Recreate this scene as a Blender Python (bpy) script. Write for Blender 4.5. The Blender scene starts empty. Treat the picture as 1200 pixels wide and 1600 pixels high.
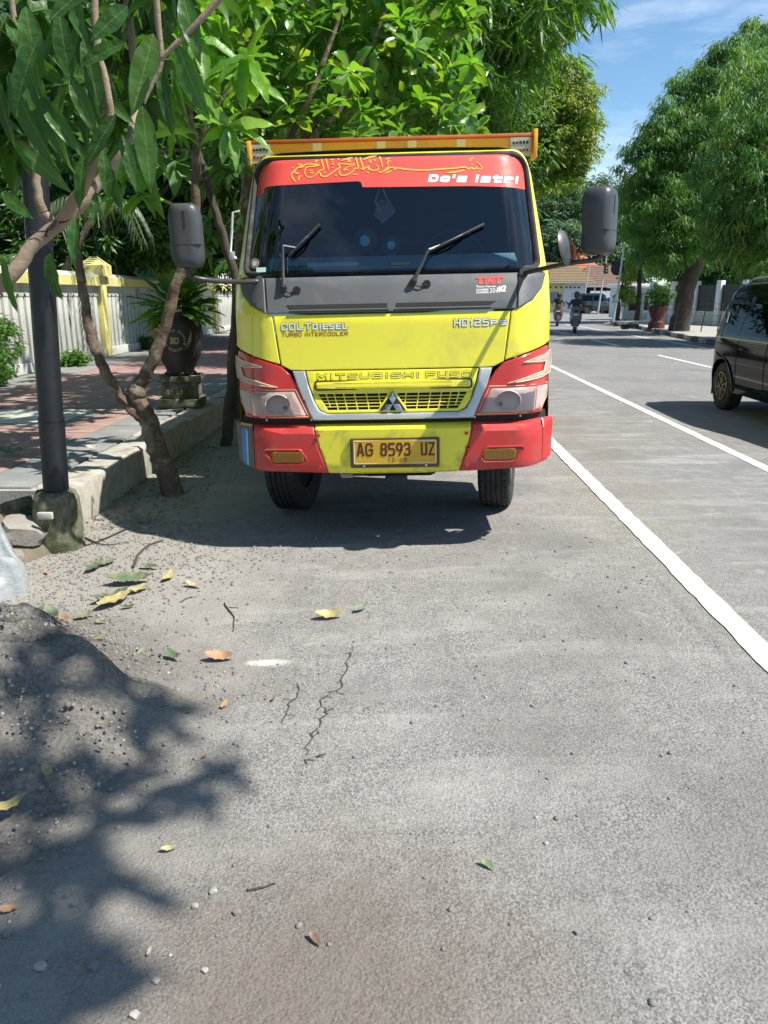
import bpy, bmesh, math, random
import numpy as np
from mathutils import Vector, Matrix, Euler
from math import pi, sin, cos, radians as R
scn = bpy.context.scene
col = scn.collection
random.seed(4)
RNG = np.random.default_rng(7)

# ------------------------------------------------------------------ camera, light, exposure
CAM_H = 1.55
PITCH = math.atan(337 / 1200)
cam_d = bpy.data.cameras.new('camera')
cam = bpy.data.objects.new('camera', cam_d); col.objects.link(cam)
cam.location = (0, 0, CAM_H)
cam.rotation_euler = (pi / 2 - PITCH, 0, 0)
cam_d.sensor_fit = 'VERTICAL'; cam_d.sensor_height = 36; cam_d.lens = 27
cam_d.clip_start = 0.05; cam_d.clip_end = 900
scn.camera = cam

SUN = Vector((0.63, -0.2, 1.0)).normalized()
EL = math.asin(SUN.z); AZ = math.atan2(SUN.x, SUN.y)
w = bpy.data.worlds.new('World'); scn.world = w; w.use_nodes = True
nt = w.node_tree; nt.nodes.clear()
def wn(t, **k):
    n = nt.nodes.new(t)
    for a, b in k.items(): setattr(n, a, b)
    return n
sky = wn('ShaderNodeTexSky', sky_type='NISHITA', sun_disc=False, sun_elevation=EL, sun_rotation=AZ,
         air_density=1.0, dust_density=0.15, ozone_density=2.0, altitude=50)
tc = wn('ShaderNodeTexCoord'); mp = wn('ShaderNodeMapping'); mp.inputs['Scale'].default_value = (1.2, 1.2, 4.5)
mp.inputs['Rotation'].default_value = (0.25, 0.2, 0.5)
nz = wn('ShaderNodeTexNoise'); nz.inputs['Scale'].default_value = 2.2; nz.inputs['Detail'].default_value = 9; nz.inputs['Roughness'].default_value = 0.6
nz.inputs['Distortion'].default_value = 0.4
cr = wn('ShaderNodeMapRange'); cr.inputs[1].default_value = 0.5; cr.inputs[2].default_value = 0.78; cr.inputs[4].default_value = 0.7
mx = wn('ShaderNodeMix', data_type='RGBA'); mx.inputs[7].default_value = (8.5, 9.3, 10.2, 1)
bg = wn('ShaderNodeBackground'); bg.inputs['Strength'].default_value = 0.084
out = wn('ShaderNodeOutputWorld')
L = nt.links.new
L(tc.outputs['Generated'], mp.inputs['Vector']); L(mp.outputs[0], nz.inputs['Vector']); L(nz.outputs[0], cr.inputs[0])
tint = wn('ShaderNodeMix', data_type='RGBA', blend_type='MULTIPLY'); tint.inputs[0].default_value = 1; tint.inputs[7].default_value = (0.84, 1.04, 1.1, 1); L(sky.outputs[0], tint.inputs[6])
L(cr.outputs[0], mx.inputs[0]); L(tint.outputs[2], mx.inputs[6]); L(mx.outputs[2], bg.inputs[0]); L(bg.outputs[0], out.inputs[0])
sun_d = bpy.data.lights.new('sun', 'SUN'); sun_d.energy = 4.8; sun_d.angle = R(0.53); sun_d.color = (1, 0.955, 0.87)
sun = bpy.data.objects.new('sun', sun_d); col.objects.link(sun)
sun.rotation_euler = SUN.to_track_quat('Z', 'Y').to_euler(); sun.location = (6, -3, 12)
vs = scn.view_settings
vs.view_transform = 'Standard'; vs.look = 'None'; vs.gamma = 1; vs.use_curve_mapping = False; vs.exposure = 0.85
scn.render.engine = 'CYCLES'
scn.cycles.max_bounces = 7; scn.cycles.transparent_max_bounces = 12; scn.cycles.transmission_bounces = 5

# ------------------------------------------------------------------ helpers
def at(px, py, Y=None, z=0.0):
    "photograph pixel (1200x1600) -> world point at distance Y or height z"
    a = (px - 600) / 1200; b = (800 - py) / 1200
    d = Vector((a, cos(PITCH) + b * sin(PITCH), -sin(PITCH) + b * cos(PITCH)))
    t = Y / d.y if Y is not None else (z - CAM_H) / d.z
    return Vector((0, 0, CAM_H)) + d * t
def gz(x):
    "height of the cambered road surface"
    return 0.021 * (min(max(x, -2.6), 1.75) - 0.07)
def tag(o, label=None, cat=None, group=None, kind=None):
    if label: o['label'] = label
    if cat: o['category'] = cat
    if group: o['group'] = group
    if kind: o['kind'] = kind
    return o
def empty(name, loc=(0, 0, 0), rot=(0, 0, 0)):
    o = bpy.data.objects.new(name, None); col.objects.link(o); o.location = loc; o.rotation_euler = rot
    o.empty_display_size = 0.2
    return o
def link(name, me, parent=None, mats=None):
    o = bpy.data.objects.new(name, me); col.objects.link(o)
    if parent is not None: o.parent = parent
    if mats is not None:
        for m in (mats if isinstance(mats, (list, tuple)) else [mats]): me.materials.append(m)
    return o
def smooth(me, ang=40):
    me.polygons.foreach_set('use_smooth', [True] * len(me.polygons))
    if ang < 180: me.set_sharp_from_angle(angle=R(ang))
class MB:
    "collects plain shapes and links them as ONE mesh object"
    def __init__(s): s.v = []; s.f = []; s.m = []
    def add(s, vs_, fs, mi=0):
        n = len(s.v); s.v += [tuple(p) for p in vs_]
        for f in fs: s.f.append(tuple(i + n for i in f)); s.m.append(mi)
        return s
    def box(s, a, b, mi=0, M=None, bev=0.0):
        (x0, y0, z0), (x1, y1, z1) = a, b
        if bev <= 0:
            p = [Vector(q) for q in ((x0,y0,z0),(x1,y0,z0),(x1,y1,z0),(x0,y1,z0),(x0,y0,z1),(x1,y0,z1),(x1,y1,z1),(x0,y1,z1))]
            f = [(0,3,2,1),(4,5,6,7),(0,1,5,4),(1,2,6,5),(2,3,7,6),(3,0,4,7)]
        else:
            bm = bmesh.new(); bmesh.ops.create_cube(bm, size=1)
            for v in bm.verts: v.co = Vector(((x0+x1)/2+v.co.x*(x1-x0), (y0+y1)/2+v.co.y*(y1-y0), (z0+z1)/2+v.co.z*(z1-z0)))
            bmesh.ops.bevel(bm, geom=bm.edges[:], offset=bev, segments=2, affect='EDGES', profile=0.5)
            bm.verts.index_update(); p = [v.co.copy() for v in bm.verts]; f = [[v.index for v in q.verts] for q in bm.faces]; bm.free()
        if M is not None: p = [M @ q for q in p]
        return s.add(p, f, mi)
    def tube(s, pts, r, n=8, mi=0, caps=True, jit=0.0):
        pts = [Vector(p) for p in pts]; k = len(pts)
        rr = list(r) if isinstance(r, (list, tuple)) else [r] * k
        T = [(pts[min(i+1, k-1)] - pts[max(i-1, 0)]).normalized() for i in range(k)]
        u = T[0].orthogonal().normalized(); V = []
        for i in range(k):
            u = (u - T[i] * u.dot(T[i])); u = u.normalized() if u.length > 1e-6 else T[i].orthogonal().normalized()
            q = T[i].cross(u)
            for j in range(n):
                a = 2 * pi * j / n; rad = rr[i] * (1 + (random.uniform(-jit, jit) if jit else 0))
                V.append(pts[i] + (u * cos(a) + q * sin(a)) * rad)
        F = [(i*n+j, i*n+(j+1) % n, (i+1)*n+(j+1) % n, (i+1)*n+j) for i in range(k-1) for j in range(n)]
        if caps: F += [tuple(range(n))[::-1], tuple(range((k-1)*n, k*n))]
        return s.add(V, F, mi)
    def cyl(s, a, b, r, n=16, mi=0, r2=None): return s.tube([a, b], [r, r if r2 is None else r2], n, mi)
    def lathe(s, prof, n=24, mi=0, M=None, caps=False):
        V = [Vector((r*cos(2*pi*j/n), r*sin(2*pi*j/n), z)) for r, z in prof for j in range(n)]
        if M is not None: V = [M @ q for q in V]
        F = [(i*n+j, i*n+(j+1) % n, (i+1)*n+(j+1) % n, (i+1)*n+j) for i in range(len(prof)-1) for j in range(n)]
        if caps: F += [tuple(range(n))[::-1], tuple(range((len(prof)-1)*n, len(prof)*n))]
        return s.add(V, F, mi)
    def prism(s, poly, a, b, axis='y', mi=0, M=None):
        "poly: 2D outline; extruded from a to b along the axis"
        def P3(p, t): return {'y': (p[0], t, p[1]), 'x': (t, p[0], p[1]), 'z': (p[0], p[1], t)}[axis]
        n = len(poly); V = [Vector(P3(p, a)) for p in poly] + [Vector(P3(p, b)) for p in poly]
        if M is not None: V = [M @ q for q in V]
        F = [tuple(range(n))[::-1], tuple(range(n, 2*n))] + [(i, (i+1) % n, n+(i+1) % n, n+i) for i in range(n)]
        return s.add(V, F, mi)
    def mesh(s, name, fix=True):
        me = bpy.data.meshes.new(name); me.from_pydata(s.v, [], s.f)
        if any(s.m): me.polygons.foreach_set('material_index', s.m)
        if fix:
            bm = bmesh.new(); bm.from_mesh(me); bmesh.ops.recalc_face_normals(bm, faces=bm.faces); bm.to_mesh(me); bm.free()
        return me
    def build(s, name, mat, parent=None, ang=40, fix=True):
        me = s.mesh(name, fix); smooth(me, ang)
        return link(name, me, parent, mat)
def rrect(x0, z0, x1, z1, r, n=5):
    "rounded rectangle outline; r = one radius or four (bl, br, tr, tl)"
    rs = r if isinstance(r, (list, tuple)) else [r]*4; o = []
    for (cx, cz, a0, q) in ((x0, z0, pi, 0), (x1, z0, 1.5*pi, 1), (x1, z1, 0, 2), (x0, z1, pi/2, 3)):
        k = rs[q]; ox = cx + k if cx == x0 else cx - k; oz = cz + k if cz == z0 else cz - k
        for i in range(n+1):
            a = a0 + pi/2*i/n; o.append((ox + k*cos(a), oz + k*sin(a)))
    return o
def mirror(pts): return [(-x, z) for x, z in pts][::-1]
def panel(name, outline, fn, mat, parent, off=0.0, thick=0.012, step=0.08, bev=0.004, ang=30):
    "outline in surface coordinates (u, v) -> solid sheet lying on surface fn(u, v, off)"
    bm = bmesh.new(); vs_ = [bm.verts.new((u, v, 0)) for u, v in outline]
    bm.faces.new(vs_); bm.normal_update(); bmesh.ops.triangulate(bm, faces=bm.faces[:], ngon_method='EAR_CLIP')
    us = [p[0] for p in outline]; ws = [p[1] for p in outline]
    for lo, hi, nrm in ((min(us), max(us), (1, 0, 0)), (min(ws), max(ws), (0, 1, 0))):
        k = int((hi - lo) / step)
        for i in range(1, k + 1):
            t = lo + (hi - lo) * i / (k + 1)
            bmesh.ops.bisect_plane(bm, geom=bm.verts[:] + bm.edges[:] + bm.faces[:], plane_co=Vector(nrm) * t, plane_no=nrm)
    if bev > 0:
        ret = bmesh.ops.inset_region(bm, faces=bm.faces[:], thickness=bev, use_boundary=True, use_even_offset=True)
    bnd = [e for e in bm.edges if e.is_boundary]; bv = {v for e in bnd for v in e.verts}
    new = bmesh.ops.extrude_edge_only(bm, edges=bnd)['geom']
    nv = {v for v in new if isinstance(v, bmesh.types.BMVert)}
    for v in bm.verts:
        if v in nv: d = off - thick
        elif v in bv: d = off - bev * 0.6
        else: d = off
        v.co = Vector(fn(v.co.x, v.co.y, d))
    me = bpy.data.meshes.new(name); 
    bmesh.ops.recalc_face_normals(bm, faces=bm.faces); bm.to_mesh(me); bm.free(); smooth(me, ang)
    return link(name, me, parent, mat)
def text_part(name, s, fn, mat, parent, x0, z0, x1=None, z1=None, off=0.002, bold=0.0, shear=0.0, spacing=1.0, slope=0.0, thick=0.0):
    "flat lettering fitted into the box x0..x1, z0..z1 of a surface"
    c = bpy.data.curves.new('t', 'FONT'); c.body = s; c.offset = bold; c.shear = shear; c.space_character = spacing; c.resolution_u = 3
    if thick: c.extrude = thick
    o = bpy.data.objects.new('t', c); col.objects.link(o)
    me = bpy.data.meshes.new_from_object(o); bpy.data.objects.remove(o)
    me.name = name
    n = len(me.vertices); co = np.empty(n*3); me.vertices.foreach_get('co', co); co = co.reshape(-1, 3)
    lo = co.min(0); hi = co.max(0)
    u = x0 + (co[:, 0]-lo[0]) / (hi[0]-lo[0]) * (x1-x0); v = z0 + (co[:, 1]-lo[1]) / (hi[1]-lo[1]) * (z1-z0) + slope*(u-x0)
    q = np.array([fn(a, b, off + (0.003 if thick and t > 0 else 0)) for a, b, t in zip(u, v, co[:, 2])])
    me.vertices.foreach_set('co', q.ravel()); me.update()
    return link(name, me, parent, mat)
GLY = {
 'C': [[(1,.8),(.85,1),(.15,1),(0,.85),(0,.15),(.15,0),(.85,0),(1,.2)]], 'O': [[(.15,1),(.85,1),(1,.85),(1,.15),(.85,0),(.15,0),(0,.15),(0,.85),(.15,1)]], 'D': [[(0,0),(0,1),(.8,1),(1,.8),(1,.2),(.8,0),(0,0)]],
 'L': [[(0,1),(0,0),(1,0)]], 'T': [[(0,1),(1,1)],[(.5,1),(.5,0)]], 'I': [[(.5,0),(.5,1)]], 'E': [[(1,1),(0,1),(0,0),(1,0)],[(0,.5),(.9,.5)]], 'S': [[(1,1),(.12,1),(0,.88),(0,.62),(.12,.5),(.88,.5),(1,.38),(1,.12),(.88,0),(0,0)]],
 'U': [[(0,1),(0,.15),(.15,0),(.85,0),(1,.15),(1,1)]], 'R': [[(0,0),(0,1),(.88,1),(1,.88),(1,.6),(.88,.48),(0,.48)],[(.55,.48),(1,0)]], 'B': [[(0,0),(0,1),(.85,1),(.97,.9),(.97,.62),(.85,.52),(0,.52)],[(.85,.52),(1,.4),(1,.12),(.85,0),(0,0)]],
 'N': [[(0,0),(0,1),(1,0),(1,1)]], 'M': [[(0,0),(0,1),(.5,.35),(1,1),(1,0)]], 'H': [[(0,0),(0,1)],[(1,0),(1,1)],[(0,.5),(1,.5)]], 'F': [[(0,0),(0,1),(1,1)],[(0,.52),(.9,.52)]], 'P': [[(0,0),(0,1),(.88,1),(1,.88),(1,.6),(.88,.46),(0,.46)]],
 '1': [[(.15,.78),(.6,1),(.6,0)]], '2': [[(0,1),(.88,1),(1,.88),(1,.62),(.88,.5),(.12,.5),(0,.38),(0,0),(1,0)]], '5': [[(1,1),(0,1),(0,.55),(.85,.55),(1,.42),(1,.14),(.85,0),(0,0)]], 'A': [[(0,0),(.4,1),(.6,1),(1,0)],[(.18,.3),(.82,.3)]],
 'G': [[(1,.8),(.8,1),(.2,1),(0,.8),(0,.2),(.2,0),(.8,0),(1,.2),(1,.48),(.55,.48)]], '8': [[(.2,1),(.8,1),(.97,.85),(.97,.66),(.8,.53),(.2,.53),(.03,.66),(.03,.85),(.2,1)],[(.2,.53),(0,.38),(0,.15),(.2,0),(.8,0),(1,.15),(1,.38),(.8,.53)]],
 '9': [[(1,.7),(.8,.42),(.2,.42),(0,.6),(0,.82),(.2,1),(.8,1),(1,.82),(1,.45),(.45,0)]], '3': [[(0,.85),(.2,1),(.8,1),(1,.85),(1,.66),(.8,.53),(.4,.53)],[(.8,.53),(1,.38),(1,.15),(.8,0),(.2,0),(0,.15)]], 'Z': [[(0,1),(1,1),(0,0),(1,0)]], '-': [[(0,.5),(1,.5)]],
 'o': [[(.15,.74),(.85,.74),(1,.62),(1,.12),(.85,0),(.15,0),(0,.12),(0,.62),(.15,.74)]], 'a': [[(.05,.74),(1,.74),(1,0),(0,0),(0,.4),(1,.4)]], 'i': [[(.5,0),(.5,.72)],[(.5,.9),(.5,1.04)]], 's': [[(1,.74),(0,.74),(0,.38),(1,.38),(1,0),(0,0)]],
 't': [[(.3,1.0),(.3,0),(1,0)],[(0,.72),(1,.72)]], 'r': [[(0,0),(0,.74),(1,.74)]], "'": [[(.6,1.05),(.4,.8)]]}
def glyphs(name, s, fn, mat, parent, x0, z0, x1, z1, hw, off=.002, shear=0.0, slope=0.0, gap=.28, narrow='I1i\''):
    "square stroke lettering: every character is its own flat part following the surface"
    ws_ = [(.32 if c == "'" else .4) if c in narrow else (.45 if c == ' ' else 1.0) for c in s]; tot = sum(ws_) + gap * (len(s) - 1); u_ = (x1 - x0) / tot; x = x0; res = []
    for c, wd in zip(s, ws_):
        if c != ' ':
            mb = MB()
            for k_, path in enumerate(GLY[c]):
                P = [Vector((x + hw + px * max(1e-4, wd * u_ - 2*hw), z0 + hw + pz * (z1 - z0 - 2*hw))) for px, pz in path]; closed = (P[0] - P[-1]).length < 1e-6
                Q = []
                for a, b in zip(P, P[1:]):
                    m_ = max(1, int((b - a).length / .02)); Q += [a.lerp(b, i / m_) for i in range(m_)]
                Q.append(P[-1]); n = len(Q); V = []
                for i, q in enumerate(Q):
                    a = Q[i-1] if i else (Q[-2] if closed else None); b = Q[i+1] if i < n-1 else (Q[1] if closed else None)
                    d0 = (q - a).normalized() if a is not None else None; d1 = (b - q).normalized() if b is not None else None
                    if d0 is None: d0 = d1
                    if d1 is None: d1 = d0
                    n0 = Vector((-d0.y, d0.x)); n1 = Vector((-d1.y, d1.x)); m = (n0 + n1); m = m.normalized() if m.length > .1 else n0; k = hw / max(.45, m.dot(n0))
                    e = Vector((0, 0))
                    if not closed and i == 0: e = -d1 * hw
                    if not closed and i == n-1: e = d0 * hw
                    for sg in (1, -1):
                        p = q + m * k * sg + e; V.append(fn(p.x + shear * (p.y - z0), p.y + slope * (p.x - x0), off + .0004 * k_))
                mb.add(V, [(2*i, 2*i+1, 2*i+3, 2*i+2) for i in range(n-1)])
            res.append(mb.build(name, mat, parent, fix=False))
        x += (wd + gap) * u_
    return res
def skin(name, pts, edges, rad, mat, parent=None, sub=1, root=0):
    me = bpy.data.meshes.new(name); me.from_pydata(pts, edges, [])
    o = bpy.data.objects.new(name, me); col.objects.link(o)
    m = o.modifiers.new('s', 'SKIN'); m.use_smooth_shade = True
    for i, v in enumerate(me.skin_vertices[0].data):
        r = rad[i]; v.radius = r if isinstance(r, tuple) else (r, r); v.use_root = (i == root)
    if sub: sm = o.modifiers.new('u', 'SUBSURF'); sm.levels = sub; sm.render_levels = sub
    dg = bpy.context.evaluated_depsgraph_get(); m2 = bpy.data.meshes.new_from_object(o.evaluated_get(dg))
    bpy.data.objects.remove(o); m2.name = name; smooth(m2, 180)
    return link(name, m2, parent, mat)
def copy_tree(o, parent=None, label=None, loc=None, rot=None):
    c = o.copy(); col.objects.link(c)
    if parent is not None: c.parent = parent
    if label: c['label'] = label
    if loc is not None: c.location = loc
    if rot is not None: c.rotation_euler = rot
    for ch in list(o.children): copy_tree(ch, c)
    return c

# ------------------------------------------------------------------ materials
def nodes(name):
    m = bpy.data.materials.new(name); m.use_nodes = True; t = m.node_tree
    b = t.nodes['Principled BSDF']; return m, t, b
def N(t, typ, **k):
    n = t.nodes.new(typ)
    for a, v in k.items():
        if a.startswith('i_'): n.inputs[a[2:].replace('_', ' ')].default_value = v
        else: setattr(n, a, v)
    return n
def c4(c): return (c[0], c[1], c[2], 1)
def noise(t, scale, detail=4, rough=0.6, vec=None, dist=0.0):
    n = N(t, 'ShaderNodeTexNoise'); n.inputs['Scale'].default_value = scale; n.inputs['Detail'].default_value = detail
    n.inputs['Roughness'].default_value = rough; n.inputs['Distortion'].default_value = dist
    if vec is not None: t.links.new(vec, n.inputs['Vector'])
    return n.outputs[0]
def ramp(t, fac, a, b, lo=0.0, hi=1.0):
    n = N(t, 'ShaderNodeMapRange'); n.inputs[1].default_value = a; n.inputs[2].default_value = b
    n.inputs[3].default_value = lo; n.inputs[4].default_value = hi; t.links.new(fac, n.inputs[0]); return n.outputs[0]
def mixc(t, fac, a, b, mode='MIX'):
    n = N(t, 'ShaderNodeMix', data_type='RGBA', blend_type=mode)
    for i, x in ((0, fac), (6, a), (7, b)):
        if isinstance(x, (int, float)): n.inputs[i].default_value = x
        elif isinstance(x, tuple): n.inputs[i].default_value = c4(x)
        else: t.links.new(x, n.inputs[i])
    return n.outputs[2]
def bump(t, b, h, strength, dist=0.01, prev=None):
    n = N(t, 'ShaderNodeBump'); n.inputs['Strength'].default_value = strength; n.inputs['Distance'].default_value = dist
    t.links.new(h, n.inputs['Height'])
    if prev is not None: t.links.new(prev, n.inputs['Normal'])
    t.links.new(n.outputs[0], b.inputs['Normal']); return n.outputs[0]
def pm(name, c, rough=0.5, metal=0.0, var=0.15, scale=4.0, dirt=None, dirt_amt=0.4, dscale=2.5, bmp=0.0, bscale=60.0, coat=0.0, spec=0.5, dlo=.5, dhi=.75):
    m, t, b = nodes(name); g = N(t, 'ShaderNodeTexCoord').outputs['Object']
    c2 = tuple(x * (1 - var) for x in c)
    k = mixc(t, noise(t, scale, 5, vec=g), c2, tuple(min(1, x * (1 + var * 0.6)) for x in c))
    if dirt is not None:
        f = ramp(t, noise(t, dscale, 9, 0.7, g, 0.5), dlo, dhi, 0, dirt_amt)
        k = mixc(t, f, k, dirt)
    t.links.new(k, b.inputs['Base Color'])
    b.inputs['Roughness'].default_value = rough; b.inputs['Metallic'].default_value = metal
    b.inputs['Coat Weight'].default_value = coat; b.inputs['Coat Roughness'].default_value = 0.06
    b.inputs['Specular IOR Level'].default_value = spec
    if rough < 0.9: t.links.new(ramp(t, noise(t, 9, 6, vec=g), 0.3, 0.8, rough * 0.8, min(1, rough * 1.35)), b.inputs['Roughness'])
    if bmp: bump(t, b, noise(t, bscale, 6, 0.7, g), bmp, 0.01)
    return m
def leafmat(name, cols, trans=0.35, rough=0.4, spec=0.5, veins=False):
    m, t, b = nodes(name)
    a = N(t, 'ShaderNodeAttribute', attribute_name='rnd').outputs['Fac']
    oi = N(t, 'ShaderNodeObjectInfo').outputs['Random']
    ad = N(t, 'ShaderNodeMath', operation='ADD'); t.links.new(a, ad.inputs[0]); t.links.new(oi, ad.inputs[1])
    fr = N(t, 'ShaderNodeMath', operation='FRACT'); t.links.new(ad.outputs[0], fr.inputs[0])
    r = N(t, 'ShaderNodeValToRGB'); e = r.color_ramp.elements
    for i, c in enumerate(cols):
        x = e[i] if i < 2 else e.new(1)
        x.position = i / (len(cols) - 1); x.color = c4(c)
    # positions again after insertion
    for i, c in enumerate(cols): e[i].position = i / (len(cols) - 1); e[i].color = c4(c)
    t.links.new(fr.outputs[0], r.inputs[0]); k = r.outputs[0]
    if veins:      # pale midrib, faint side veins and blotches in the leaf's own coordinates
        oc = N(t, 'ShaderNodeTexCoord').outputs['Object']; sp = N(t, 'ShaderNodeSeparateXYZ'); t.links.new(oc, sp.inputs[0])
        ab = N(t, 'ShaderNodeMath', operation='ABSOLUTE'); t.links.new(sp.outputs[1], ab.inputs[0])
        sv = N(t, 'ShaderNodeMath', operation='MULTIPLY_ADD'); sv.inputs[1].default_value = -.7; t.links.new(ab.outputs[0], sv.inputs[0]); t.links.new(sp.outputs[0], sv.inputs[2])
        s2 = N(t, 'ShaderNodeMath', operation='MULTIPLY'); s2.inputs[1].default_value = 120; t.links.new(sv.outputs[0], s2.inputs[0])
        s3 = N(t, 'ShaderNodeMath', operation='SINE'); t.links.new(s2.outputs[0], s3.inputs[0])
        k = mixc(t, ramp(t, noise(t, 6, 5, .7, oc), .35, .75, 0, .45), k, tuple(min(1, c * 1.9) for c in cols[1]))
        k = mixc(t, ramp(t, s3.outputs[0], .8, 1, 0, .09), k, tuple(min(1, c * 2.2) for c in cols[2]))
        k = mixc(t, ramp(t, ab.outputs[0], .008, .003, 0, .5), k, (.2, .28, .1))
        bump(t, b, noise(t, 4, 3, .5, oc), .3, .03)
    t.links.new(k, b.inputs['Base Color']); b.inputs['Roughness'].default_value = rough; b.inputs['Specular IOR Level'].default_value = spec
    tr = N(t, 'ShaderNodeBsdfTranslucent'); g = N(t, 'ShaderNodeMix', data_type='RGBA', blend_type='MULTIPLY'); g.inputs[0].default_value = 1
    g.inputs[7].default_value = (2.0, 2.1, 0.55, 1); t.links.new(k, g.inputs[6]); t.links.new(g.outputs[2], tr.inputs[0])
    ms = N(t, 'ShaderNodeMixShader'); ms.inputs[0].default_value = trans
    t.links.new(b.outputs[0], ms.inputs[1]); t.links.new(tr.outputs[0], ms.inputs[2])
    t.links.new(ms.outputs[0], t.nodes['Material Output'].inputs[0])
    return m
def glass(name, tint, rough=0.02, trans=0.7, ior=1.5, k=1.6):
    m, t, b = nodes(name)
    tr = N(t, 'ShaderNodeBsdfTransparent'); tr.inputs[0].default_value = c4(tint)
    gl = N(t, 'ShaderNodeBsdfGlossy'); gl.inputs['Roughness'].default_value = rough; gl.inputs[0].default_value = (1, 1, 1, 1)
    fr = N(t, 'ShaderNodeFresnel'); fr.inputs[0].default_value = ior
    mu = N(t, 'ShaderNodeMath', operation='MULTIPLY_ADD'); mu.inputs[1].default_value = k; mu.inputs[2].default_value = 0.01
    t.links.new(fr.outputs[0], mu.inputs[0])
    ms = N(t, 'ShaderNodeMixShader'); t.links.new(mu.outputs[0], ms.inputs[0]); t.links.new(tr.outputs[0], ms.inputs[1]); t.links.new(gl.outputs[0], ms.inputs[2])
    t.links.new(ms.outputs[0], t.nodes['Material Output'].inputs[0])
    return m

# ------------------------------------------------------------------ ground materials
def geo_pos(t):
    g = N(t, 'ShaderNodeNewGeometry'); return g.outputs['Position']
def asphalt_mat():
    m, t, b = nodes('dusty asphalt'); p = geo_pos(t)
    sx = N(t, 'ShaderNodeSeparateXYZ'); t.links.new(p, sx.inputs[0]); X, Y = sx.outputs[0], sx.outputs[1]
    # long streaks lie across the parking lane, in the travel direction further out
    mpn = N(t, 'ShaderNodeMapping'); mpn.inputs['Scale'].default_value = (0.55, 2.3, 1); t.links.new(p, mpn.inputs[0])
    fine = noise(t, 130, 3, 0.7, p); mid = noise(t, 9, 8, 0.68, p, 0.3); big = noise(t, 0.8, 5, 0.6, p, 0.3); st = noise(t, 1.6, 7, 0.65, mpn.outputs[0], 0.6)
    road = mixc(t, ramp(t, fine, 0.35, 0.7), (0.145, 0.148, 0.15), (0.235, 0.236, 0.235))
    near = mixc(t, ramp(t, fine, 0.4, 0.6), (0.105, 0.102, 0.097), (0.335, 0.327, 0.31))
    vc = N(t, 'ShaderNodeTexVoronoi'); vc.inputs['Scale'].default_value = 120; t.links.new(p, vc.inputs['Vector']); vcs = N(t, 'ShaderNodeSeparateXYZ'); t.links.new(vc.outputs['Color'], vcs.inputs[0])
    near = mixc(t, ramp(t, vcs.outputs[0], .76, .82, 0, .3), near, (.42, .4, .37)); near = mixc(t, ramp(t, vcs.outputs[1], .84, .88, 0, .45), near, (.05, .048, .045))
    # the parking lane and shoulder are paler and dustier than the carriageway
    wob = N(t, 'ShaderNodeMath', operation='MULTIPLY_ADD'); wob.inputs[1].default_value = 1.3; t.links.new(big, wob.inputs[0]); t.links.new(X, wob.inputs[2])
    k = mixc(t, ramp(t, wob.outputs[0], 3.0, 2.4), road, near)
    k = mixc(t, ramp(t, mid, 0.45, 0.68, 0, 0.4), k, (0.32, 0.31, 0.292))
    nr = N(t, 'ShaderNodeMath', operation='MULTIPLY'); t.links.new(ramp(t, st, 0.5, 0.7, 0, 0.6), nr.inputs[0]); t.links.new(ramp(t, X, 4.5, 3.0, .12, 1), nr.inputs[1])
    k = mixc(t, nr.outputs[0], k, (0.4, 0.388, 0.365))
    k = mixc(t, ramp(t, big, 0.52, 0.38, 0, 0.5), k, (0.135, 0.13, 0.122))
    # long faint tyre marks and scuffs along the travel direction
    mpt = N(t, 'ShaderNodeMapping'); mpt.inputs['Scale'].default_value = (7, .35, 1); t.links.new(p, mpt.inputs[0])
    k = mixc(t, ramp(t, noise(t, 1.2, 8, .7, mpt.outputs[0], .3), .55, .72, 0, .35), k, (0.1, 0.097, 0.092))
    k = mixc(t, ramp(t, noise(t, 3.1, 9, .75, p, .8), .6, .66, 0, .45), k, (0.43, 0.41, 0.375))
    # loose sand along the kerb
    ws = N(t, 'ShaderNodeMath', operation='MULTIPLY_ADD'); ws.inputs[1].default_value = -1.3; t.links.new(noise(t, 1.3, 8, 0.65, p, 0.2), ws.inputs[0]); t.links.new(X, ws.inputs[2])
    sandf = ramp(t, ws.outputs[0], -1.15, -1.75)
    sand = mixc(t, mid, (0.22, 0.205, 0.183), (0.45, 0.425, 0.385))
    sand = mixc(t, ramp(t, noise(t, 300, 2, 0.6, p), 0.45, 0.62, 0, 0.5), sand, (0.12, 0.115, 0.108))
    k = mixc(t, sandf, k, sand)
    # the darker heap of river sand at the left edge
    dh = N(t, 'ShaderNodeVectorMath', operation='DISTANCE'); t.links.new(p, dh.inputs[0]); dh.inputs[1].default_value = (-2.0, 2.45, 0.1)
    dq = N(t, 'ShaderNodeMath', operation='MULTIPLY_ADD'); dq.inputs[1].default_value = 0.9; t.links.new(noise(t, 3, 8, 0.7, p), dq.inputs[0]); t.links.new(dh.outputs['Value'], dq.inputs[2])
    hp = mixc(t, ramp(t, noise(t, 60, 5, 0.7, p), .35, .65), (0.055, 0.051, 0.046), (0.185, 0.174, 0.158))
    k = mixc(t, ramp(t, dq.outputs[0], 1.95, 1.5, 0, 0.95), k, hp)
    k = mixc(t, ramp(t, noise(t, 0.45, 4, .6, p, .5), .6, .5, 0, .2), k, (0.22, 0.195, 0.17))
    # brown damp stain bottom centre
    dst = N(t, 'ShaderNodeVectorMath', operation='DISTANCE'); t.links.new(p, dst.inputs[0]); dst.inputs[1].default_value = (-0.15, 1.35, 0)
    dn = N(t, 'ShaderNodeMath', operation='MULTIPLY_ADD'); dn.inputs[1].default_value = 0.7; t.links.new(noise(t, 5, 7, 0.7, p), dn.inputs[0]); t.links.new(dst.outputs['Value'], dn.inputs[2])
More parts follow.
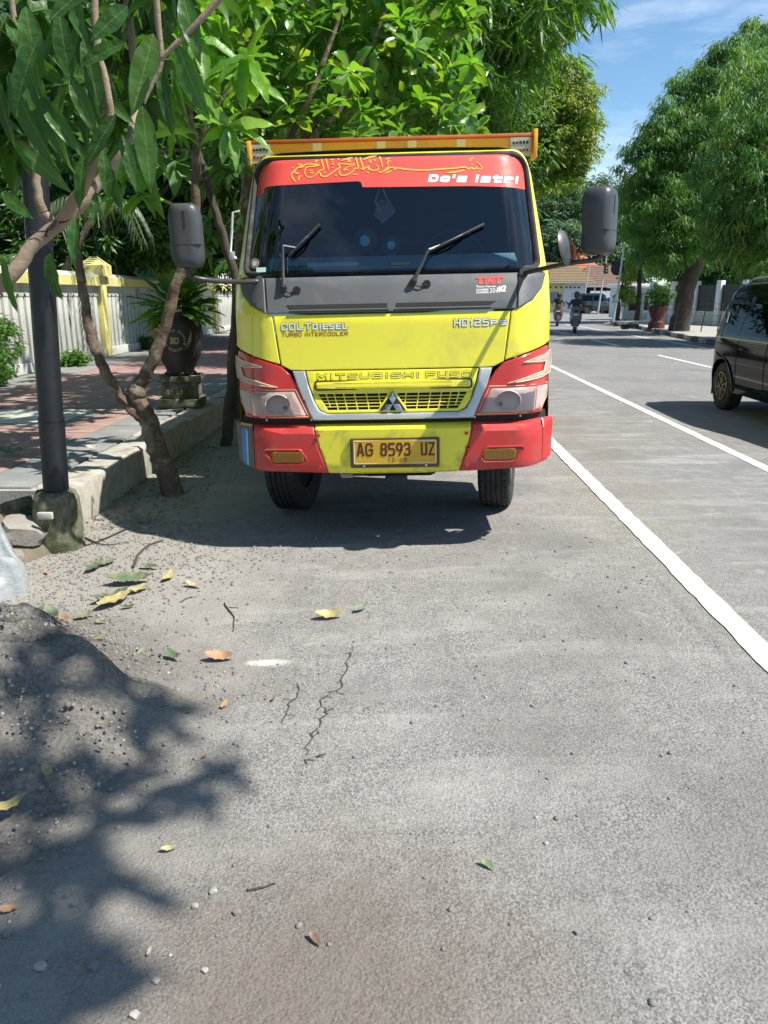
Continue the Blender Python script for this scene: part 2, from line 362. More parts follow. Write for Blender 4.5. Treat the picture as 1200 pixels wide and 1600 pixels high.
    k = mixc(t, ramp(t, dn.outputs[0], 1.15, 0.6, 0, 0.7), k, (0.15, 0.122, 0.102))
    # pale chalk smear
    vm = N(t, 'ShaderNodeVectorMath', operation='SUBTRACT'); t.links.new(p, vm.inputs[0]); q = at(418, 1031); vm.inputs[1].default_value = q
    v2 = N(t, 'ShaderNodeVectorMath', operation='MULTIPLY'); t.links.new(vm.outputs[0], v2.inputs[0]); v2.inputs[1].default_value = (8.5, 26, 0)
    ln = N(t, 'ShaderNodeVectorMath', operation='LENGTH'); t.links.new(v2.outputs[0], ln.inputs[0])
    la = N(t, 'ShaderNodeMath', operation='MULTIPLY_ADD'); la.inputs[1].default_value = 0.9; t.links.new(noise(t, 40, 5, 0.6, p), la.inputs[0]); t.links.new(ln.outputs['Value'], la.inputs[2])
    k = mixc(t, ramp(t, la.outputs[0], 1.5, 0.8, 0, 0.8), k, (0.62, 0.59, 0.52))
    t.links.new(k, b.inputs['Base Color']); b.inputs['Roughness'].default_value = 0.93; b.inputs['Specular IOR Level'].default_value = 0.25
    vo = N(t, 'ShaderNodeTexVoronoi'); vo.inputs['Scale'].default_value = 115; t.links.new(p, vo.inputs['Vector'])
    n1 = bump(t, b, vo.outputs[0], 0.5, 0.006)
    n2 = bump(t, b, noise(t, 110, 6, 0.85, p), 0.6, 0.008, n1)
    bump(t, b, noise(t, 6, 6, 0.7, p), 0.5, 0.03, n2)
    return m
def paint_mat(name, c=(0.7, 0.69, 0.64), worn=0.9):
    m, t, b = nodes(name); p = geo_pos(t)
    f = ramp(t, noise(t, 14, 10, 0.8, p, 0.5), 0.5, 0.6, 0, worn); f2 = ramp(t, noise(t, 2.2, 7, 0.75, p, .6), 0.4, 0.66, 0, 0.75)
    k = mixc(t, f, c, (0.3, 0.29, 0.27)); k = mixc(t, f2, k, (0.5, 0.48, 0.44))
    t.links.new(k, b.inputs['Base Color']); b.inputs['Roughness'].default_value = 0.75; bump(t, b, noise(t, 90, 4, 0.7, p), 0.4, 0.006)
    return m
M = {}
M['asphalt'] = asphalt_mat()
M['paint'] = paint_mat('road paint')
M['soil'] = pm('soil', (0.16, 0.13, 0.1), 0.95, var=0.4, scale=3, bmp=0.6, bscale=20, dirt=(0.05, 0.07, 0.03), dirt_amt=0.7)
M['sand'] = pm('grey sand', (0.17, 0.16, 0.15), 0.97, var=0.35, scale=7, bmp=0.9, bscale=70, dirt=(0.3, 0.29, 0.27), dirt_amt=0.5, dscale=18)
M['concrete'] = pm('concrete', (0.36, 0.345, 0.31), 0.9, var=0.3, scale=5, bmp=0.5, bscale=45, dirt=(0.16, 0.145, 0.115), dirt_amt=0.7, dscale=4)
M['kerb'] = pm('kerb concrete', (0.42, 0.4, 0.35), 0.9, var=0.3, scale=4, bmp=0.6, bscale=30, dirt=(0.13, 0.11, 0.08), dirt_amt=0.8, dscale=4, dlo=.44, dhi=.66)
M['tile_red'] = pm('red paving', (0.29, 0.185, 0.16), 0.85, var=0.25, scale=3, bmp=0.3, bscale=90, dirt=(0.3, 0.24, 0.2), dirt_amt=0.6, dscale=2)
M['tile_grey'] = pm('grey paving', (0.21, 0.215, 0.21), 0.85, var=0.3, scale=3, bmp=0.3, bscale=80, dirt=(0.33, 0.31, 0.27), dirt_amt=0.5, dscale=3)
M['moss'] = pm('mossy concrete', (0.2, 0.185, 0.13), 0.95, var=0.6, scale=14, bmp=1.0, bscale=22, dirt=(0.035, 0.05, 0.016), dirt_amt=0.9, dscale=5, dlo=.42, dhi=.58)
M['pale_slab'] = pm('pale slab', (0.42, 0.43, 0.38), 0.85, var=0.2, bmp=0.3)
M['crack'] = pm('crack shadow dirt', (0.06, 0.056, 0.05), 1, var=0.4, scale=40)
M['stone'] = pm('rubble', (0.27, 0.25, 0.22), 0.95, var=0.4, scale=12, bmp=0.8, bscale=30)

# ------------------------------------------------------------------ the setting
DIR = 0.0257                                    # the road runs slightly to the right of straight ahead
def along(x0, y): return x0 + DIR * y
def strip(name, x0, x1, y0, y1, z, mat, ny=2, kind='structure', parent=None, dz=0.0):
    mb = MB(); V = []; 
    for i in range(ny + 1):
        y = y0 + (y1 - y0) * i / ny
        for x in (x0, x1):
            X = along(x, y) + (random.uniform(-.005, .005) if ny > 20 else 0); V.append((X, y, (gz(X) if z is None else z) + dz))
    mb.add(V, [(2*i, 2*i+1, 2*i+3, 2*i+2) for i in range(ny)])
    o = mb.build(name, mat, parent, fix=False)
    if parent is None: o['kind'] = kind
    return o
mb = MB(); mb.add([(-400, -60, -0.16), (400, -60, -0.16), (400, 700, -0.16), (-400, 700, -0.16)], [(0, 1, 2, 3)])
tag(mb.build('ground', M['soil'], fix=False), kind='structure')
# carriageway: camber on the parking side, flat beyond, opening into the junction at the far end
xs = [-7, -2.6, -1.9, -1.2, -0.6, 0.07, 0.7, 1.2, 1.75, 3, 5, 8, 13.5]
V = []; F = []; ys = [-8, -3, 0, 3, 6, 9, 14, 20, 30, 47, 60, 82]
for y in ys:
    for x in xs: V.append((along(x, max(0, y)) if x > -2.5 else along(-2.6, y), y, gz(x)))
n = len(xs)
F = [(j*n+i, j*n+i+1, (j+1)*n+i+1, (j+1)*n+i) for j in range(len(ys)-1) for i in range(n-1)]
mb = MB(); mb.add(V, F); tag(mb.build('road', M['asphalt'], fix=False), kind='structure')
zf = gz(9)
mb = MB(); mb.add([(along(13.5, 47), 47, zf), (60, 47, zf), (60, 82, zf), (along(13.5, 82), 82, zf)], [(0, 1, 2, 3)])
mb.add([(-40, 82, zf), (60, 82, zf), (60, 90, zf), (-40, 90, zf)], [(0, 1, 2, 3)])
tag(mb.build('junction', M['asphalt'], fix=False), kind='structure')
# painted lines
strip('edge_line', 1.53, 1.655, -2, 80, None, M['paint'], 900, dz=0.004)
strip('lane_line', 3.26, 3.37, -2, 80, None, M['paint'], 600, dz=0.004)
for k in range(6): strip('centre_dash', 6.73, 6.85, 17.2 + k * 7.6 - 7.6, 20.9 + k * 7.6 - 7.6, zf, M['paint'], 1, dz=0.004)
strip('far_edge_line', 9.08, 9.2, -2, 45, zf, M['paint'], 4, dz=0.004)
strip('stop_line', 6.5, 9.0, 46.4, 46.9, zf, M['paint'], 1, dz=0.004)
# cracks in the asphalt: jagged gaps with dark bottoms
def crack(pts, wd, seed):
    rr = random.Random(seed); P = [at(*p) for p in pts]; Q = []
    for a, b in zip(P, P[1:]):
        for i in range(5): Q.append(a.lerp(b, i / 5) + Vector((rr.uniform(-.012, .012), rr.uniform(-.01, .01), 0)))
    Q.append(P[-1]); V = []
    for i, q in enumerate(Q):
        e = wd * rr.uniform(.25, 1) * min(1, (i + .3) / 3, (len(Q) - i) / 3); z = gz(q.x) + 0.003
        V += [(q.x - e, q.y, z), (q.x + e, q.y, z)]
    mb = MB(); mb.add(V, [(2*i, 2*i+1, 2*i+3, 2*i+2) for i in range(len(Q)-1)])
    for j in range(2, len(Q) - 2):      # crumbled edges and short spurs
        if rr.random() < .55:
            q = Q[j]; s_ = rr.choice((-1, 1)); l_ = rr.uniform(.01, .05) * s_; z = gz(q.x) + .0034; e = wd * rr.uniform(.2, .6); dy = rr.uniform(-.03, .03)
            mb.add([(q.x, q.y - e, z), (q.x, q.y + e, z), (q.x + l_, q.y + dy, z), (q.x + l_*.6, q.y + dy - e, z)], [(0, 3, 2, 1)])
    tag(mb.build('road_crack', M['crack'], fix=False), kind='structure')
crack([(553, 1005), (541, 1040), (530, 1078), (503, 1090), (508, 1115), (487, 1145), (478, 1178)], .0045, 1)
crack([(458, 1060), (468, 1075), (455, 1095), (441, 1128)], .0035, 2)
crack([(474, 1195), (486, 1180), (507, 1178)], .004, 3)

# left footway: kerb stones, border slabs, red tiles, each its own piece
SW = 0.25
KX = -2.33                                       # kerb face
footway = empty('footway', (0, 0, 0)); footway['kind'] = 'structure'
mb = MB(); 
for (a, b) in ((5.25, 18.0), (18.0, 60)):
    mb.add([(along(KX - .06, a), a, SW - .02), (along(KX - .06, b), b, SW - .02), (-6.5, b, SW - .02), (-6.5, a, SW - .02),
            (along(KX - .06, a), a, -.14), (-6.5, a, -.14), (along(KX - .06, b), b, -.14)], [(0, 3, 2, 1), (0, 4, 5, 3), (0, 1, 6, 4)])
mb.build('footway_base', M['concrete'], footway, fix=False)
def slab_mesh(name, sx, sy, h, bev, seed, mat, rough=0.0):
    mb = MB(); mb.box((-sx/2, -sy/2, -h), (sx/2, sy/2, 0), bev=bev); me = mb.mesh(name)
    if rough:
        rr = random.Random(seed)
        for v in me.vertices: v.co += Vector((rr.uniform(-rough, rough), rr.uniform(-rough, rough), rr.uniform(-rough, rough)))
    smooth(me, 35); me.materials.append(mat); return me
kms = [slab_mesh('kerb_stone', .30, .985, .36, .035, s, M['kerb'], .013) for s in range(4)]
y = 5.28; k = 0
while y < 46:
    o = link('kerb_stone', kms[k % 4], footway); yc = y + .5
    o.location = (along(KX - .15, yc) + random.uniform(-.012, .012), yc, SW + .012 + random.uniform(-.012, .01)); o.rotation_euler = (random.uniform(-.008, .008), random.uniform(-.01, .02), -DIR + random.uniform(-.012, .012))
    y += 1.0; k += 1
tr = [slab_mesh('paving_tile', .442, .442, .03, .004, s, M['tile_red']) for s in range(1)]
tg = [slab_mesh('border_slab', .442, .442, .03, .004, s, M['tile_grey']) for s in range(1)]
nr = 0; far = MB(); farg = MB()
cover = at(62, 650, z=SW)
for j in range(46):
    yc = 5.52 + j * .45
    for i in range(9):
        xc = along(KX - .30 - .235 - i * .45, yc)
        if xc < -6.15: continue
        grey = i == 0 or i >= 7
        if abs(xc - cover.x) < .6 and abs(yc - cover.y) < .62: continue
        dz = random.uniform(-.003, .004)
        if nr < 290 and j < 33:
            o = link('border_slab' if grey else 'paving_tile', (tg if grey else tr)[0], footway); o.location = (xc, yc, SW + dz); o.rotation_euler = (random.uniform(-.004, .004), random.uniform(-.004, .004), -DIR); nr += 1
        else: (farg if grey else far).box((xc - .221, yc - .221, SW - .03), (xc + .221, yc + .221, SW + dz))
tag(far.build('far_paving', M['tile_red'], footway), kind='stuff'); tag(farg.build('far_border', M['tile_grey'], footway), kind='stuff')
mb = MB(); mb.box((cover.x - .56, cover.y - .6, SW - .05), (cover.x + .56, cover.y + .6, SW - .006), bev=.006); mb.build('inspection_frame', M['tile_grey'], footway)
mb = MB(); mb.box((cover.x - .44, cover.y - .48, SW - .05), (cover.x + .44, cover.y + .48, SW + .004), bev=.006); mb.build('inspection_slab', M['pale_slab'], footway)
# mossy strip at the foot of the wall
mb = MB(); mb.box((-6.75, 5.3, -.1), (-6.12, 60, SW + .012)); mb.build('moss_strip', M['moss'], footway)
# right footway behind the far kerb
rfoot = empty('far_footway'); rfoot['kind'] = 'structure'
RX = [(9.6, -6), (9.75, 10), (10.2, 20), (10.75, 26), (11.5, 32), (12.3, 38), (12.75, 43), (13.3, 46.2), (14.5, 47.6), (17, 48.2), (40, 49)]
mb = MB(); n = len(RX); zt = zf + .15
V = [(x, y, zt) for x, y in RX] + [(x, y, -.1) for x, y in RX] + [(40, -6, zt)]
mb.add(V, [(i, i+1, n+i+1, n+i) for i in range(n-1)] + [tuple(range(n)) + (2*n,)]); mb.build('footway_slab', M['concrete'], rfoot)
M['kerb_dark'] = pm('dark painted kerb', (0.09, 0.09, 0.09), 0.9, var=.3, bmp=.4); 
Q = [Vector((x, y, 0)) for x, y in RX[1:-1]]; t_ = 0; k = 0
for a, b in zip(Q, Q[1:]):
    m_ = max(1, round((b - a).length / 1.0))
    for i in range(m_):
        p = a.lerp(b, (i + .5) / m_); d = (b - a).normalized(); ln_ = (b - a).length / m_
        me = bpy.data.meshes.new('kerb_stone'); mb = MB(); mb.box((-ln_/2 + .01, -.1, -.25), (ln_/2 - .01, .1, .012), bev=.02)
        o = mb.build('kerb_stone', M['kerb_dark'] if k % 2 else M['kerb'], rfoot); o.location = (p.x, p.y, zt); o.rotation_euler = (0, 0, math.atan2(d.y, d.x)); k += 1
# garden ground beyond the wall
mb = MB(); mb.add([(-60, 5, .2), (-6.6, 5, .2), (-6.6, 60, .2), (-60, 60, .2)], [(0, 1, 2, 3)])
M['lawn'] = pm('garden soil and grass', (0.06, 0.085, 0.03), 0.95, var=.5, scale=2, bmp=.6, bscale=12, dirt=(0.16, .13, .09), dirt_amt=.7)
tag(mb.build('garden_lawn', M['lawn'], fix=False), kind='structure')

# ------------------------------------------------------------------ foliage
def template(kind):
    if kind == 'small': return np.array([(0, 0, 0), (.5, .45, -.12), (0.5, 0, .0), (.5, -.45, -.12), (1, 0, -.15)]), [(0, 2, 1), (2, 4, 1), (0, 3, 2), (2, 3, 4)]
    if kind == 'blade': return np.array([(0, 0, 0), (.35, .5, -.04), (.35, -.5, -.04), (.75, .35, -.2), (.75, -.35, -.2), (1, 0, -.42)]), [(0, 2, 1), (1, 2, 4, 3), (3, 4, 5)]
    # broad: keeled leaf with a dipped midrib and curved tip
    V = [(0, 0, 0)]; st = ((.1, .3), (.34, .5), (.62, .44), (.86, .2))
    if kind == 'obovate': st = ((.15, .2), (.4, .38), (.65, .5), (.88, .38))
    for x, w_ in st:
        d = -.16 * x * x
        V += [(x, w_, d + .07), (x, 0, d), (x, -w_, d + .07)]
    V.append((1, 0, -.24)); F = [(0, 2, 1), (0, 3, 2)]
    for k in range(3):
        a = 1 + 3*k; F += [(a, a+1, a+4, a+3), (a+1, a+2, a+5, a+4)]
    F += [(10, 11, 13), (11, 12, 13)]
    return np.array(V, float), F
def template_hi(kind):
    "smooth outlined leaf for the ones seen singly"
    V = [(0, 0, 0)]; st = [.05, .13, .24, .36, .49, .62, .74, .85, .94]
    for x in st:
        w_ = .5 * (sin(pi * x ** .8) ** .85) if kind == 'broad' else .5 * (sin(pi * x ** 1.5) ** .8)
        d = -.16 * x * x; V += [(x, w_, d + .12 * w_), (x, 0, d), (x, -w_, d + .12 * w_)]
    V.append((1, 0, -.19)); F = [(0, 2, 1), (0, 3, 2)]; n = len(st)
    for k in range(n - 1):
        a = 1 + 3*k; F += [(a, a+1, a+4, a+3), (a+1, a+2, a+5, a+4)]
    a = 1 + 3*(n-1); return V, F + [(a, a+1, a+3), (a+1, a+2, a+3)]
def frames(d, up):
    d = d / np.linalg.norm(d, axis=1, keepdims=True)
    s = np.cross(up, d); l = np.linalg.norm(s, axis=1, keepdims=True); s = np.where(l < 1e-4, np.array([[1., 0, 0]]), s / np.maximum(l, 1e-4))
    return d, s, np.cross(d, s)
def leaf_mesh(name, pos, d, up, ln, wd, kind, curl=1.0, rnd=None):
    T, F = template(kind); d, s, u = frames(d, up); n = len(pos); k = len(T)
    ln = np.broadcast_to(ln, n)[:, None, None]; wd = np.broadcast_to(wd, n)[:, None, None]
    V = pos[:, None, :] + ln * T[None, :, 0:1] * d[:, None, :] + wd * T[None, :, 1:2] * s[:, None, :] + ln * curl * T[None, :, 2:3] * u[:, None, :]
    V = V.reshape(-1, 3)
    lens = np.array([len(f) for f in F]); flat = np.concatenate([np.array(f) for f in F])
    L_ = (flat[None, :] + (np.arange(n) * k)[:, None]).ravel(); tot = np.tile(lens, n); st = np.concatenate([[0], np.cumsum(tot)[:-1]])
    me = bpy.data.meshes.new(name); me.vertices.add(len(V)); me.vertices.foreach_set('co', V.ravel())
    me.loops.add(len(L_)); me.loops.foreach_set('vertex_index', L_.astype(np.int32)); me.polygons.add(len(tot))
    me.polygons.foreach_set('loop_start', st.astype(np.int32)); me.polygons.foreach_set('loop_total', tot.astype(np.int32))
    me.update(calc_edges=True); at_ = me.attributes.new('rnd', 'FLOAT', 'POINT'); at_.data.foreach_set('value', np.repeat(RNG.random(n) if rnd is None else rnd, k))
    me.polygons.foreach_set('use_smooth', [kind in ('broad', 'obovate')] * len(tot))
    return me
def crown(name, blobs, nclus, per, crad, ln, wd, kind, mat, parent, droop=.5, shell=.55, clip=None):
    "leaf clumps spread through a union of ellipsoids; blobs = (centre, radii)"
    blobs = [(np.array(c, float), np.array(r, float)) for c, r in blobs]
    vol = np.array([r.prod() ** .67 for c, r in blobs]); pick = RNG.choice(len(blobs), nclus, p=vol / vol.sum())
    v = RNG.normal(size=(nclus, 3)); v /= np.linalg.norm(v, axis=1, keepdims=True)
    rad = 1 - (1 - RNG.random(nclus) ** .5) * (1 - shell) - .1 + RNG.normal(size=nclus) * .13
    C_ = np.array([blobs[i][0] for i in pick]) + v * rad[:, None] * np.array([blobs[i][1] for i in pick])
    if clip is not None: C_ = C_[np.array([clip(*c) for c in C_])]
    nc = len(C_); sz = crad * (.6 + .8 * RNG.random(nc))
    o = RNG.normal(size=(nc, per, 3)); o /= np.linalg.norm(o, axis=2, keepdims=True)
    P = C_[:, None, :] + o * (sz[:, None] * (RNG.random((nc, per)) ** .6))[:, :, None] * np.array([1, 1, .55])
    D = o * 1.0 + RNG.normal(size=o.shape) * .5; D[:, :, 2] = D[:, :, 2] * .5 - droop
    up = RNG.normal(size=o.shape) * .35 + np.array([0, 0, 1.0])
    if droop > 1: up = RNG.normal(size=o.shape)
    P = P.reshape(-1, 3); D = D.reshape(-1, 3); up = up.reshape(-1, 3); n = len(P)
    me = leaf_mesh(name, P, D, up, ln * (.65 + .7 * RNG.random(n)), wd * (.7 + .6 * RNG.random(n)), kind, rnd=np.clip(np.repeat(RNG.random(nc), per) * .62 + RNG.random(n) * .37, 0, .99))
    return tag(link(name, me, parent, mat), kind='stuff'), C_
G = lambda *c: c
ML = [G(.02, .052, .012), G(.03, .08, .018), G(.05, .125, .024), G(.035, .09, .022), G(.075, .16, .03)]
M['mango'] = leafmat('mango leaf', ML, .36, .42, .3); M['mango_v'] = leafmat('veined mango leaf', ML, .36, .4, .3, True)
M['bright'] = leafmat('bright young leaf', [G(.07, .17, .024), G(.1, .23, .03), G(.15, .28, .036), G(.08, .19, .03), G(.2, .31, .045)], .45, .38, .5, True)
M['plume'] = leafmat('glossy leaf', [G(.055, .15, .03), G(.09, .22, .035), G(.14, .27, .045), G(.07, .17, .04), G(.24, .31, .05)], .42, .3)
M['weep'] = leafmat('weeping leaf', [G(.03, .085, .016), G(.055, .14, .02), G(.095, .2, .025), G(.045, .12, .02), G(.15, .25, .035)], .4, .42)
M['yellowish'] = leafmat('yellow green leaf', [G(.085, .17, .03), G(.13, .23, .035), G(.2, .29, .045), G(.15, .23, .04), G(.34, .31, .06)], .42, .5)
M['deep'] = leafmat('street tree leaf', [G(.022, .075, .026), G(.045, .13, .032), G(.08, .18, .042), G(.11, .21, .05), G(.19, .27, .07)], .4, .5)
M['haze_leaf'] = leafmat('hazed distant leaf', [G(.05, .11, .055), G(.07, .14, .065), G(.1, .17, .075)], .25, .6)  # paler bluish greens: distance haze painted into the leaf colour
M['garden'] = leafmat('garden leaf', [G(.05, .13, .025), G(.08, .18, .03), G(.035, .09, .022), G(.12, .22, .04)], .4, .45)
M['bark'] = pm('bark', (0.13, 0.088, 0.062), 0.92, var=.5, scale=14, bmp=1.0, bscale=28, dirt=(.3, .26, .2), dirt_amt=.75, dscale=7, dlo=.5, dhi=.62)
M['bark_pale'] = pm('pale smooth bark', (0.27, 0.2, 0.14), 0.85, var=.35, scale=9, bmp=.6, bscale=40, dirt=(.14, .1, .07), dirt_amt=.6, dscale=11)
M['bark_dark'] = pm('dark bark', (0.07, 0.055, 0.045), 0.95, var=.45, scale=8, bmp=1.0, bscale=18)
def bent(pts, k=4, amp=.01, seed=0):
    "smooth wandering path through points (Catmull-Rom)"
    rr = random.Random(seed); P = [Vector(p) for p in pts]; P = [P[0]*2 - P[1]] + P + [P[-1]*2 - P[-2]]; o = []
    for i in range(1, len(P) - 2):
        for j in range(k):
            t = j / k; a, b, c, d = P[i-1:i+3]
            o.append(.5 * ((2*b) + (c - a)*t + (2*a - 5*b + 4*c - d)*t*t + (3*b - a - 3*c + d)*t**3) + Vector((rr.uniform(-amp, amp), rr.uniform(-amp, amp), 0)))
    o.append(P[-2]); return o
def lerp_list(a, b, n, p=1.0): return [a + (b - a) * (i / (n - 1)) ** p for i in range(n)]
def branch(mb, pts, r0, r1, n=9, k=4, amp=.008, seed=0, jit=.07):
    q = bent(pts, k, amp, seed); mb.tube(q, lerp_list(r0, r1, len(q)), n, jit=jit); return q
def tree(name, label, base, crown_c, blobs, mats, r0, cat='tree', group=None, nclus=300, per=30, crad=.5, ln=.2, wd=.05, kind='small', droop=.5, limbs=7, seed=1, clip=None, shell=.55):
    t = empty(name, base); tag(t, label, cat, group); b = Vector(base); rr = random.Random(seed)
    bl = [(Vector(c) - b, r) for c, r in blobs]; cc = Vector(crown_c) - b
    mb = MB(); q = branch(mb, [(0, 0, -.1), cc * .25 + Vector((rr.uniform(-.1, .1), 0, 0)), cc * .6 + Vector((rr.uniform(-.2, .2), 0, 0)), cc], r0, r0 * .45, 11, 5, r0 * .12, seed, .08)
    mb.build('trunk', mats[1], t)
    tk = [c_ for c_ in t.children][0]
    for i in range(limbs):
        mb = MB(); c, r = bl[i % len(bl)]; e = Vector(c) + Vector((rr.uniform(-.6, .6) * r[0], rr.uniform(-.6, .6) * r[1], rr.uniform(-.3, .6) * r[2]))
        s = q[int(len(q) * rr.uniform(.45, .95))]; m_ = s.lerp(e, .5) + Vector((rr.uniform(-.2, .2), rr.uniform(-.2, .2), rr.uniform(0, .4)))
        branch(mb, [s, m_, e], r0 * .38, r0 * .08, 6, 4, .02, seed + i); mb.build('limb', mats[1], tk)
    crown('crown', bl, nclus, per, crad, ln, wd, kind, mats[0], t, droop, shell, clip)
    return t

# ------------------------------------------------------------------ the truck
def carpaint(name, c, **k): return pm(name, c, k.pop('rough', .32), var=.06, scale=3, coat=k.pop('coat', .5), **k)
M['yel'] = carpaint('yellow lacquer', (.76, .68, .035), dirt=(.42, .34, .09), dirt_amt=.5, dscale=2.2, dlo=.5, dhi=.72, bmp=.03, bscale=5)
M['yel_b'] = carpaint('stained yellow lacquer', (.74, .66, .035), rough=.45, dirt=(.25, .2, .05), dirt_amt=.6, dscale=5, dlo=.52, dhi=.66)
M['red'] = carpaint('red lacquer', (.46, .022, .012), dirt=(.3, .03, .03), dirt_amt=.3)
M['red2'] = carpaint('deep red lacquer', (.5, .028, .024), rough=.45, coat=.2, dirt=(.24, .1, .08), dirt_amt=.5, dscale=5, dlo=.5, dhi=.68)
M['cowl'] = pm('grey textured plastic', (.092, .096, .1), .5, var=.2, scale=3, dirt=(.2, .19, .17), dirt_amt=.4, dscale=4)
M['black'] = pm('black plastic', (.018, .018, .019), .5, var=.3)
M['rubber'] = pm('rubber', (.022, .022, .022), .75, var=.3, dirt=(.1, .09, .08), dirt_amt=.5, dscale=6, bmp=.2)
M['dark'] = pm('dark undercarriage', (.02, .019, .018), .9, var=.4)
M['chrome'] = pm('worn chrome', (.55, .55, .54), .22, 1.0, var=.12, dirt=(.3, .29, .27), dirt_amt=.4)
M['silver'] = pm('silver trim', (.52, .52, .5), .38, .6, var=.1, dirt=(.3, .29, .26), dirt_amt=.4, dscale=7)
M['white'] = pm('white paint', (.75, .75, .72), .5, var=.06)
M['cream'] = pm('cream pinstripe', (.78, .6, .34), .5, var=.05)
M['orange'] = pm('orange paint', (.8, .36, .03), .5, var=.15, dirt=(.25, .12, .05), dirt_amt=.5)
M['redrail'] = pm('red rail paint', (.5, .11, .02), .6, var=.3, dirt=(.15, .06, .04), dirt_amt=.5)
M['amber'] = pm('amber lens', (.27, .125, .02), .2, var=.15, scale=12)
M['platey'] = pm('plate yellow', (.62, .36, .02), .4, var=.12, dirt=(.35, .2, .03), dirt_amt=.4, dscale=9)
M['plater'] = pm('plate characters', (.085, .012, .006), .5, var=.1)
M['platef'] = pm('plate frame', (.075, .035, .015), .45, var=.3, dirt=(.2, .17, .1), dirt_amt=.5)
M['banner'] = pm('red film', (.6, .055, .04), .55, var=.05)
M['gold'] = pm('gold lettering', (.78, .42, .05), .45, var=.04)
M['maroon'] = pm('maroon decal', (.22, .02, .012), .5, var=.05)
M['blue'] = pm('blue paint', (.02, .17, .5), .35, var=.1); M['skyblue'] = pm('light blue paint', (.2, .5, .75), .4, var=.1)
M['mirrorgrey'] = pm('mirror housing plastic', (.05, .054, .058), .42, var=.2, scale=2, dirt=(.14, .14, .13), dirt_amt=.4)
M['armblack'] = pm('mirror arm', (.06, .06, .06), .4, .5, var=.3, dirt=(.12, .07, .04), dirt_amt=.5)
M['mglass'] = pm('mirror glass', (.7, .7, .72), .05, 1.0, var=.02)
M['wind'] = glass('windscreen glass', (.62, .7, .72), .015)
M['dglass'] = glass('dark car glass', (.05, .055, .05), .02, k=.5)
M['dash'] = pm('dashboard', (.22, .4, .5), .6, var=.15, dirt=(.1, .13, .15), dirt_amt=.4)
M['seat'] = pm('seat cloth', (.02, .018, .018), .9, var=.3)
M['lens'] = glass('lamp lens', (.82, .74, .7), .35)
M['reflector'] = pm('lamp reflector', (.66, .55, .52), .45, .15, var=.12, scale=8)
M['lenswhite'] = pm('clear ribbed lens', (.46, .36, .32), .25, var=.12, scale=14)
M['pale'] = pm('pale green card', (.55, .75, .66), .6)

TW, TY0, TC = [.99, .99, .99, .99, .965, .905, .875], [.4, .8, 1.2, 1.66, 1.9, 2.38, 2.5], None
PROF = [(.40, .05), (.84, .045), (.86, .05), (1.12, .10), (1.48, .14), (1.66, .22), (1.70, .25), (2.38, .60), (2.44, .66), (2.475, .80)]
PZ, PY = [p[0] for p in PROF], [p[1] for p in PROF]
def cabw(z): return float(np.interp(z, TY0, TW))
def cabS(x, z):
    t = abs(x) / (.93 * cabw(z) / .99)
    return float(np.interp(z, PZ, PY)) + .03 * t * t + .13 * (max(0, t - .78) / .22) ** 2.2
def CF(u, v, off=0.0): return (u + (math.copysign(off * .5, u) if abs(u) > .9 else 0), cabS(u, v) - off, v)
truck = empty('parked_truck', (.07, 4.62, 0), (0, -.021, -.026))
tag(truck, 'yellow and red light truck parked at the left kerb, facing the camera', 'truck')
# cab shell: sides and roof swept back from the front silhouette
sil = [(.99, .50), (.99, .84), (.99, 1.25), (.99, 1.66), (.965, 1.9), (.905, 2.38), (.88, 2.418), (.82, 2.442), (.7, 2.458), (.35, 2.468), (0, 2.472)]
sil = [(-x, z) for x, z in sil] + [(x, z) for x, z in sil[:-1][::-1]]
V = []; D_ = [0, .012, .35, .8, 1.3, 1.72]
for i, d in enumerate(D_):
    for x, z in sil:
        y0 = cabS(min(abs(x), cabw(z)), z)
        y = y0 + d * (1.72 - y0) / 1.72 if i else y0
        sc = 1 if i < 5 else .985
        V.append((x * sc, y, z + (0.012 * sin(d * 1.6) if z > 2.4 else 0)))
n = len(sil); F = [(i*n+j, i*n+j+1, (i+1)*n+j+1, (i+1)*n+j) for i in range(5) for j in range(n-1)] 
mb = MB(); mb.add(V, F); mb.build('cab_shell', M['yel'], truck, 25)
mb = MB(); mb.box((-.96, 1.70, .55), (.96, 1.73, 2.44)); mb.build('cab_rear_wall', M['seat'], truck)
mb = MB(); mb.box((-.95, .34, .62), (.95, 1.7, .9)); mb.build('cab_floor', M['dark'], truck)
# windscreen frame: yellow ring between glass opening and silhouette
gl_in = rrect(-.905, 1.695, .905, 2.40, [.05, .05, .1, .1], 6)
def glx(u, v): return u * (1 - .048 * (v - 1.695) / .705)         # glass narrows upward
gl_in = [(glx(u, v), v) for u, v in gl_in]
def ring(name, inner, fo, mat, parent, off, n_=4, back=.03):
    m_ = len(inner); V = []; 
    for k in range(n_ + 1):
        for (u, v) in inner:
            o = fo(u, v); a = k / n_; V.append(CF(u + (o[0]-u)*a, v + (o[1]-v)*a, off if k else off - back))
    mb = MB(); mb.add(V, [(k*m_+i, k*m_+(i+1) % m_, (k+1)*m_+(i+1) % m_, (k+1)*m_+i) for k in range(n_) for i in range(m_)]); return mb.build(name, mat, parent, 50)
SX = [0, .35, .7, .82, .88, .905]; SZ = [2.472, 2.468, 2.458, 2.442, 2.418, 2.38]
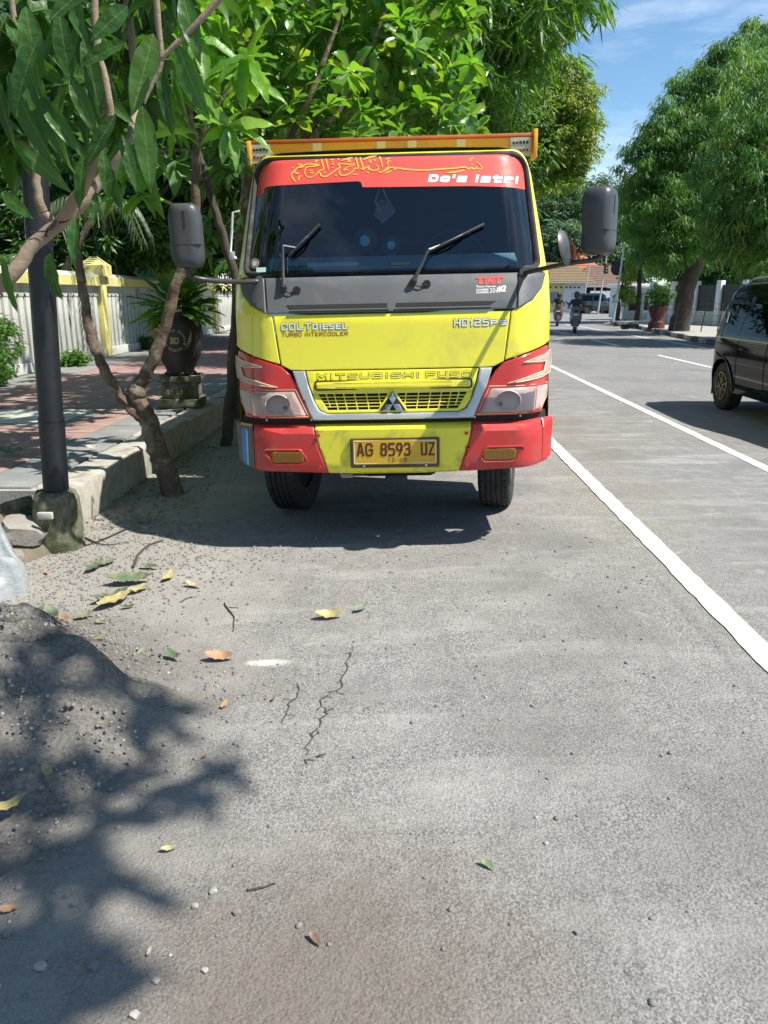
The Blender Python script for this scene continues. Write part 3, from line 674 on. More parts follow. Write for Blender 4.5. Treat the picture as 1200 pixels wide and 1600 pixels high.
def outer(u, v):
    if v > 2.32: 
        a = math.atan2(v - 2.3, abs(u) - .72) if abs(u) > .72 else pi/2
        if abs(u) > .72: uu = .72 + .185 * cos(a); return (math.copysign(uu, u), min(2.3 + .195 * sin(a), float(np.interp(uu, SX, SZ))))
        return (u, float(np.interp(abs(u), SX, SZ)))
    if v < 1.76 and abs(u) < .8: return (u, 1.675)
    return (math.copysign(cabw(v) - .001, u), max(1.672, v - (.03 if v < 1.76 else 0)))
ring('windscreen_frame', gl_in, outer, M['yel'], truck, .002)
gp_ = [Vector(CF(u, v, .004)) for u, v in gl_in]
mb = MB(); mb.tube(gp_ + gp_[:2], .021, 6, caps=False); gask = mb.build('windscreen_gasket', M['rubber'], truck, 60)
g_in = [(u * .985, 1.695 + (v - 1.695) * .985 + .005) for u, v in gl_in]
wsc = panel('windscreen', g_in, CF, M['wind'], truck, off=-.006, thick=.004, step=.035, bev=0, ang=60)
# red film with lettering across the top of the glass
bz = lambda px, py: ((px - 609.4) * .0040, 2.43 - (py - 247) * .00445 - (px - 400) * .000138)
bl_ = [(-.850, 2.178), (-.803, 2.188), (-.798, 2.222), (-.78, 2.232), (-.20, 2.245), (-.18, 2.238), (-.17, 2.207), (.0, 2.204), (.5, 2.198), (.853, 2.182)]
top_ = [(u, v) for u, v in g_in if v > 2.2][:]; top_ = sorted([p for p in top_ if p[0] > 0], key=lambda p: p[1]) + sorted([p for p in top_ if p[0] < 0], key=lambda p: -p[1])
bann = panel('windscreen_banner', bl_ + [(u*.995, v*.999) for u, v in top_], CF, M['banner'], wsc, off=-.003, thick=.002, step=.035, bev=0, ang=60)
cal = {  # strokes of the calligraphy, in 7.5x pixels from (445, 240)
 1: [[(130, 340), (85, 290), (75, 255), (110, 220), (150, 185), (200, 160), (150, 145), (155, 160)], [(110, 235), (145, 250), (160, 238)], [(165, 320), (165, 290), (190, 272), (200, 280)], [(165, 185), (200, 180), (250, 150), (320, 148), (390, 155), (400, 160), (340, 172), (270, 178), (240, 200), (235, 250), (265, 285), (320, 285), (370, 255), (400, 215)],
     [(285, 220), (330, 215)], [(285, 238), (345, 245)], [(345, 125), (380, 125)], [(355, 108), (395, 112)], [(75, 190), (105, 185)], [(425, 95), (445, 150), (455, 205), (415, 215), (395, 250)], [(480, 90), (500, 150), (512, 210)], [(455, 240), (480, 235)],
     [(415, 235), (430, 270), (480, 280), (540, 250), (600, 210), (650, 180), (625, 150), (680, 145), (750, 150), (815, 145), (810, 160), (740, 180), (690, 205)], [(545, 145), (580, 150)], [(530, 105), (580, 95)], [(560, 185), (575, 190)], [(620, 85), (640, 105)], [(590, 270), (615, 265)],
     [(645, 210), (645, 250), (680, 268), (740, 258), (790, 230), (830, 190)], [(660, 112), (740, 88), (800, 75)], [(730, 120), (780, 118)], [(735, 103), (780, 105)], [(690, 215), (720, 205), (750, 215)], [(835, 70), (850, 130), (865, 185), (835, 195), (800, 190)], [(885, 70), (905, 140), (925, 205), (890, 190)], [(925, 205), (960, 180), (1000, 200), (1040, 215), (1090, 205), (1100, 180), (1070, 150)],
     [(945, 185), (990, 175), (975, 215)], [(985, 122), (1025, 128)], [(990, 108), (1020, 108)], [(920, 100), (1000, 70), (1085, 55)], [(1050, 90), (1060, 120)], [(1112, 60), (1135, 120), (1150, 185)], [(1100, 225), (1130, 235), (1180, 205), (1225, 165)], [(960, 225), (990, 245)], [(800, 262), (860, 250)], [(550, 120), (570, 125)]],
 2: [[(0, 180), (35, 168), (70, 148), (105, 145), (120, 160), (95, 155)], [(110, 145), (200, 158), (330, 162), (460, 155), (580, 145), (660, 138), (680, 150), (712, 140), (722, 152), (748, 142), (760, 150), (790, 145), (775, 120), (745, 98)], [(55, 130), (60, 100), (80, 105)], [(40, 90), (78, 78)], [(510, 180), (590, 172), (660, 158)], [(690, 85), (728, 72)], [(705, 115), (720, 118)], [(765, 165), (770, 168)], [(35, 188), (90, 168)], [(690, 95), (710, 92)]]}
def stroke(parent, pts, w0, off, mat):
    P = bent([(x, z, 0) for x, z in pts], 4, 0) if len(pts) > 2 else [Vector((x, z, 0)) for x, z in (pts[0], ((pts[0][0]+pts[1][0])/2, (pts[0][1]+pts[1][1])/2), pts[1])]
    V = []; k = len(P)
    for i, p in enumerate(P):
        d = (P[min(i+1, k-1)] - P[max(i-1, 0)]); d = Vector((-d.y, d.x)).normalized() if d.length > 0 else Vector((0, 1))
        h = w0 * (.55 + .45 * abs(sin(1.1 + 2.3 * i / k))) * (1 if 0 < i < k-1 else .35)
        V += [CF(p.x + d.x*h, p.y + d.y*h, off), CF(p.x - d.x*h, p.y - d.y*h, off)]
    mbc.add(V, [(2*i, 2*i+1, 2*i+3, 2*i+2) for i in range(k-1)])
for q, (s_, ox, oy) in ((1, (7.5, 445, 240)), (2, (5.0, 595, 235))):
    for st in cal[q]:
        mbc = MB(); pts = [bz(ox + x/s_, oy + y/s_) for x, y in st]; stroke(bann, pts, .0045, .0002, M['gold'])
        mbc.build('calligraphy_stroke', M['gold'], bann, fix=False)
glyphs('lettering', "Do'a istri", CF, M['white'], bann, .235, 2.228, .80, 2.276, .0085, off=-.001, shear=.25, slope=-.03, gap=.2)
# yellow panels under the glass
low = [(-.675, 1.160), (-.617, 1.130), (-.526, 1.128), (.526, 1.128), (.617, 1.130), (.675, 1.160), (.713, 1.452), (-.713, 1.452)]
panel('front_panel', low, CF, M['yel'], truck, off=.012, thick=.02, bev=.006)
cl = [(-.72, 1.452), (-.682, 1.166), (-.945, 1.243), (-.989, 1.262), (-.989, 1.70), (-.952, 1.70), (-.945, 1.65), (-.925, 1.585), (-.86, 1.513)]
for q in (cl, mirror(cl)): panel('corner_panel', q, CF, M['yel'], truck, off=.010, thick=.018, bev=.006, step=.05)
# grey cowl with slots
panel('cowl', [(-.748, 1.463), (.748, 1.463), (.765, 1.672), (-.765, 1.672)], CF, M['cowl'], truck, off=.016, thick=.02, bev=.006)
cc = [(-.754, 1.466), (-.86, 1.519), (-.918, 1.588), (-.938, 1.652), (-.942, 1.672), (-.771, 1.672)]
for q in (cc, mirror(cc)):
    o = panel('cowl_corner', q, CF, M['cowl'], truck, off=.022, thick=.03, bev=.006, step=.035)
for a in ([(-.60, 1.484), (-.022, 1.484), (-.022, 1.512), (-.63, 1.512)], [(.03, 1.484), (.585, 1.484), (.63, 1.512), (.03, 1.512)]):
    o = panel('cowl_slot', a, CF, M['dark'], truck, off=.0175, thick=.004, bev=0)
    lip = [Vector(CF(a[0][0] - .01 + (a[1][0] - a[0][0] + .02) * i / 8, 1.478, .019)) for i in range(9)]
    mb = MB(); mb.tube(lip, .006, 6); mb.build('slot_lip', M['cowl'], o)
# decals
def outlined(s, x0, z0, x1, z1, slope=0, bold=.015, off=.014, fill='white', parent=truck, hw=.0041, gap=.24):
    h = hw; e = .0024
    a = glyphs('lettering_outline', s, CF, M['black'], parent, x0-e, z0-e, x1+e, z1+e, h+e, off=off, gap=gap - .06)
    for o_, g_ in zip(a, glyphs('lettering', s, CF, M[fill], parent, x0, z0, x1, z1, h, off=off+.0016, gap=gap)): pass
outlined('COLT', -.665, 1.366, -.483, 1.408, bold=.03)
outlined('DIESEL', -.475, 1.367, -.262, 1.402, bold=.03)
glyphs('lettering', 'TURBO INTERCOOLER', CF, M['maroon'], truck, -.665, 1.328, -.262, 1.352, .0019, off=.0135, gap=.25)
outlined('HD125', .375, 1.368, .585, 1.412, bold=.03)
outlined('PS', .594, 1.370, .692, 1.402, bold=.03)
text_part('lettering', 'TMT', CF, M['banner'], truck, .51, 1.607, .675, 1.652, off=.0175, bold=.07)
text_part('lettering', 'Temu Kangen', CF, M['white'], truck, .51, 1.586, .63, 1.602, off=.0175, bold=.02)
text_part('lettering', 'NOVEMBER', CF, M['white'], truck, .51, 1.571, .585, 1.583, off=.0175, bold=.02)
text_part('lettering', 'DESEMBER', CF, M['white'], truck, .51, 1.556, .585, 1.568, off=.0175, bold=.02)
text_part('lettering', '20', CF, M['white'], truck, .59, 1.558, .625, 1.585, off=.0175)
text_part('lettering', '#2', CF, M['white'], truck, .63, 1.56, .69, 1.60, off=.0175, bold=.04, shear=.25)
# lamp units
lamp = [(-.975, 1.235), (-.945, 1.235), (-.675, 1.153), (-.625, 1.105), (-.575, 1.03), (-.485, .842), (-.925, .842), (-.968, .98), (-.985, 1.1)]
brk = [(-.795, 1.150), (-.93, 1.185), (-.982, 1.208), (-.988, 1.14), (-.978, 1.075), (-.895, 1.048), (-.70, 1.03), (-.925, 1.088), (-.945, 1.145)]
head = [(-.885, 1.0), (-.60, 1.002), (-.53, .862), (-.868, .86)]
side = [(-.96, 1.0), (-.893, 1.002), (-.876, .862), (-.915, .875), (-.945, .93)]
zig = [(-.955, 1.13), (-.775, 1.122), (-.665, 1.022), (-.92, 1.045)]
for s_ in (-1, 1):
    fl = (lambda q: q) if s_ < 0 else mirror
    hl = panel('headlight_unit', fl(lamp), CF, M['red'], truck, off=.016, thick=.03, bev=.01, step=.045)
    panel('indicator_lens', fl(brk), CF, M['lenswhite'], hl, off=.024, thick=.01, bev=.004, step=.04)
    # headlight: bright bowl behind a clear ribbed cover, cream pinstripe round it
    rf = panel('reflector', fl(head), CF, M['reflector'], hl, off=.0185, thick=.004, bev=.002, step=.05)
    hx = s_ * .70; b0 = Vector(CF(hx, .93, .02)); mb = MB()
    Mx = Matrix.Translation(b0) @ Matrix.Rotation(pi/2, 4, 'X') @ Matrix.Scale(1.25, 4, (1, 0, 0))
    mb.lathe([(.006, .0), (.03, .002), (.056, .012), (.062, .018), (.060, .02)], 20, M=Mx); mb.build('bowl', M['reflector'], hl)
    mb = MB(); mb.lathe([(.001, .012), (.012, .012), (.012, .02), (.001, .021)], 10, M=Matrix.Translation(b0 + Vector((s_ * -.045, 0, -.02))) @ Matrix.Rotation(pi/2, 4, 'X')); mb.build('bulb_cap', M['black'], hl)
    panel('headlight_lens', fl(head), CF, M['lens'], hl, off=.044, thick=.018, bev=.006, step=.06)
    panel('side_lens', fl(side), CF, M['lenswhite'], hl, off=.024, thick=.01, bev=.004, step=.04)
    for outl in (brk, [(-.965, 1.012), (-.59, 1.014), (-.512, .852), (-.90, .852), (-.955, .93)]):
        q = fl(outl); P = []
        for a, b in zip(q, q[1:] + q[:1]):
            for i in range(4): P.append(Vector(CF(a[0] + (b[0]-a[0])*i/4, a[1] + (b[1]-a[1])*i/4, .0265 if outl is brk else .019)))
        mb = MB(); mb.tube(P + P[:1], .0024, 4, caps=False); mb.build('pinstripe', M['cream'], hl)
# chrome surround
chs = [(-.605, 1.124), (-.575, 1.03), (-.487, .832), (.487, .832), (.575, 1.03), (.605, 1.124), (.53, 1.124), (.515, 1.05), (.474, .935), (.445, .888), (.40, .868), (-.40, .868), (-.445, .888), (-.474, .935), (-.515, 1.05), (-.53, 1.124)]
panel('grille_surround', chs, CF, M['silver'], truck, off=.026, thick=.04, bev=.008, step=.07)
gr = panel('grille_panel', [(-.522, 1.122), (-.508, 1.05), (-.485, .985), (.485, .985), (.508, 1.05), (.522, 1.122)], CF, M['yel'], truck, off=.014, thick=.02, bev=.004)
outlined('MITSUBISHI', -.455, 1.074, .165, 1.106, off=.0155, fill='yel', parent=gr, hw=.0037, gap=.26)
outlined('FUSO', .205, 1.074, .478, 1.106, off=.0155, fill='yel', parent=gr, hw=.0037, gap=.26)
mb = MB()
for i in range(17):
    pass
P = [(u, z) for u, z in rrect(-.462, 1.018, .472, 1.055, .012, 3)]
panel('grille_bar', P, CF, M['yel'], gr, off=.04, thick=.03, bev=.01, step=.12)
q = [Vector(CF(u, z, .0155)) for u, z in rrect(-.470, 1.010, .480, 1.062, .014, 3)]; mb = MB(); mb.tube(q + q[:1], .005, 5, caps=False); mb.build('bar_shadow_gap', M['black'], gr)
# mesh: dark cavity behind a lattice of yellow bars
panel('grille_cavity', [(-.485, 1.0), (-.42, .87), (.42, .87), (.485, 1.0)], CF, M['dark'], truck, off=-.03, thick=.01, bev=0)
fr_o = [(-.485, .983), (-.47, .935), (-.44, .892), (-.40, .872), (.40, .872), (.44, .892), (.47, .935), (.485, .983), (.452, .983), (.395, .889), (-.395, .889), (-.452, .983)]
panel('grille_lower_frame', fr_o, CF, M['yel'], gr, off=.014, thick=.03, bev=.003)
def bar(a, b, r=.0042):
    P = [Vector(CF(a[0] + (b[0]-a[0])*i/6, a[1] + (b[1]-a[1])*i/6, .006)) for i in range(7)]
    mb = MB(); mb.tube(P, r, 6); mb.build('lattice_bar', M['yel'], gr)
for k in range(1, 5): z = .985 - k * .0195; w_ = .452 - (.985 - z) * .6; bar((-w_, z), (w_, z), .0034)
for x in (.083, .16, .232, .298, .355, .405):
    for s_ in (-1, 1): bar((s_ * x, .985), (s_ * (x - .01 - x*.035), .889 if x < .38 else .905), .0042)
for k, x in enumerate((.03,)): bar((-x, .985), (-x, .96)); bar((x, .985), (x, .96))
# three diamond emblem
def dia(cx, cz, a, rot):
    u = [Vector((0, 0)), Vector((a * .5, a * .866)), Vector((0, a * 1.732)), Vector((-a * .5, a * .866))]
    c_, s_ = cos(rot), sin(rot); return [(cx + p.x * c_ - p.y * s_, cz + p.x * s_ + p.y * c_) for p in u]
em = panel('emblem_backing', [(-.095, .878), (.095, .878), (.008, 1.008), (-.008, 1.008)], CF, M['yel'], gr, off=.018, thick=.02, bev=.003)
panel('emblem_recess', [(-.082, .883), (.082, .883), (0, .998)], CF, M['dark'], em, off=.019, thick=.003, bev=0)
for rt in (0, 2*pi/3, -2*pi/3): panel('emblem_diamond', dia(0, .921, .0415, rt), CF, M['chrome'], em, off=.034, thick=.014, bev=.004)
# valance between lamps and bumper
def BF(u, v, off=0.0):
    t = abs(u) / .93; y = .0 + .03 * t * t + .17 * (max(0, t - .82) / .22) ** 1.9
    if v > .775: y += (v - .775) * 1.6
    if v < .54: y += (.54 - v) * .4
    return (u + (math.copysign(off * .5, u) if abs(u) > .92 else 0), y - off, v)
panel('valance', [(-.95, .79), (.95, .79), (.94, .845), (-.94, .845)], CF, M['dark'], truck, off=-.02, thick=.02, bev=0)
for x in (-.78, -.50, .50, .78):
    mb = MB(); mb.cyl(CF(x, .83, -.015), CF(x, .83, -.008), .006, 8); mb.build('valance_bolt', M['chrome'], truck)
bump_c = panel('bumper', [(-.478, .802), (-.462, .70), (-.40, .503), (-.2, .497), (.2, .497), (.40, .503), (.462, .70), (.478, .802)], BF, M['yel_b'], truck, off=.0, thick=.05, bev=.012, step=.03)
es = [(-.481, .802), (-.465, .70), (-.403, .503), (-.88, .520), (-.925, .525), (-.92, .80)]
for s_ in (-1, 1):
    q = [(-.868 if u < -.91 else (u + .02 if u < -.87 else u), v) for u, v in es] if s_ < 0 else mirror(es)
    e = panel('bumper_side', q, BF, M['red2'], bump_c, off=.0, thick=.05, bev=.012, step=.05)
    fg = rrect(-.762, .562, -.535, .655, [.035, .035, .02, .02], 4); fg = [(u * (1 + (.05 if v > .6 else 0)), v) for u, v in fg]; fg = fg if s_ < 0 else mirror(fg)
    panel('fog_recess', fg, BF, M['maroon'], e, off=.004, thick=.006, bev=.0, step=.06)
    fi = rrect(-.75, .573, -.548, .645, .024, 4); fi = fi if s_ < 0 else mirror(fi)
    fo = panel('fog_lamp', fi, BF, M['amber'], e, off=.008, thick=.006, bev=.004, step=.05)
    for i in range(13):
        x = s_ * (.562 + i * .0145); mb = MB(); mb.tube([BF(x, .58, .0085), BF(x, .638, .0085)], .0026, 4); mb.build('lens_rib', M['amber'], fo)
    P = [Vector(BF(u, v, .003)) for u, v in fg]; mb = MB(); mb.tube(P + P[:1], .006, 5, caps=False); mb.build('fog_rim', M['red2'], e)
    en = [(-.928, .80), (-.933, .525), (-.985, .545), (-.995, .79)] if s_ > 0 else [(-.872, .80), (-.872, .522), (-.985, .545), (-.995, .79)]
    o = panel('bumper_end', en if s_ < 0 else mirror(en), BF, M['cowl'] if s_ < 0 else M['red2'], bump_c, off=.0, thick=.05, bev=.01, step=.02)
    if s_ < 0:
        panel('blue_stripe', [(-.928, .772), (-.934, .535), (-.97, .545), (-.965, .76)], BF, M['blue'], o, off=.002, thick=.002, bev=0, step=.02)
        panel('light_stripe', [(-.912, .76), (-.92, .535), (-.932, .536), (-.926, .771)], BF, M['skyblue'], o, off=.002, thick=.002, bev=0, step=.02)
        panel('yellow_stripe', [(-.88, .80), (-.88, .788), (-.975, .783), (-.975, .795)], BF, M['orange'], o, off=.003, thick=.002, bev=0, step=.02)
    else: panel('cream_stripe', [(.925, .80), (.93, .75), (.938, .75), (.933, .80)], BF, M['cream'], o, off=.002, thick=.002, bev=0, step=.02)
    # side return of the bumper
    mb = MB(); mb.box((s_*.975 - .02, .3, .53), (s_*.975 + .012, .58, .79), bev=.01); mb.build('bumper_return', M['red2'], bump_c)
for x, z in ((-.455, .742), (-.452, .545), (.445, .742), (.452, .545)):
    mb = MB(); mb.cyl(BF(x, z, -.002), BF(x, z, .009), .011, 8); mb.build('bumper_bolt', M['red2'], bump_c)
# number plate
pf = panel('plate_frame', rrect(-.262, .54, .282, .722, .008, 2), BF, M['platef'], truck, off=.018, thick=.016, bev=.004, step=.2)
pl = panel('number_plate', rrect(-.245, .562, .265, .712, .006, 2), BF, M['platey'], pf, off=.021, thick=.004, bev=.002, step=.2)
P = [Vector(BF(u, v, .0215)) for u, v in rrect(-.238, .567, .258, .706, .006, 2)]; mb = MB(); mb.tube(P + P[:1], .0016, 4, caps=False); mb.build('plate_border', M['white'], pl)
for s, a, b in (('A', -.222, -.177), ('G', -.170, -.122), ('8', -.078, -.036), ('5', -.030, .012), ('9', .018, .058), ('3', .064, .106), ('U', .168, .207), ('Z', .214, .254)):
    glyphs('plate_character', s, BF, M['plater'], pl, a, .613, b, .695, .0058, off=.0225, narrow='')
for s, a, b in (('12', -.035, .01), ('-', .02, .03), ('28', .038, .082)):
    z0, z1 = (.577, .601) if s != '-' else (.587, .591)
    glyphs('plate_character', s, BF, M['plater'], pl, a, z0 - (.006 if s == '-' else 0), b, z1 + (.006 if s == '-' else 0), .0017, off=.0225, gap=.4, narrow='')
for x in (-.18, .2): mb = MB(); mb.cyl(BF(x, .553, .016), BF(x, .553, .024), .008, 8); mb.build('plate_screw', M['chrome'], pf)
# wipers
def wiper(px, pz, ex, ez, tx, tz, hx, hz):
    b = Vector(CF(px, pz, .03)); wp = MB()
    wp.cyl(CF(px, pz, -.0), CF(px, pz, .05), .022, 12); o = wp.build('wiper', M['black'], truck)
    e = Vector(CF(ex, ez, .055)); mb = MB(); mb.tube([CF(px, pz, .045), Vector(CF(px, pz, .05)).lerp(e, .25), Vector(CF(px, pz, .06)).lerp(e, .6), e], [.016, .011, .008, .007], 6); mb.build('wiper_arm', M['armblack'], o)
    t_ = Vector(CF(tx, tz, .02)); h_ = Vector(CF(hx, hz, .02)); mb = MB(); mb.tube([h_, h_.lerp(t_, .5), t_], .009, 5)
    mb.tube([e, h_.lerp(t_, .25)], .008, 5); mb.build('wiper_blade', M['armblack'], o)
    mb = MB(); mb.tube([h_.lerp(t_, .05) + Vector((0, -.02, .0)), h_.lerp(t_, .4) + Vector((0, -.03, 0)), h_.lerp(t_, .62) + Vector((0, -.012, 0))], .006, 5); mb.build('blade_bridge', M['armblack'], o)
    mb = MB(); mb.cyl(Vector(CF(px + .08, pz - .015, .014)), Vector(CF(px + .08, pz - .015, .03)), .024, 14); mb.build('washer_cap', M['rubber'], o)
    mb = MB(); mb.tube([CF(px + .01, pz - .02, .03), CF(px + .04, pz - .03, .03), CF(px + .075, pz - .018, .03)], .004, 5); mb.build('washer_hose', M['black'], o)
wiper(-.647, 1.612, -.654, 1.86, -.434, 1.985, -.62, 1.80)
wiper(.135, 1.632, .23, 1.815, .572, 1.963, .215, 1.80)
# mirrors
def mirror_house(cx, cy, cz, w_, h_, d_, yaw, parent, nm='mirror_housing'):
    V = []; k = 6; m_ = 24; prof = [(.30, -.5), (.72, -.47), (.93, -.3), (1.0, 0.0), (.98, .38), (.9, .5), (.3, .5)]
    for s, y in prof:
        for (x, z) in [(p[0], p[1]) for p in rrect(-.5, -.5, .5, .5, .24, 5)]: V.append((x * w_ * s * (1 + .16 * (z < 0) * 0), y * d_, z * h_ * (1 if s > .9 else .6 + .4 * s)))
    m_ = 24; F = [(i*m_+j, i*m_+(j+1) % m_, (i+1)*m_+(j+1) % m_, (i+1)*m_+j) for i in range(len(prof)-1) for j in range(m_)] + [tuple(range(m_))[::-1], tuple(range((len(prof)-1)*m_, len(prof)*m_))]
    Mt = Matrix.Translation((cx, cy, cz)) @ Matrix.Rotation(yaw, 4, 'Z'); mb = MB(); mb.add([Mt @ Vector(p) for p in V], F); o = mb.build(nm, M['mirrorgrey'], parent, 50)
    mb = MB(); mb.prism(rrect(-.42*w_, -.44*h_, .42*w_, .44*h_, .03), .5*d_ + .001, .5*d_ + .004, 'y', M=Mt); mb.build('mirror_glass', M['mglass'], o)
    mb = MB(); mb.box((-.46*w_, -.505*d_, -.145*h_), (.46*w_, -.3*d_, -.135*h_), M=Mt); mb.build('housing_seam', M['black'], o)
    mb = MB(); mb.prism(rrect(-.03*w_, .1*h_, .05*w_, .38*h_, .006, 2), -.512*d_, -.46*d_, 'y', M=Mt); mb.build('housing_groove', M['black'], o)
    return o
def arm(pts, parent, nm='mirror_arm'):
    mb = MB(); mb.tube(bent(pts, 5, 0), .014, 10); return mb.build(nm, M['armblack'], parent, 60)
a = arm([(-.80, .30, 1.655), (-.90, -.02, 1.65), (-1.02, -.20, 1.66), (-1.10, -.22, 1.685), (-1.118, -.22, 1.75)], truck); mirror_house(-1.103, -.215, 1.888, .178, .33, .125, .12, a)
a = arm([(.80, .25, 1.668), (.88, -.02, 1.685), (.99, -.20, 1.705), (1.12, -.225, 1.722), (1.165, -.22, 1.785)], truck); mirror_house(1.137, -.205, 1.912, .178, .34, .145, .95, a)
mb = MB(); mb.cyl((.80, .32, 1.64), (.80, .22, 1.675), .028, 12); mb.build('mirror_pivot', M['armblack'], a)
mb = MB(); mb.cyl((-.80, .32, 1.64), (-.80, .24, 1.665), .026, 12); mb.build('mirror_pivot', M['chrome'], truck)
# round lookdown mirror on the driver side arm
Mt = Matrix.Translation((.945, -.235, 1.782)) @ Matrix.Rotation(R(62), 4, 'Z') @ Matrix.Rotation(R(-14), 4, 'X') @ Matrix.Rotation(pi/2, 4, 'X')
mb = MB(); mb.lathe([(.001, .03), (.05, .026), (.085, .014), (.098, 0), (.092, -.006), (.001, -.008)], 20, M=Mt); mb.build('round_mirror', M['mirrorgrey'], truck, 50)
mb = MB(); mb.tube([(1.005, -.21, 1.705), (1.005, -.21, 1.78), (.99, -.21, 1.805), (.96, -.215, 1.79)], .009, 6); mb.build('round_mirror_bracket', M['redrail'], truck)
# grab handle and stickers
mb = MB(); mb.tube([(-.955, .55, 2.09), (-.995, .53, 2.08), (-1.005, .5, 1.95), (-1.012, .46, 1.84), (-.98, .46, 1.80)], .008, 8); mb.build('grab_handle', M['silver'], truck)
mb = MB(); mb.box((-1.02, .44, 1.79), (-.985, .475, 1.845), bev=.01); mb.build('handle_foot', M['silver'], truck)
wst = bann; th = [2*pi*i/24 for i in range(24)]
o = panel('round_sticker', [(-.845 + .030*cos(a), 1.765 + .030*sin(a)) for a in th], CF, M['white'], wsc, off=.001, thick=.002, bev=0)
panel('sticker_disc', [(-.845 + .025*cos(a), 1.765 + .025*sin(a)) for a in th], CF, M['maroon'], o, off=.0018, thick=.001, bev=0)
panel('sticker_face', [(-.845 + .018*cos(a), 1.765 + .018*sin(a)) for a in th], CF, M['white'], o, off=.0024, thick=.001, bev=0)
panel('card', [(-.83, 1.71), (-.765, 1.71), (-.765, 1.738), (-.83, 1.738)], CF, M['pale'], wsc, off=.0, thick=.001, bev=0)
# side windows and doors
for s_ in (-1, 1):
    mb = MB(); mb.prism([(.62, 1.70), (1.5, 1.70), (1.5, 2.32), (.84, 2.32)], 0, .008, 'x')
    for i, v in enumerate(mb.v): mb.v[i] = (s_ * (cabw(v[2]) * .999 + .002 + v[0]), v[1], v[2])
    o = mb.build('side_window', M['dglass'], truck)
    mb = MB(); mb.box((s_*1.0 - .004, .52, .9), (s_*1.0 + .004, .526, 1.68)); mb.box((s_*1.0 - .004, 1.56, .9), (s_*1.0 + .004, 1.566, 1.68)); mb.build('door_seam', M['black'], truck)
    mb = MB(); mb.box((s_*1.01 - .015, 1.35, 1.45), (s_*1.01 + .015, 1.5, 1.49), bev=.008); mb.build('door_handle', M['black'], truck)
# interior seen through the glass
mb = MB(); mb.prism([(.30, 1.35), (.33, 1.72), (.52, 1.80), (.72, 1.79), (.80, 1.5), (.80, 1.35)], -.78, .78, 'x'); dsh = mb.build('dashboard', M['dash'], truck)
for x, y0, w_ in ((-.52, .36, .2), (-.36, .35, .16)): mb = MB(); mb.box((x, y0, 1.735), (x + w_, y0 + .07, 1.76)); mb.build('dashboard_paper', M['skyblue'], dsh)
M['post'] = pm('yellowed note', (.45, .45, .18), .8); mb = MB(); mb.box((.0, .35, 1.735), (.12, .42, 1.752)); mb.build('dashboard_note', M['post'], dsh)
mb = MB(); P = [(.42 + .2*cos(a), .86 + .07*sin(a), 1.80 + .17*sin(a)) for a in [2*pi*i/20 for i in range(20)]]; mb.tube(P + P[:1], .014, 6, caps=False); mb.tube([(.24, .87, 1.80), (.6, .87, 1.80)], .012, 5); mb.build('steering_wheel', M['black'], truck)
for x in (-.45, .42):
    mb = MB(); mb.box((x - .24, 1.38, 1.0), (x + .24, 1.5, 1.95), bev=.04); mb.box((x - .14, 1.39, 1.97), (x + .14, 1.47, 2.15), bev=.03); mb.build('seat', M['seat'], truck)
for x, z, r in ((-.17, 1.93, .042), (.0, 1.90, .033)):
    o = MB(); o.lathe([(.001, .012), (r, .012), (r*1.9, .0), (r*1.9, -.015), (.001, -.015)], 20, M=Matrix.Translation((x, .64, z - .03)) @ Matrix.Rotation(pi/2, 4, 'X')); o = o.build('fan_speaker', M['black'], truck)
    mb = MB(); mb.lathe([(.001, .016), (r*.8, .014), (r*.8, .010), (.001, .010)], 16, M=Matrix.Translation((x, .64, z - .03)) @ Matrix.Rotation(pi/2, 4, 'X')); mb.build('speaker_cone', M['skyblue'], o)
M['cloth'] = pm('hanging cloth', (.3, .32, .42), .8, var=.3)
mb = MB(); mb.tube([(-.06, .70, 2.24), (-.1, .69, 2.14), (-.06, .69, 2.05), (-.02, .69, 2.14), (-.06, .70, 2.24)], .006, 5); mb.build('hanging_charm', M['black'], truck)
mb = MB(); mb.prism([(-.09, 2.18), (-.01, 2.18), (.03, 2.10), (-.06, 2.03), (-.12, 2.08)], .95, .955, 'y'); mb.build('hanging_pennant', M['cloth'], truck)
# chassis, axle and wheels
mb = MB(); mb.box((-.42, .3, .5), (-.34, 6.0, .68)); mb.box((.34, .3, .5), (.42, 6.0, .68)); mb.box((-.4, .4, .52), (.4, .48, .66)); mb.build('chassis_rail', M['dark'], truck)
mb = MB(); mb.box((-.62, 1.0, .3), (.62, 1.1, .4), bev=.02); mb.box((-.25, .75, .3), (.3, 1.3, .62), bev=.05); mb.build('front_axle', M['dark'], truck)
mb = MB(); mb.box((-.93, .5, .62), (-.5, .53, .85)); mb.box((.5, .5, .62), (.93, .53, .85)); mb.box((-.4, .5, .62), (.4, .52, .84)); mb.box((-.95, .45, .8), (.95, 1.7, .84)); mb.build('mudguard', M['dark'], truck)
mb = MB(); mb.tube([(-.33, .25, .56), (-.33, .26, .46), (-.335, .26, .43)], .022, 6); mb.box((-.345, .23, .42), (-.27, .28, .45), bev=.008); mb.build('tow_bracket', M['concrete'], truck)
M['rimgrey'] = pm('painted steel rim', (.12, .12, .11), .6, var=.3)
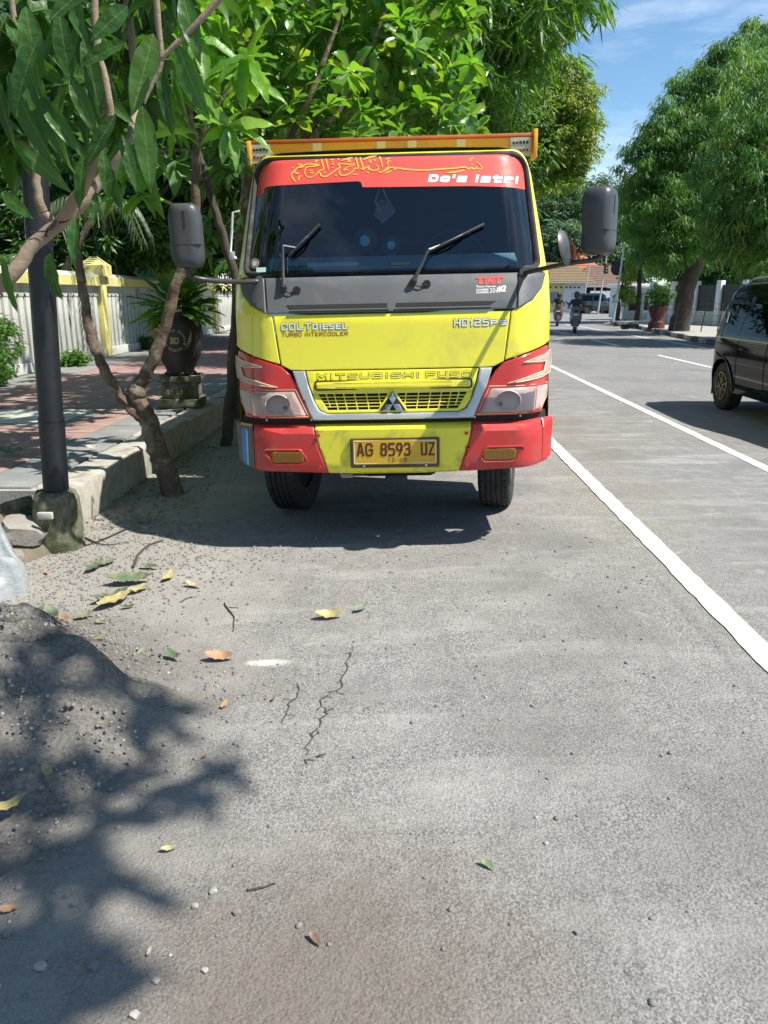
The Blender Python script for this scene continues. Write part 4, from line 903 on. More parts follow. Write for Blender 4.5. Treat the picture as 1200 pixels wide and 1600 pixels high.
def wheel_mesh(rad, wid, ribs=5, name='tyre'):
    prof = []; h = wid / 2
    prof += [(rad*.56, -h*.72), (rad*.7, -h*.98), (rad*.86, -h), (rad*.95, -h*.93), (rad*.985, -h*.84)]
    for i in range(ribs):
        a = -h*.8 + i * (1.6*h/ribs); b = a + 1.6*h/ribs
        prof += [(rad, a + h*.03), (rad, b - h*.05), (rad*.972, b - h*.04), (rad*.972, b + h*.02)]
    prof = prof[:-2] + [(rad*.985, h*.84), (rad*.95, h*.93), (rad*.86, h), (rad*.7, h*.98), (rad*.56, h*.72)]
    return prof
def wheel(parent, x, y, rad, wid, steer=0, side=-1, rimmat='chrome', spokes=0, ribs=5):
    Mt = Matrix.Translation((x, y, rad)) @ Matrix.Rotation(steer, 4, 'Z') @ Matrix.Rotation(pi/2, 4, 'Y')
    mb = MB(); mb.lathe(wheel_mesh(rad, wid, ribs), 40, M=Mt); o = mb.build('wheel', M['rubber'], parent, 30)
    mb = MB(); mb.lathe([(.001, -wid*.22), (rad*.5, -wid*.22), (rad*.58, -wid*.3), (rad*.58, wid*.3), (rad*.5, wid*.22), (.001, wid*.22)], 24, M=Mt); mb.build('brake_drum', M['dark'], o)
    if ribs > 3:       # sipes across the tread blocks
        mb = MB()
        for k in range(44):
            a = 2*pi*k/44
            for s_ in (-1, 1):
                q = [Vector(((rad*1.0045)*cos(a + d), (rad*1.0045)*sin(a + d), s_*wid*(.40 - e))) for d, e in ((0, 0), (.035, .02), (.0, .075))]
                mb.tube([Mt @ p for p in q], .004, 3)
        tag(mb.build('tread_sipe', M['dark'], o), kind='stuff')
    h = wid/2 * side; mb = MB(); mb.lathe([(.001, h*.35), (rad*.15, h*.5), (rad*.2, h*.3), (rad*.45, h*.45), (rad*.53, h*.8), (rad*.58, h*.85), (rad*.58, h*.7)], 28, M=Mt)
    mb.build('rim', M[rimmat], o, 30)
    if spokes:
        mb = MB(); P = [Mt @ Vector((rad*.57*cos(a), rad*.57*sin(a), h*.93)) for a in [2*pi*i/28 for i in range(28)]]; mb.tube(P + P[:1], .012, 6, caps=False); mb.build('rim_lip', M[rimmat], o, 60)
        for k in range(spokes):
            a = 2*pi*k/spokes; mb = MB(); mb.tube([Mt @ Vector((rad*.1*cos(a), rad*.1*sin(a), h*.8)), Mt @ Vector((rad*.35*cos(a), rad*.35*sin(a), h*.92)), Mt @ Vector((rad*.55*cos(a), rad*.55*sin(a), h*.86))], [.02, .013, .018], 5); mb.build('spoke', M[rimmat + '2' if rimmat + '2' in M else rimmat], o)
    return o
wheel(truck, -.765, 1.08, .385, .235, R(-11), -1, 'rimgrey'); wheel(truck, .765, 1.08, .385, .235, R(-11), 1, 'rimgrey')
for x in (-.87, -.62, .62, .87): wheel(truck, x, 4.4, .385, .22, 0, -1 if x < 0 else 1, 'orange', ribs=4)
M['cap_pl'] = pm('faded white plate', (.42, .42, .38), .7, var=.3, dirt=(.2, .15, .1), dirt_amt=.6, dscale=12)
# cargo bed: high boards with posts
bed = MB(); bed.box((-.93, 1.95, .95), (.91, 2.0, 2.599)); bd = bed.build('headboard', M['orange'], truck)
mb = MB(); mb.box((-1.10, 1.90, 2.60), (1.08, 1.948, 2.713)); mb.build('upper_board', M['orange'], bd)
mb = MB(); mb.box((-1.12, 1.88, 2.715), (1.09, 2.02, 2.74), bev=.005); mb.build('top_rail', M['redrail'], bd)
for x in (-1.10, .915):
    mb = MB(); mb.box((x, 1.88, 2.575), (x + .15, 1.899, 2.71)); o = mb.build('end_plate', M['cap_pl'], bd)
    for k, z in enumerate((2.675, 2.62)):
        mb = MB(); rr = random.Random(k)
        for j in range(5): mb.box((x + .015 + j*.026, 1.876, z - .012), (x + .032 + j*.026, 1.8795, z + .012 - .01*rr.random()))
        mb.build('plate_marking', M['maroon' if k else 'black'], o)
for x in (-.62, -.12, .12, .5): mb = MB(); mb.box((x, 1.894, 2.62), (x + .07, 1.899, 2.711)); mb.build('rail_clip', M['cream'], bd)
for x in (-1.16, 1.09): mb = MB(); mb.box((x + (.03 if x < 0 else -.0), 1.86, 2.56), (x + (.06 if x < 0 else .03), 2.02, 2.735 if x < 0 else 2.765), bev=.004); mb.build('corner_post', M['orange'], bd)
for s_ in (-1, 1):
    for k in range(5):
        mb = MB(); mb.box((s_*.93 - .02, 2.05, 1.0 + k*.33), (s_*.93 + .02, 6.2, 1.3 + k*.33), bev=.006); mb.build('side_board', M['orange' if k % 2 else 'yel'], truck)
    for k in range(4): mb = MB(); mb.box((s_*.97 - .02, 2.7 + k*1.1, .95), (s_*.97 + .02, 2.78 + k*1.1, 2.62)); mb.build('side_post', M['redrail'], truck)
mb = MB(); mb.box((-.92, 2.0, .9), (.92, 6.2, 1.0)); mb.build('bed_floor', M['dark'], truck)
mb = MB(); mb.box((-.92, 6.18, 1.0), (.92, 6.22, 2.6)); mb.build('tailboard', M['orange'], truck)

# ------------------------------------------------------------------ big leaves as single parts
def leaf_variants(kind, wd, mat, n=5, wav=.02):
    out = []
    for i in range(n):
        rr = random.Random(i * 7 + 3); T, F = template_hi(kind); V = []
        cv = .5 + 1.6 * rr.random()
        for x, y, z in T: V.append((x, y * wd, z * cv * .8 + wav * sin(x * 17 + i * 2 + (3 if y > 0 else 0)) * (abs(y) > 0)))
        me = bpy.data.meshes.new('leaf'); me.from_pydata(V, [], F); me.materials.append(mat); smooth(me, 180); out.append(me)
    return out
def leaf_matrix(p, d, up, L_, wscale=1):
    d = Vector(d).normalized(); s = Vector(up).cross(d)
    s = s.normalized() if s.length > 1e-4 else d.orthogonal().normalized(); u = d.cross(s)
    Mx = Matrix((d * L_, s * L_ * wscale, u * L_)).transposed().to_4x4(); Mx.translation = Vector(p); return Mx
def put_leaf(var, parent, p, d, up, L_, w_=1, rr=random, name='leaf'):
    o = bpy.data.objects.new(name, rr.choice(var)); col.objects.link(o); o.parent = parent
    o.matrix_local = leaf_matrix(p, d, up, L_, w_); return o
def rosette(c, ax, n, rr, droop=.5, spread=.9):
    ax = Vector(ax).normalized(); a = ax.orthogonal().normalized(); b = ax.cross(a); out = []
    for i in range(n):
        th = 2.4 * i + rr.uniform(-.3, .3); k = rr.uniform(.4, 1)
        d = (a * cos(th) + b * sin(th)) * spread + ax * (1.1 - k) + Vector((0, 0, -droop * rr.uniform(.4, 1.4)))
        out.append((Vector(c) - ax * .05 * i / n, d, ax + Vector((rr.uniform(-.5, .5), rr.uniform(-.5, .5), .5))))
    return out

# --- mango tree whose trunk stands just outside the left edge of the frame
tA = empty('mango_tree', (-2.75, 2.3, -.05)); tag(tA, 'mango tree with big dark hanging leaves and pale branches at top left', 'tree')
bA = Vector(tA.location); mb = MB()
branch(mb, [(0, 0, -.1), (.05, .05, .4), (.2, .1, .9), (.5, .15, 1.25)], .13, .085, 12, 5, .01, 1); trA = mb.build('trunk', M['bark_pale'], tA)
lo = lambda p: Vector(p) - bA
mb = MB(); branch(mb, [(.5, .15, 1.25), lo(at(-160, 560, 2.55)), lo(at(0, 447, 2.55)), lo(at(55, 380, 2.6)), lo(at(112, 333, 2.62)), lo(at(150, 290, 2.65)), lo(at(205, 212, 2.75)), lo(at(210, 120, 2.9)), lo(at(190, -80, 3.0))], .028, .012, 11, 5, .004, 2); mb.build('branch', M['bark_pale'], trA)
mb = MB(); branch(mb, [lo(at(92, 352, 2.6)), lo(at(125, 300, 2.5)), lo(at(150, 240, 2.45)), lo(at(170, 170, 2.4)), lo(at(150, 60, 2.4)), lo(at(150, -60, 2.4))], .020, .008, 12, 5, .004, 3); mb.build('branch', M['bark_pale'], trA)
mb = MB(); branch(mb, [lo(at(78, 345, 2.62)), lo(at(62, 320, 2.6)), lo(at(55, 250, 2.6)), lo(at(30, 100, 2.6)), lo(at(10, -80, 2.6))], .016, .008, 12, 5, .004, 5); mb.build('branch', M['bark_pale'], trA)
mb = MB(); branch(mb, [lo(at(240, -160, 2.2)), lo(at(243, -20, 2.2)), lo(at(252, 92, 2.22)), lo(at(238, 130, 2.22)), lo(at(226, 162, 2.22))], .010, .003, 12, 4, .002, 4)
branch(mb, [lo(at(254, 90, 2.22)), lo(at(300, 45, 2.22)), lo(at(345, -5, 2.22)), lo(at(420, -110, 2.2))], .006, .010, 12, 4, .002, 4); mb.build('twig', M['bark_pale'], trA)
mb = MB(); branch(mb, [(.5, .15, 1.25), (.6, -.1, 2.1), (1.3, -.5, 3.0), (2.6, -.6, 5.2), (5.4, -.6, 7.2)], .075, .02, 9, 5, .01, 6)
mb.build('branch', M['bark_pale'], trA)
mb = MB(); mb.tube(bent([lo(at(-60, 372, 2.5)), lo(at(0, 366, 2.55)), lo(at(70, 361, 2.58)), lo(at(86, 352, 2.56))], 3, 0), .0022, 5)
q = lo(at(86, 355, 2.6)); mb.tube([q + Vector((.042*cos(a)*.7, -.042*sin(a), .03*cos(a))) for a in [0, .9, 1.8, 2.7, 3.6, 4.5, 5.4, 6.3]], .004, 5)
mb.tube(bent([lo(at(92, 348, 2.56)), lo(at(105, 345, 2.56)), lo(at(113, 335, 2.56))], 3, 0), .003, 5); mb.build('tie_wire', M['rubber'], tA)
vA = leaf_variants('broad', .29, M['mango_v'])
rr = random.Random(11); nleaf = 0
feat = [((240, 52), (206, 180), 46), ((222, 165), (236, 300), 42), ((268, 108), (292, 196), 15), ((252, 102), (268, 215), 27), ((14, 112), (72, 264), 40), ((30, 70), (98, 262), 44), ((62, 150), (124, 238), 30), ((92, 20), (108, 130), 36),
        ((-10, 100), (14, 228), 30), ((196, 66), (116, 100), 30), ((172, 262), (186, 330), 26), ((118, 338), (110, 412), 24), ((78, 395), (86, 468), 34), ((6, 405), (22, 490), 22), ((150, 300), (143, 356), 16), ((278, 72), (318, 182), 40), ((2, 300), (48, 340), 26),
        ((150, -30), (70, 30), 36), ((130, 60), (160, 180), 34), ((200, 10), (140, 60), 34), ((60, 60), (10, 170), 40), ((110, 120), (150, 210), 30), ((20, 220), (110, 300), 34), ((40, 10), (60, 130), 40), ((180, 180), (130, 260), 30), ((160, 235), (170, 310), 24), ((285, -10), (310, 90), 34), ((130, 240), (120, 330), 30), ((190, 210), (215, 300), 24)]
for a, b, wpx in feat:
    Y = 2.3 + rr.uniform(-.12, .12); p = at(a[0], a[1], Y); q = at(b[0], b[1], Y - rr.uniform(.0, .06)); d = q - p; Lf = d.length
    up = Vector((rr.uniform(-.5, .5), -1.0, rr.uniform(.0, .5)))
    put_leaf(vA, tA, lo(p), d, up, Lf, (wpx * .76 / 1200 * 2.35) / (Lf * .29), rr); nleaf += 1
while nleaf < 292:
    px = rr.uniform(-80, 300); py = rr.uniform(-140, 250)
    if py > 240 - max(0, px - 215) * 1.6: continue
    Y = rr.uniform(2.45, 3.5); c = at(px, py, Y); ax = Vector((rr.uniform(-.6, .6), rr.uniform(-.9, .2), rr.uniform(-.1, .8)))
    for p, d, u in rosette(lo(c), ax, rr.randint(5, 8), rr, .75, .8):
        if nleaf >= 292: break
        put_leaf(vA, tA, p, d, u, rr.uniform(.15, .26), rr.uniform(.6, .9), rr); nleaf += 1
# deeper foliage of the same tree and the boughs reaching over the camera (they throw the shade on the sand)
P = []; D_ = []; U = []
def add_ros(c, n, s, rr, droop=.75):
    ax = Vector((rr.uniform(-.7, .7), rr.uniform(-.7, .7), rr.uniform(-.1, .9)))
    for p, d, u in rosette(c, ax, n, rr, droop, .85): P.append(tuple(p)); D_.append(tuple(d.normalized())); U.append(tuple(u))
for i in range(110):
    px = rr.uniform(-200, 290); py = rr.uniform(-260, 225)
    if py > 250 - max(0, px - 190) * 1.5: continue
    add_ros(lo(at(px, py, rr.uniform(2.8, 4.6))), 7, 1, rr)
shade = [(60, 1050), (20, 1120), (100, 1130), (60, 1200), (20, 1010), (110, 1060), (150, 1200), (215, 1120), (262, 1100), (290, 1210), (335, 1195), (250, 1200), (60, 1290), (130, 1270), (20, 1350), (90, 1370), (200, 1250), (150, 1330), (20, 1440), (95, 1450), (160, 1400), (30, 1530), (100, 1540), (10, 1590), (-60, 1300), (-60, 1450), (-40, 1150), (-60, 1050), (40, 1160), (190, 1170), (150, 1090), (60, 1010), (120, 1020), (30, 1080), (80, 1090), (140, 1140), (30, 1240), (90, 1240), (170, 1260), (60, 1320), (110, 1330), (40, 1400), (130, 1440), (60, 1490), (150, 1520), (60, 1580), (180, 1480), (220, 1330), (230, 1150), (10, 1490)]
for i, (px, py) in enumerate(shade):
    if px < 200 and i % 3 == 2: continue
    g = at(px, py, z=.05)
    for k in range(1): 
        z = rr.uniform(6.0, 8.5); c = g + SUN * (z / SUN.z) + Vector((rr.uniform(-.05, .05), rr.uniform(-.05, .05), 0)); add_ros(lo(c), 7, 1, rr, .5)
n_ = len(P)
me = leaf_mesh('crown', np.array(P), np.array(D_), np.array(U), .17 + .1 * RNG.random(n_), .065 + .02 * RNG.random(n_), 'broad'); tag(link('crown', me, tA, M['mango']), kind='stuff')

# --- forked tree rising from the sand against the kerb
tB = empty('forked_tree', (-1.76, 6.2, -.06)); tag(tB, 'young tree with a forked crooked trunk between the pole and the truck', 'tree'); bB = Vector(tB.location)
lb = lambda *a: at(*a) - bB
tr_ = MB(); branch(tr_, [(0.03, 0, -.08), lb(264, 750, 6.2), lb(250, 715, 6.2), lb(238, 680, 6.2), lb(232, 652, 6.2)], .088, .075, 12, 5, .006, 3, .09); trB = tr_.build('trunk', M['bark'], tB)
mb = MB(); branch(mb, [lb(238, 668, 6.2), lb(214, 645, 6.2), lb(188, 620, 6.18), lb(165, 582, 6.15), lb(148, 545, 6.1), lb(137, 500, 6.1), lb(126, 430, 6.1), lb(118, 350, 6.1), lb(135, 240, 6.2), lb(150, 150, 6.3)], .055, .022, 10, 5, .008, 4, .09); mb.build('branch', M['bark'], trB)
mb = MB(); branch(mb, [lb(236, 660, 6.2), lb(226, 640, 6.2), lb(211, 614, 6.2), lb(224, 590, 6.2), lb(240, 560, 6.2), lb(257, 515, 6.2), lb(268, 470, 6.2), lb(280, 432, 6.2), lb(298, 385, 6.2), lb(306, 320, 6.2), lb(306, 230, 6.2), lb(298, 190, 6.2), lb(280, 110, 6.2)], .062, .024, 10, 5, .008, 5, .1); mb.build('branch', M['bark'], trB)
mb = MB(); branch(mb, [lb(306, 240, 6.2), lb(330, 180, 6.3), lb(370, 110, 6.4), lb(400, 40, 6.4)], .022, .01, 7, 4, .01, 6); mb.build('twig', M['bark'], trB)
mb = MB(); mb.lathe([(.03, -.06), (.07, -.03), (.078, .0), (.06, .05), (.03, .07)], 9, M=Matrix.Translation(lb(214, 612, 6.2)) @ Matrix.Rotation(.5, 4, 'Y')); mb.build('burl', M['bark'], trB)
vB = leaf_variants('broad', .3, M['bright']); rr = random.Random(5); k = 0
def leaf_zone(parent, origin, var, n, xr, yr, Yr, lr, rr, keep=None, up=.35, per=(6, 9), droop=.6, spread=.85):
    k = 0
    while k < n:
        px, py = rr.uniform(*xr), rr.uniform(*yr)
        if keep and not keep(px, py): continue
        c = at(px, py, rr.uniform(*Yr)) - origin
        for p, d, u in rosette(c, (rr.uniform(-.6, .6), rr.uniform(-.8, .3), up + rr.uniform(-.3, .6)), rr.randint(*per), rr, droop, spread):
            if k >= n: break
            put_leaf(var, parent, p, d, u, rr.uniform(*lr), rr.uniform(.8, 1.2), rr); k += 1
leaf_zone(tB, bB, vB, 250, (235, 400), (-60, 215), (5.4, 6.8), (.2, .34), rr, lambda x, y: y < 215 - abs(x - 330) * .5)
leaf_zone(tB, bB, vB, 40, (85, 240), (90, 300), (5.6, 6.6), (.2, .32), rr)
P = []; D_ = []; U = []
for i in range(520):
    c = Vector((rr.uniform(-3.6, -.3), rr.uniform(4.8, 10.5), 0)); c.z = max(4.0, 1.75 + c.y * .345) + rr.uniform(0, 1.3)
    if rr.random() < .82: add_ros(c - bB, 8, 1, rr, .6)
n_ = len(P); me = leaf_mesh('crown', np.array(P), np.array(D_), np.array(U), .2 + .12 * RNG.random(n_), .075 + .02 * RNG.random(n_), 'broad'); tag(link('crown', me, tB, M['bright']), kind='stuff')
# --- thin tree beside the cab
tC = empty('thin_tree', (-1.76, 8.4, -.06)); tag(tC, 'slim dark trunked tree standing between the urn planter and the truck cab', 'tree'); bC = Vector(tC.location)
lc = lambda *a: at(*a) - bC
mb = MB(); branch(mb, [(0, 0, -.1), lc(356, 660, 8.4), lc(363, 600, 8.4), lc(369, 540, 8.4), lc(368, 440, 8.4), lc(350, 375, 8.4), lc(332, 310, 8.4), lc(318, 262, 8.4), lc(300, 205, 8.4), lc(290, 120, 8.4)], .065, .022, 10, 5, .01, 8); trC = mb.build('trunk', M['bark_dark'], tC)
mb = MB(); branch(mb, [lc(330, 300, 8.4), lc(300, 240, 8.5), lc(260, 236, 8.6), lc(225, 240, 8.7)], .02, .012, 6, 4, .01, 9); mb.build('branch', M['bark'], trC)
mb = MB(); branch(mb, [lc(306, 220, 8.4), lc(350, 150, 8.5), lc(400, 90, 8.7)], .022, .012, 6, 4, .01, 10); mb.build('branch', M['bark'], trC)
vC = leaf_variants('broad', .34, M['garden']); rr = random.Random(8)
leaf_zone(tC, bC, vC, 130, (240, 390), (30, 260), (7.6, 9.4), (.2, .34), rr, None, .3)
leaf_zone(tC, bC, vC, 70, (325, 378), (225, 430), (8.6, 9.2), (.18, .3), rr, None, .1)

# --- glossy rosette trees over the cargo bed
rr = random.Random(21)
tD = empty('glossy_leaved_tree', (-2.05, 10.4, -.05)); tag(tD, 'bright green tree with glossy leaf rosettes hanging over the truck roof', 'tree'); bD = Vector(tD.location)
ld = lambda *a: at(*a) - bD
mb = MB(); branch(mb, [(0, 0, -.1), (.1, 0, 1.2), (.3, -.2, 2.6), ld(400, 205, 10), ld(400, 90, 10), ld(410, -60, 10)], .1, .03, 10, 5, .02, 3); trD = mb.build('trunk', M['bark'], tD)
for q in ([(500, 180), (560, 110), (600, 20)], [(490, 215), (540, 160), (560, 80)], [(460, 200), (520, 60), (540, -60)], [(560, 215), (640, 160), (680, 90)]):
    mb = MB(); branch(mb, [(.35, -.1, 2.5)] + [ld(a, b, 9.8) for a, b in q], .045, .014, 7, 4, .02, q[0][0]); mb.build('limb', M['bark'], trD)
vD = leaf_variants('obovate', .36, M['plume'])
leaf_zone(tD, bD, vD, 292, (350, 720), (-40, 225), (8.4, 9.8), (.2, .33), rr, lambda x, y: y < 225 and (x < 520 or y > 60 or rr.random() < .5), .7, (8, 12), .25, .9)
P = []; D_ = []; U = []
for i in range(420):
    c = at(rr.uniform(320, 740), rr.uniform(-140, 228), rr.uniform(9.6, 12.5)) - bD
    add_ros(c, 9, 1, rr, .4)
n_ = len(P); me = leaf_mesh('crown', np.array(P), np.array(D_), np.array(U), .2 + .14 * RNG.random(n_), .09 + .03 * RNG.random(n_), 'obovate'); tag(link('crown', me, tD, M['plume']), kind='stuff')

# --- tree with long weeping leaves
def at3(px, py, Y): return tuple(at(px, py, Y))
tree('weeping_tree', 'tall tree with long drooping narrow leaves leaning over the road behind the truck', (-1.7, 15.5, -.05), (.6, 15, 4.6),
     [(at3(735, 105, 14.5), (1.25, 1.6, 1.4)), (at3(700, 40, 15), (1.6, 1.6, 1.6)), (at3(838, 18, 14.5), (1.0, 1.4, .8)), (at3(690, 185, 15.5), (1.3, 1.4, 1.0)), (at3(620, -60, 15.5), (2.2, 2, 1.6)), (at3(800, -50, 14.5), (1.7, 1.7, .9)), (at3(715, 180, 15.5), (.8, 1.2, .7)), (at3(560, 120, 16), (1.6, 1.6, 1.6))],
     (M['weep'], M['bark_dark']), .17, nclus=620, per=44, crad=.36, ln=.34, wd=.035, kind='blade', droop=1.25, limbs=8, seed=5)
tree('yellowing_tree', 'yellowish small leaved tree against the sky above the truck roof corner', (-1.9, 27, -.05), (2.5, 26.5, 6),
     [(at3(845, 195, 25), (1.5, 1.6, 1.4)), (at3(885, 190, 25), (1.0, 1.3, 1.2)), (at3(800, 150, 26), (1.4, 1.5, 1.6)), (at3(850, 265, 25), (1.0, 1.2, .8)), (at3(870, 125, 25), (.9, 1.1, .8)), (at3(908, 215, 25), (.5, .7, .8)), (at3(895, 255, 25), (.5, .7, .5))],
     (M['yellowish'], M['bark']), .3, nclus=620, per=70, crad=.34, ln=.15, wd=.06, kind='small', droop=.5, limbs=8, seed=6)
tree('reflection_tree', 'added dense tree hidden behind the weeping tree and cargo bed, darkening van reflections', (-1.8, 21, -.05), (-.3, 21, 4.5), [((-.5, 21, 5.6), (3, 2.2, 2.2)), ((1.0, 22, 6.8), (2.4, 2, 2.0)), ((-2.5, 20.5, 4.2), (2.2, 2, 1.6)), ((-.5, 21, 8.4), (2.6, 2.2, 1.8))], (M['weep'], M['bark_dark']), .25, nclus=420, per=40, crad=.45, ln=.26, wd=.08, kind='small', droop=.6, limbs=7, seed=15)  # added to fill the sky gaps in the black van's reflections
# --- right hand street trees
dk = (M['deep'], M['bark_dark'])
tree('street_tree', 'large feathery street tree with thick dark trunk beside the red planter', (12.15, 32.4, zt), (12.5, 32, 5.2),
     [(at3(1042, 300, 32), (2.0, 2.4, 2.3)), (at3(1028, 240, 32), (1.0, 1.5, 1.1)), (at3(1090, 210, 32.5), (2.1, 2.2, 2.1)), (at3(1040, 190, 32), (.9, 1.2, .9)), (at3(1150, 160, 33), (2.2, 2.2, 1.9)), (at3(1042, 385, 32), (1.3, 1.8, 1.0)), (at3(1100, 345, 32.5), (2.2, 2.2, 1.5)), (at3(988, 250, 32), (.45, .8, .5)), (at3(1075, 130, 33), (.7, .9, .7)), (at3(1130, 90, 33), (.8, 1, .7)), (at3(998, 290, 32), (.6, 1, .6)), (at3(1180, 100, 34), (1.4, 1.5, 1.0))],
     dk, .42, nclus=1250, per=56, crad=.36, ln=.24, wd=.036, kind='blade', droop=.7, limbs=16, seed=8, shell=.35, group='street trees on the far kerb')
tree('street_tree', 'feathery street tree nearest on the right, its drooping leaves hanging over the black van', (13.6, 26.5, zt), (14.2, 26, 5),
     [(at3(1190, 260, 25), (1.9, 2.2, 1.9)), (at3(1170, 340, 25), (1.5, 2, 1.2)), (at3(1240, 180, 26), (2.4, 2.2, 2.2)), (at3(1150, 370, 27), (1.1, 1.6, .8)), (at3(1215, 405, 24), (1.0, 1.6, .5)), (at3(1280, 330, 25), (1.8, 2, 2))],
     dk, .4, nclus=850, per=60, crad=.36, ln=.26, wd=.033, kind='blade', droop=.8, limbs=8, seed=9, shell=.35, group='street trees on the far kerb')
tree('spire_tree', 'tall tree whose narrow top rises above the other right hand trees', (20.5, 46, zt), (20.5, 46, 10), [(at3(1180, 65, 45), (1.0, 1.2, 1.4)), (at3(1190, 130, 45), (2.4, 2, 2.4)), (at3(1100, 130, 45), (1.0, 1.2, 1.0)), (at3(1150, 250, 46), (3, 2.5, 3))],
     dk, .3, nclus=420, per=50, crad=.5, ln=.3, wd=.06, kind='blade', droop=.7, limbs=5, seed=10)
for i, (px, py, Y, rx, rz, lab) in enumerate([(1010, 330, 46, 1.6, 1.8, 'dark green tree behind the large street tree, left edge of the row'), (1120, 400, 42, 3, 2.4, 'dense dark tree filling the gap between the two street tree trunks'), (1200, 380, 40, 4, 3, 'shady tree in the yard behind the black van')]):
    c = at(px, py, Y); tree('yard_tree', lab, (c.x, Y, zt), (c.x, Y, c.z - rz * .3), [(tuple(c), (rx, 2, rz)), ((c.x + rx * .6, Y, c.z + .6 * rz), (rx * .8, 2, rz * .7))], dk, .16, nclus=360, per=50, crad=.5, ln=.3, wd=.07, kind='blade', droop=.6, limbs=4, seed=30 + i, group='trees behind the right footway')
tree('roadside_tree', 'small tree with light yellow green leaves and dark leaning trunk at the junction corner', (13.62, 46.2, zt), (13.7, 46.2, 2.2), [(at3(985, 425, 46.4), (.55, .7, .8)), (at3(978, 460, 46.2), (.55, .6, .5)), (at3(996, 400, 47), (.6, .6, .5))],
     (M['yellowish'], M['bark_dark']), .16, nclus=90, per=40, crad=.24, ln=.2, wd=.05, kind='blade', droop=.8, limbs=3, seed=12)
# distant trees beyond the junction
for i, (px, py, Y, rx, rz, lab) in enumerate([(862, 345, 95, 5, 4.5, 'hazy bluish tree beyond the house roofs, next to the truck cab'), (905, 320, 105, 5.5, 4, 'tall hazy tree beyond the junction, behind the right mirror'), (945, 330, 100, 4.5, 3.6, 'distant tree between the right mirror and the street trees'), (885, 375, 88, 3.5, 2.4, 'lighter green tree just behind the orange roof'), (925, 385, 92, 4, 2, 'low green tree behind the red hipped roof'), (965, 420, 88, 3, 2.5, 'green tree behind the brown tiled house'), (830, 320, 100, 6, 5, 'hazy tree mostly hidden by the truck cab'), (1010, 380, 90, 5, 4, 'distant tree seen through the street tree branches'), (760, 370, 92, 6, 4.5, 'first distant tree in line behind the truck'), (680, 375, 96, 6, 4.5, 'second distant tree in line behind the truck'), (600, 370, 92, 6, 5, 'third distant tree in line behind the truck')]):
    c = at(px, py, Y); tree('distant_tree', lab, (c.x, Y, -.1), (c.x, Y, max(1, c.z - rz * .4)), [(tuple(c), (rx, 3, rz)), ((c.x - .4 * rx, Y, c.z - rz * .4), (rx * .8, 3, rz * .8)), ((c.x + .4 * rx, Y, c.z + .4 * rz), (rx * .5, 2, rz * .6))], (M['haze_leaf'], M['bark_dark']), .3, nclus=260, per=34, crad=.8, ln=.5, wd=.22, kind='small', droop=.4, limbs=3, seed=50 + i, group='trees beyond the junction')
# garden behind the wall, left
gm = (M['garden'], M['bark'])
spec = [(20, 330, 20, 2.6, 2.0, 'sunlit bushy garden tree behind the wall at the left edge'), (215, 330, 21, 1.5, 1.4, 'bright leafy garden tree behind the yellow wall pillar'), (120, 180, 24, 3.2, 2.8, 'tall garden tree behind the mango leaves'), (270, 200, 22, 2.4, 2.6, 'dark garden tree behind the forked tree'), (330, 330, 26, 2.2, 2.4, 'garden tree between the planter and the truck cab'), (345, 130, 20, 2.4, 2.6, 'tall leafy tree behind the cab, left of the cargo bed'),
        (60, 60, 22, 3, 2.6, 'high crowned garden tree at the top left'), (470, 100, 22, 4, 4, 'large tree filling the view above the truck roof'), (640, 140, 24, 3.5, 4, 'large tree behind the glossy rosette tree'), (-60, 200, 22, 3, 4, 'garden tree partly outside the left edge'), (300, 60, 28, 5, 4, 'tallest tree of the garden, far behind the wall'), (180, 260, 30, 3, 2.6, 'garden tree in front of the pale house')]
for i, (px, py, Y, rx, rz, lab) in enumerate(spec):
    c = at(px, py, Y); mt = (M['deep'] if i in (2, 3, 6, 7, 8, 10) else M['garden'], M['bark_dark'])
    bx = min(c.x, -7.5) if px < 350 else -2.2
    tree('garden_tree', lab, (bx, Y, .18), (c.x * .6 + bx * .4, Y, max(1.5, c.z - rz * .5)), [(tuple(c), (rx, 2, rz)), ((c.x + .5 * rx, Y - .5, c.z - .4 * rz), (rx * .7, 1.6, rz * .7)), ((c.x - .5 * rx, Y - .5, c.z + .3 * rz), (rx * .7, 1.6, rz * .7))], mt, .16, nclus=330, per=34, crad=.42, ln=.24, wd=.085, kind='small', droop=.5, limbs=5, seed=70 + i, group='garden trees behind the wall')
for x, y, z, lab in ((-10.5, 6.5, 6.2, 'unseen garden tree left of the footway, added to darken reflections'), (-11.5, 0.5, 6.5, 'unseen garden tree behind the camera, added to darken reflections')):  # two unseen trees added so the van windows reflect dark foliage
    tree('garden_tree', lab, (x, y, .18), (x, y, z - 2), [((x, y, z), (3.4, 3, 3)), ((x + 1.5, y + 1.5, z - 2), (2.5, 2.5, 2)), ((x - .5, y - 2, z - 1.5), (2.5, 2.5, 2.2))], (M['deep'], M['bark_dark']), .2, nclus=420, per=34, crad=.5, ln=.3, wd=.11, kind='small', droop=.5, limbs=5, seed=95, group='garden trees behind the wall')
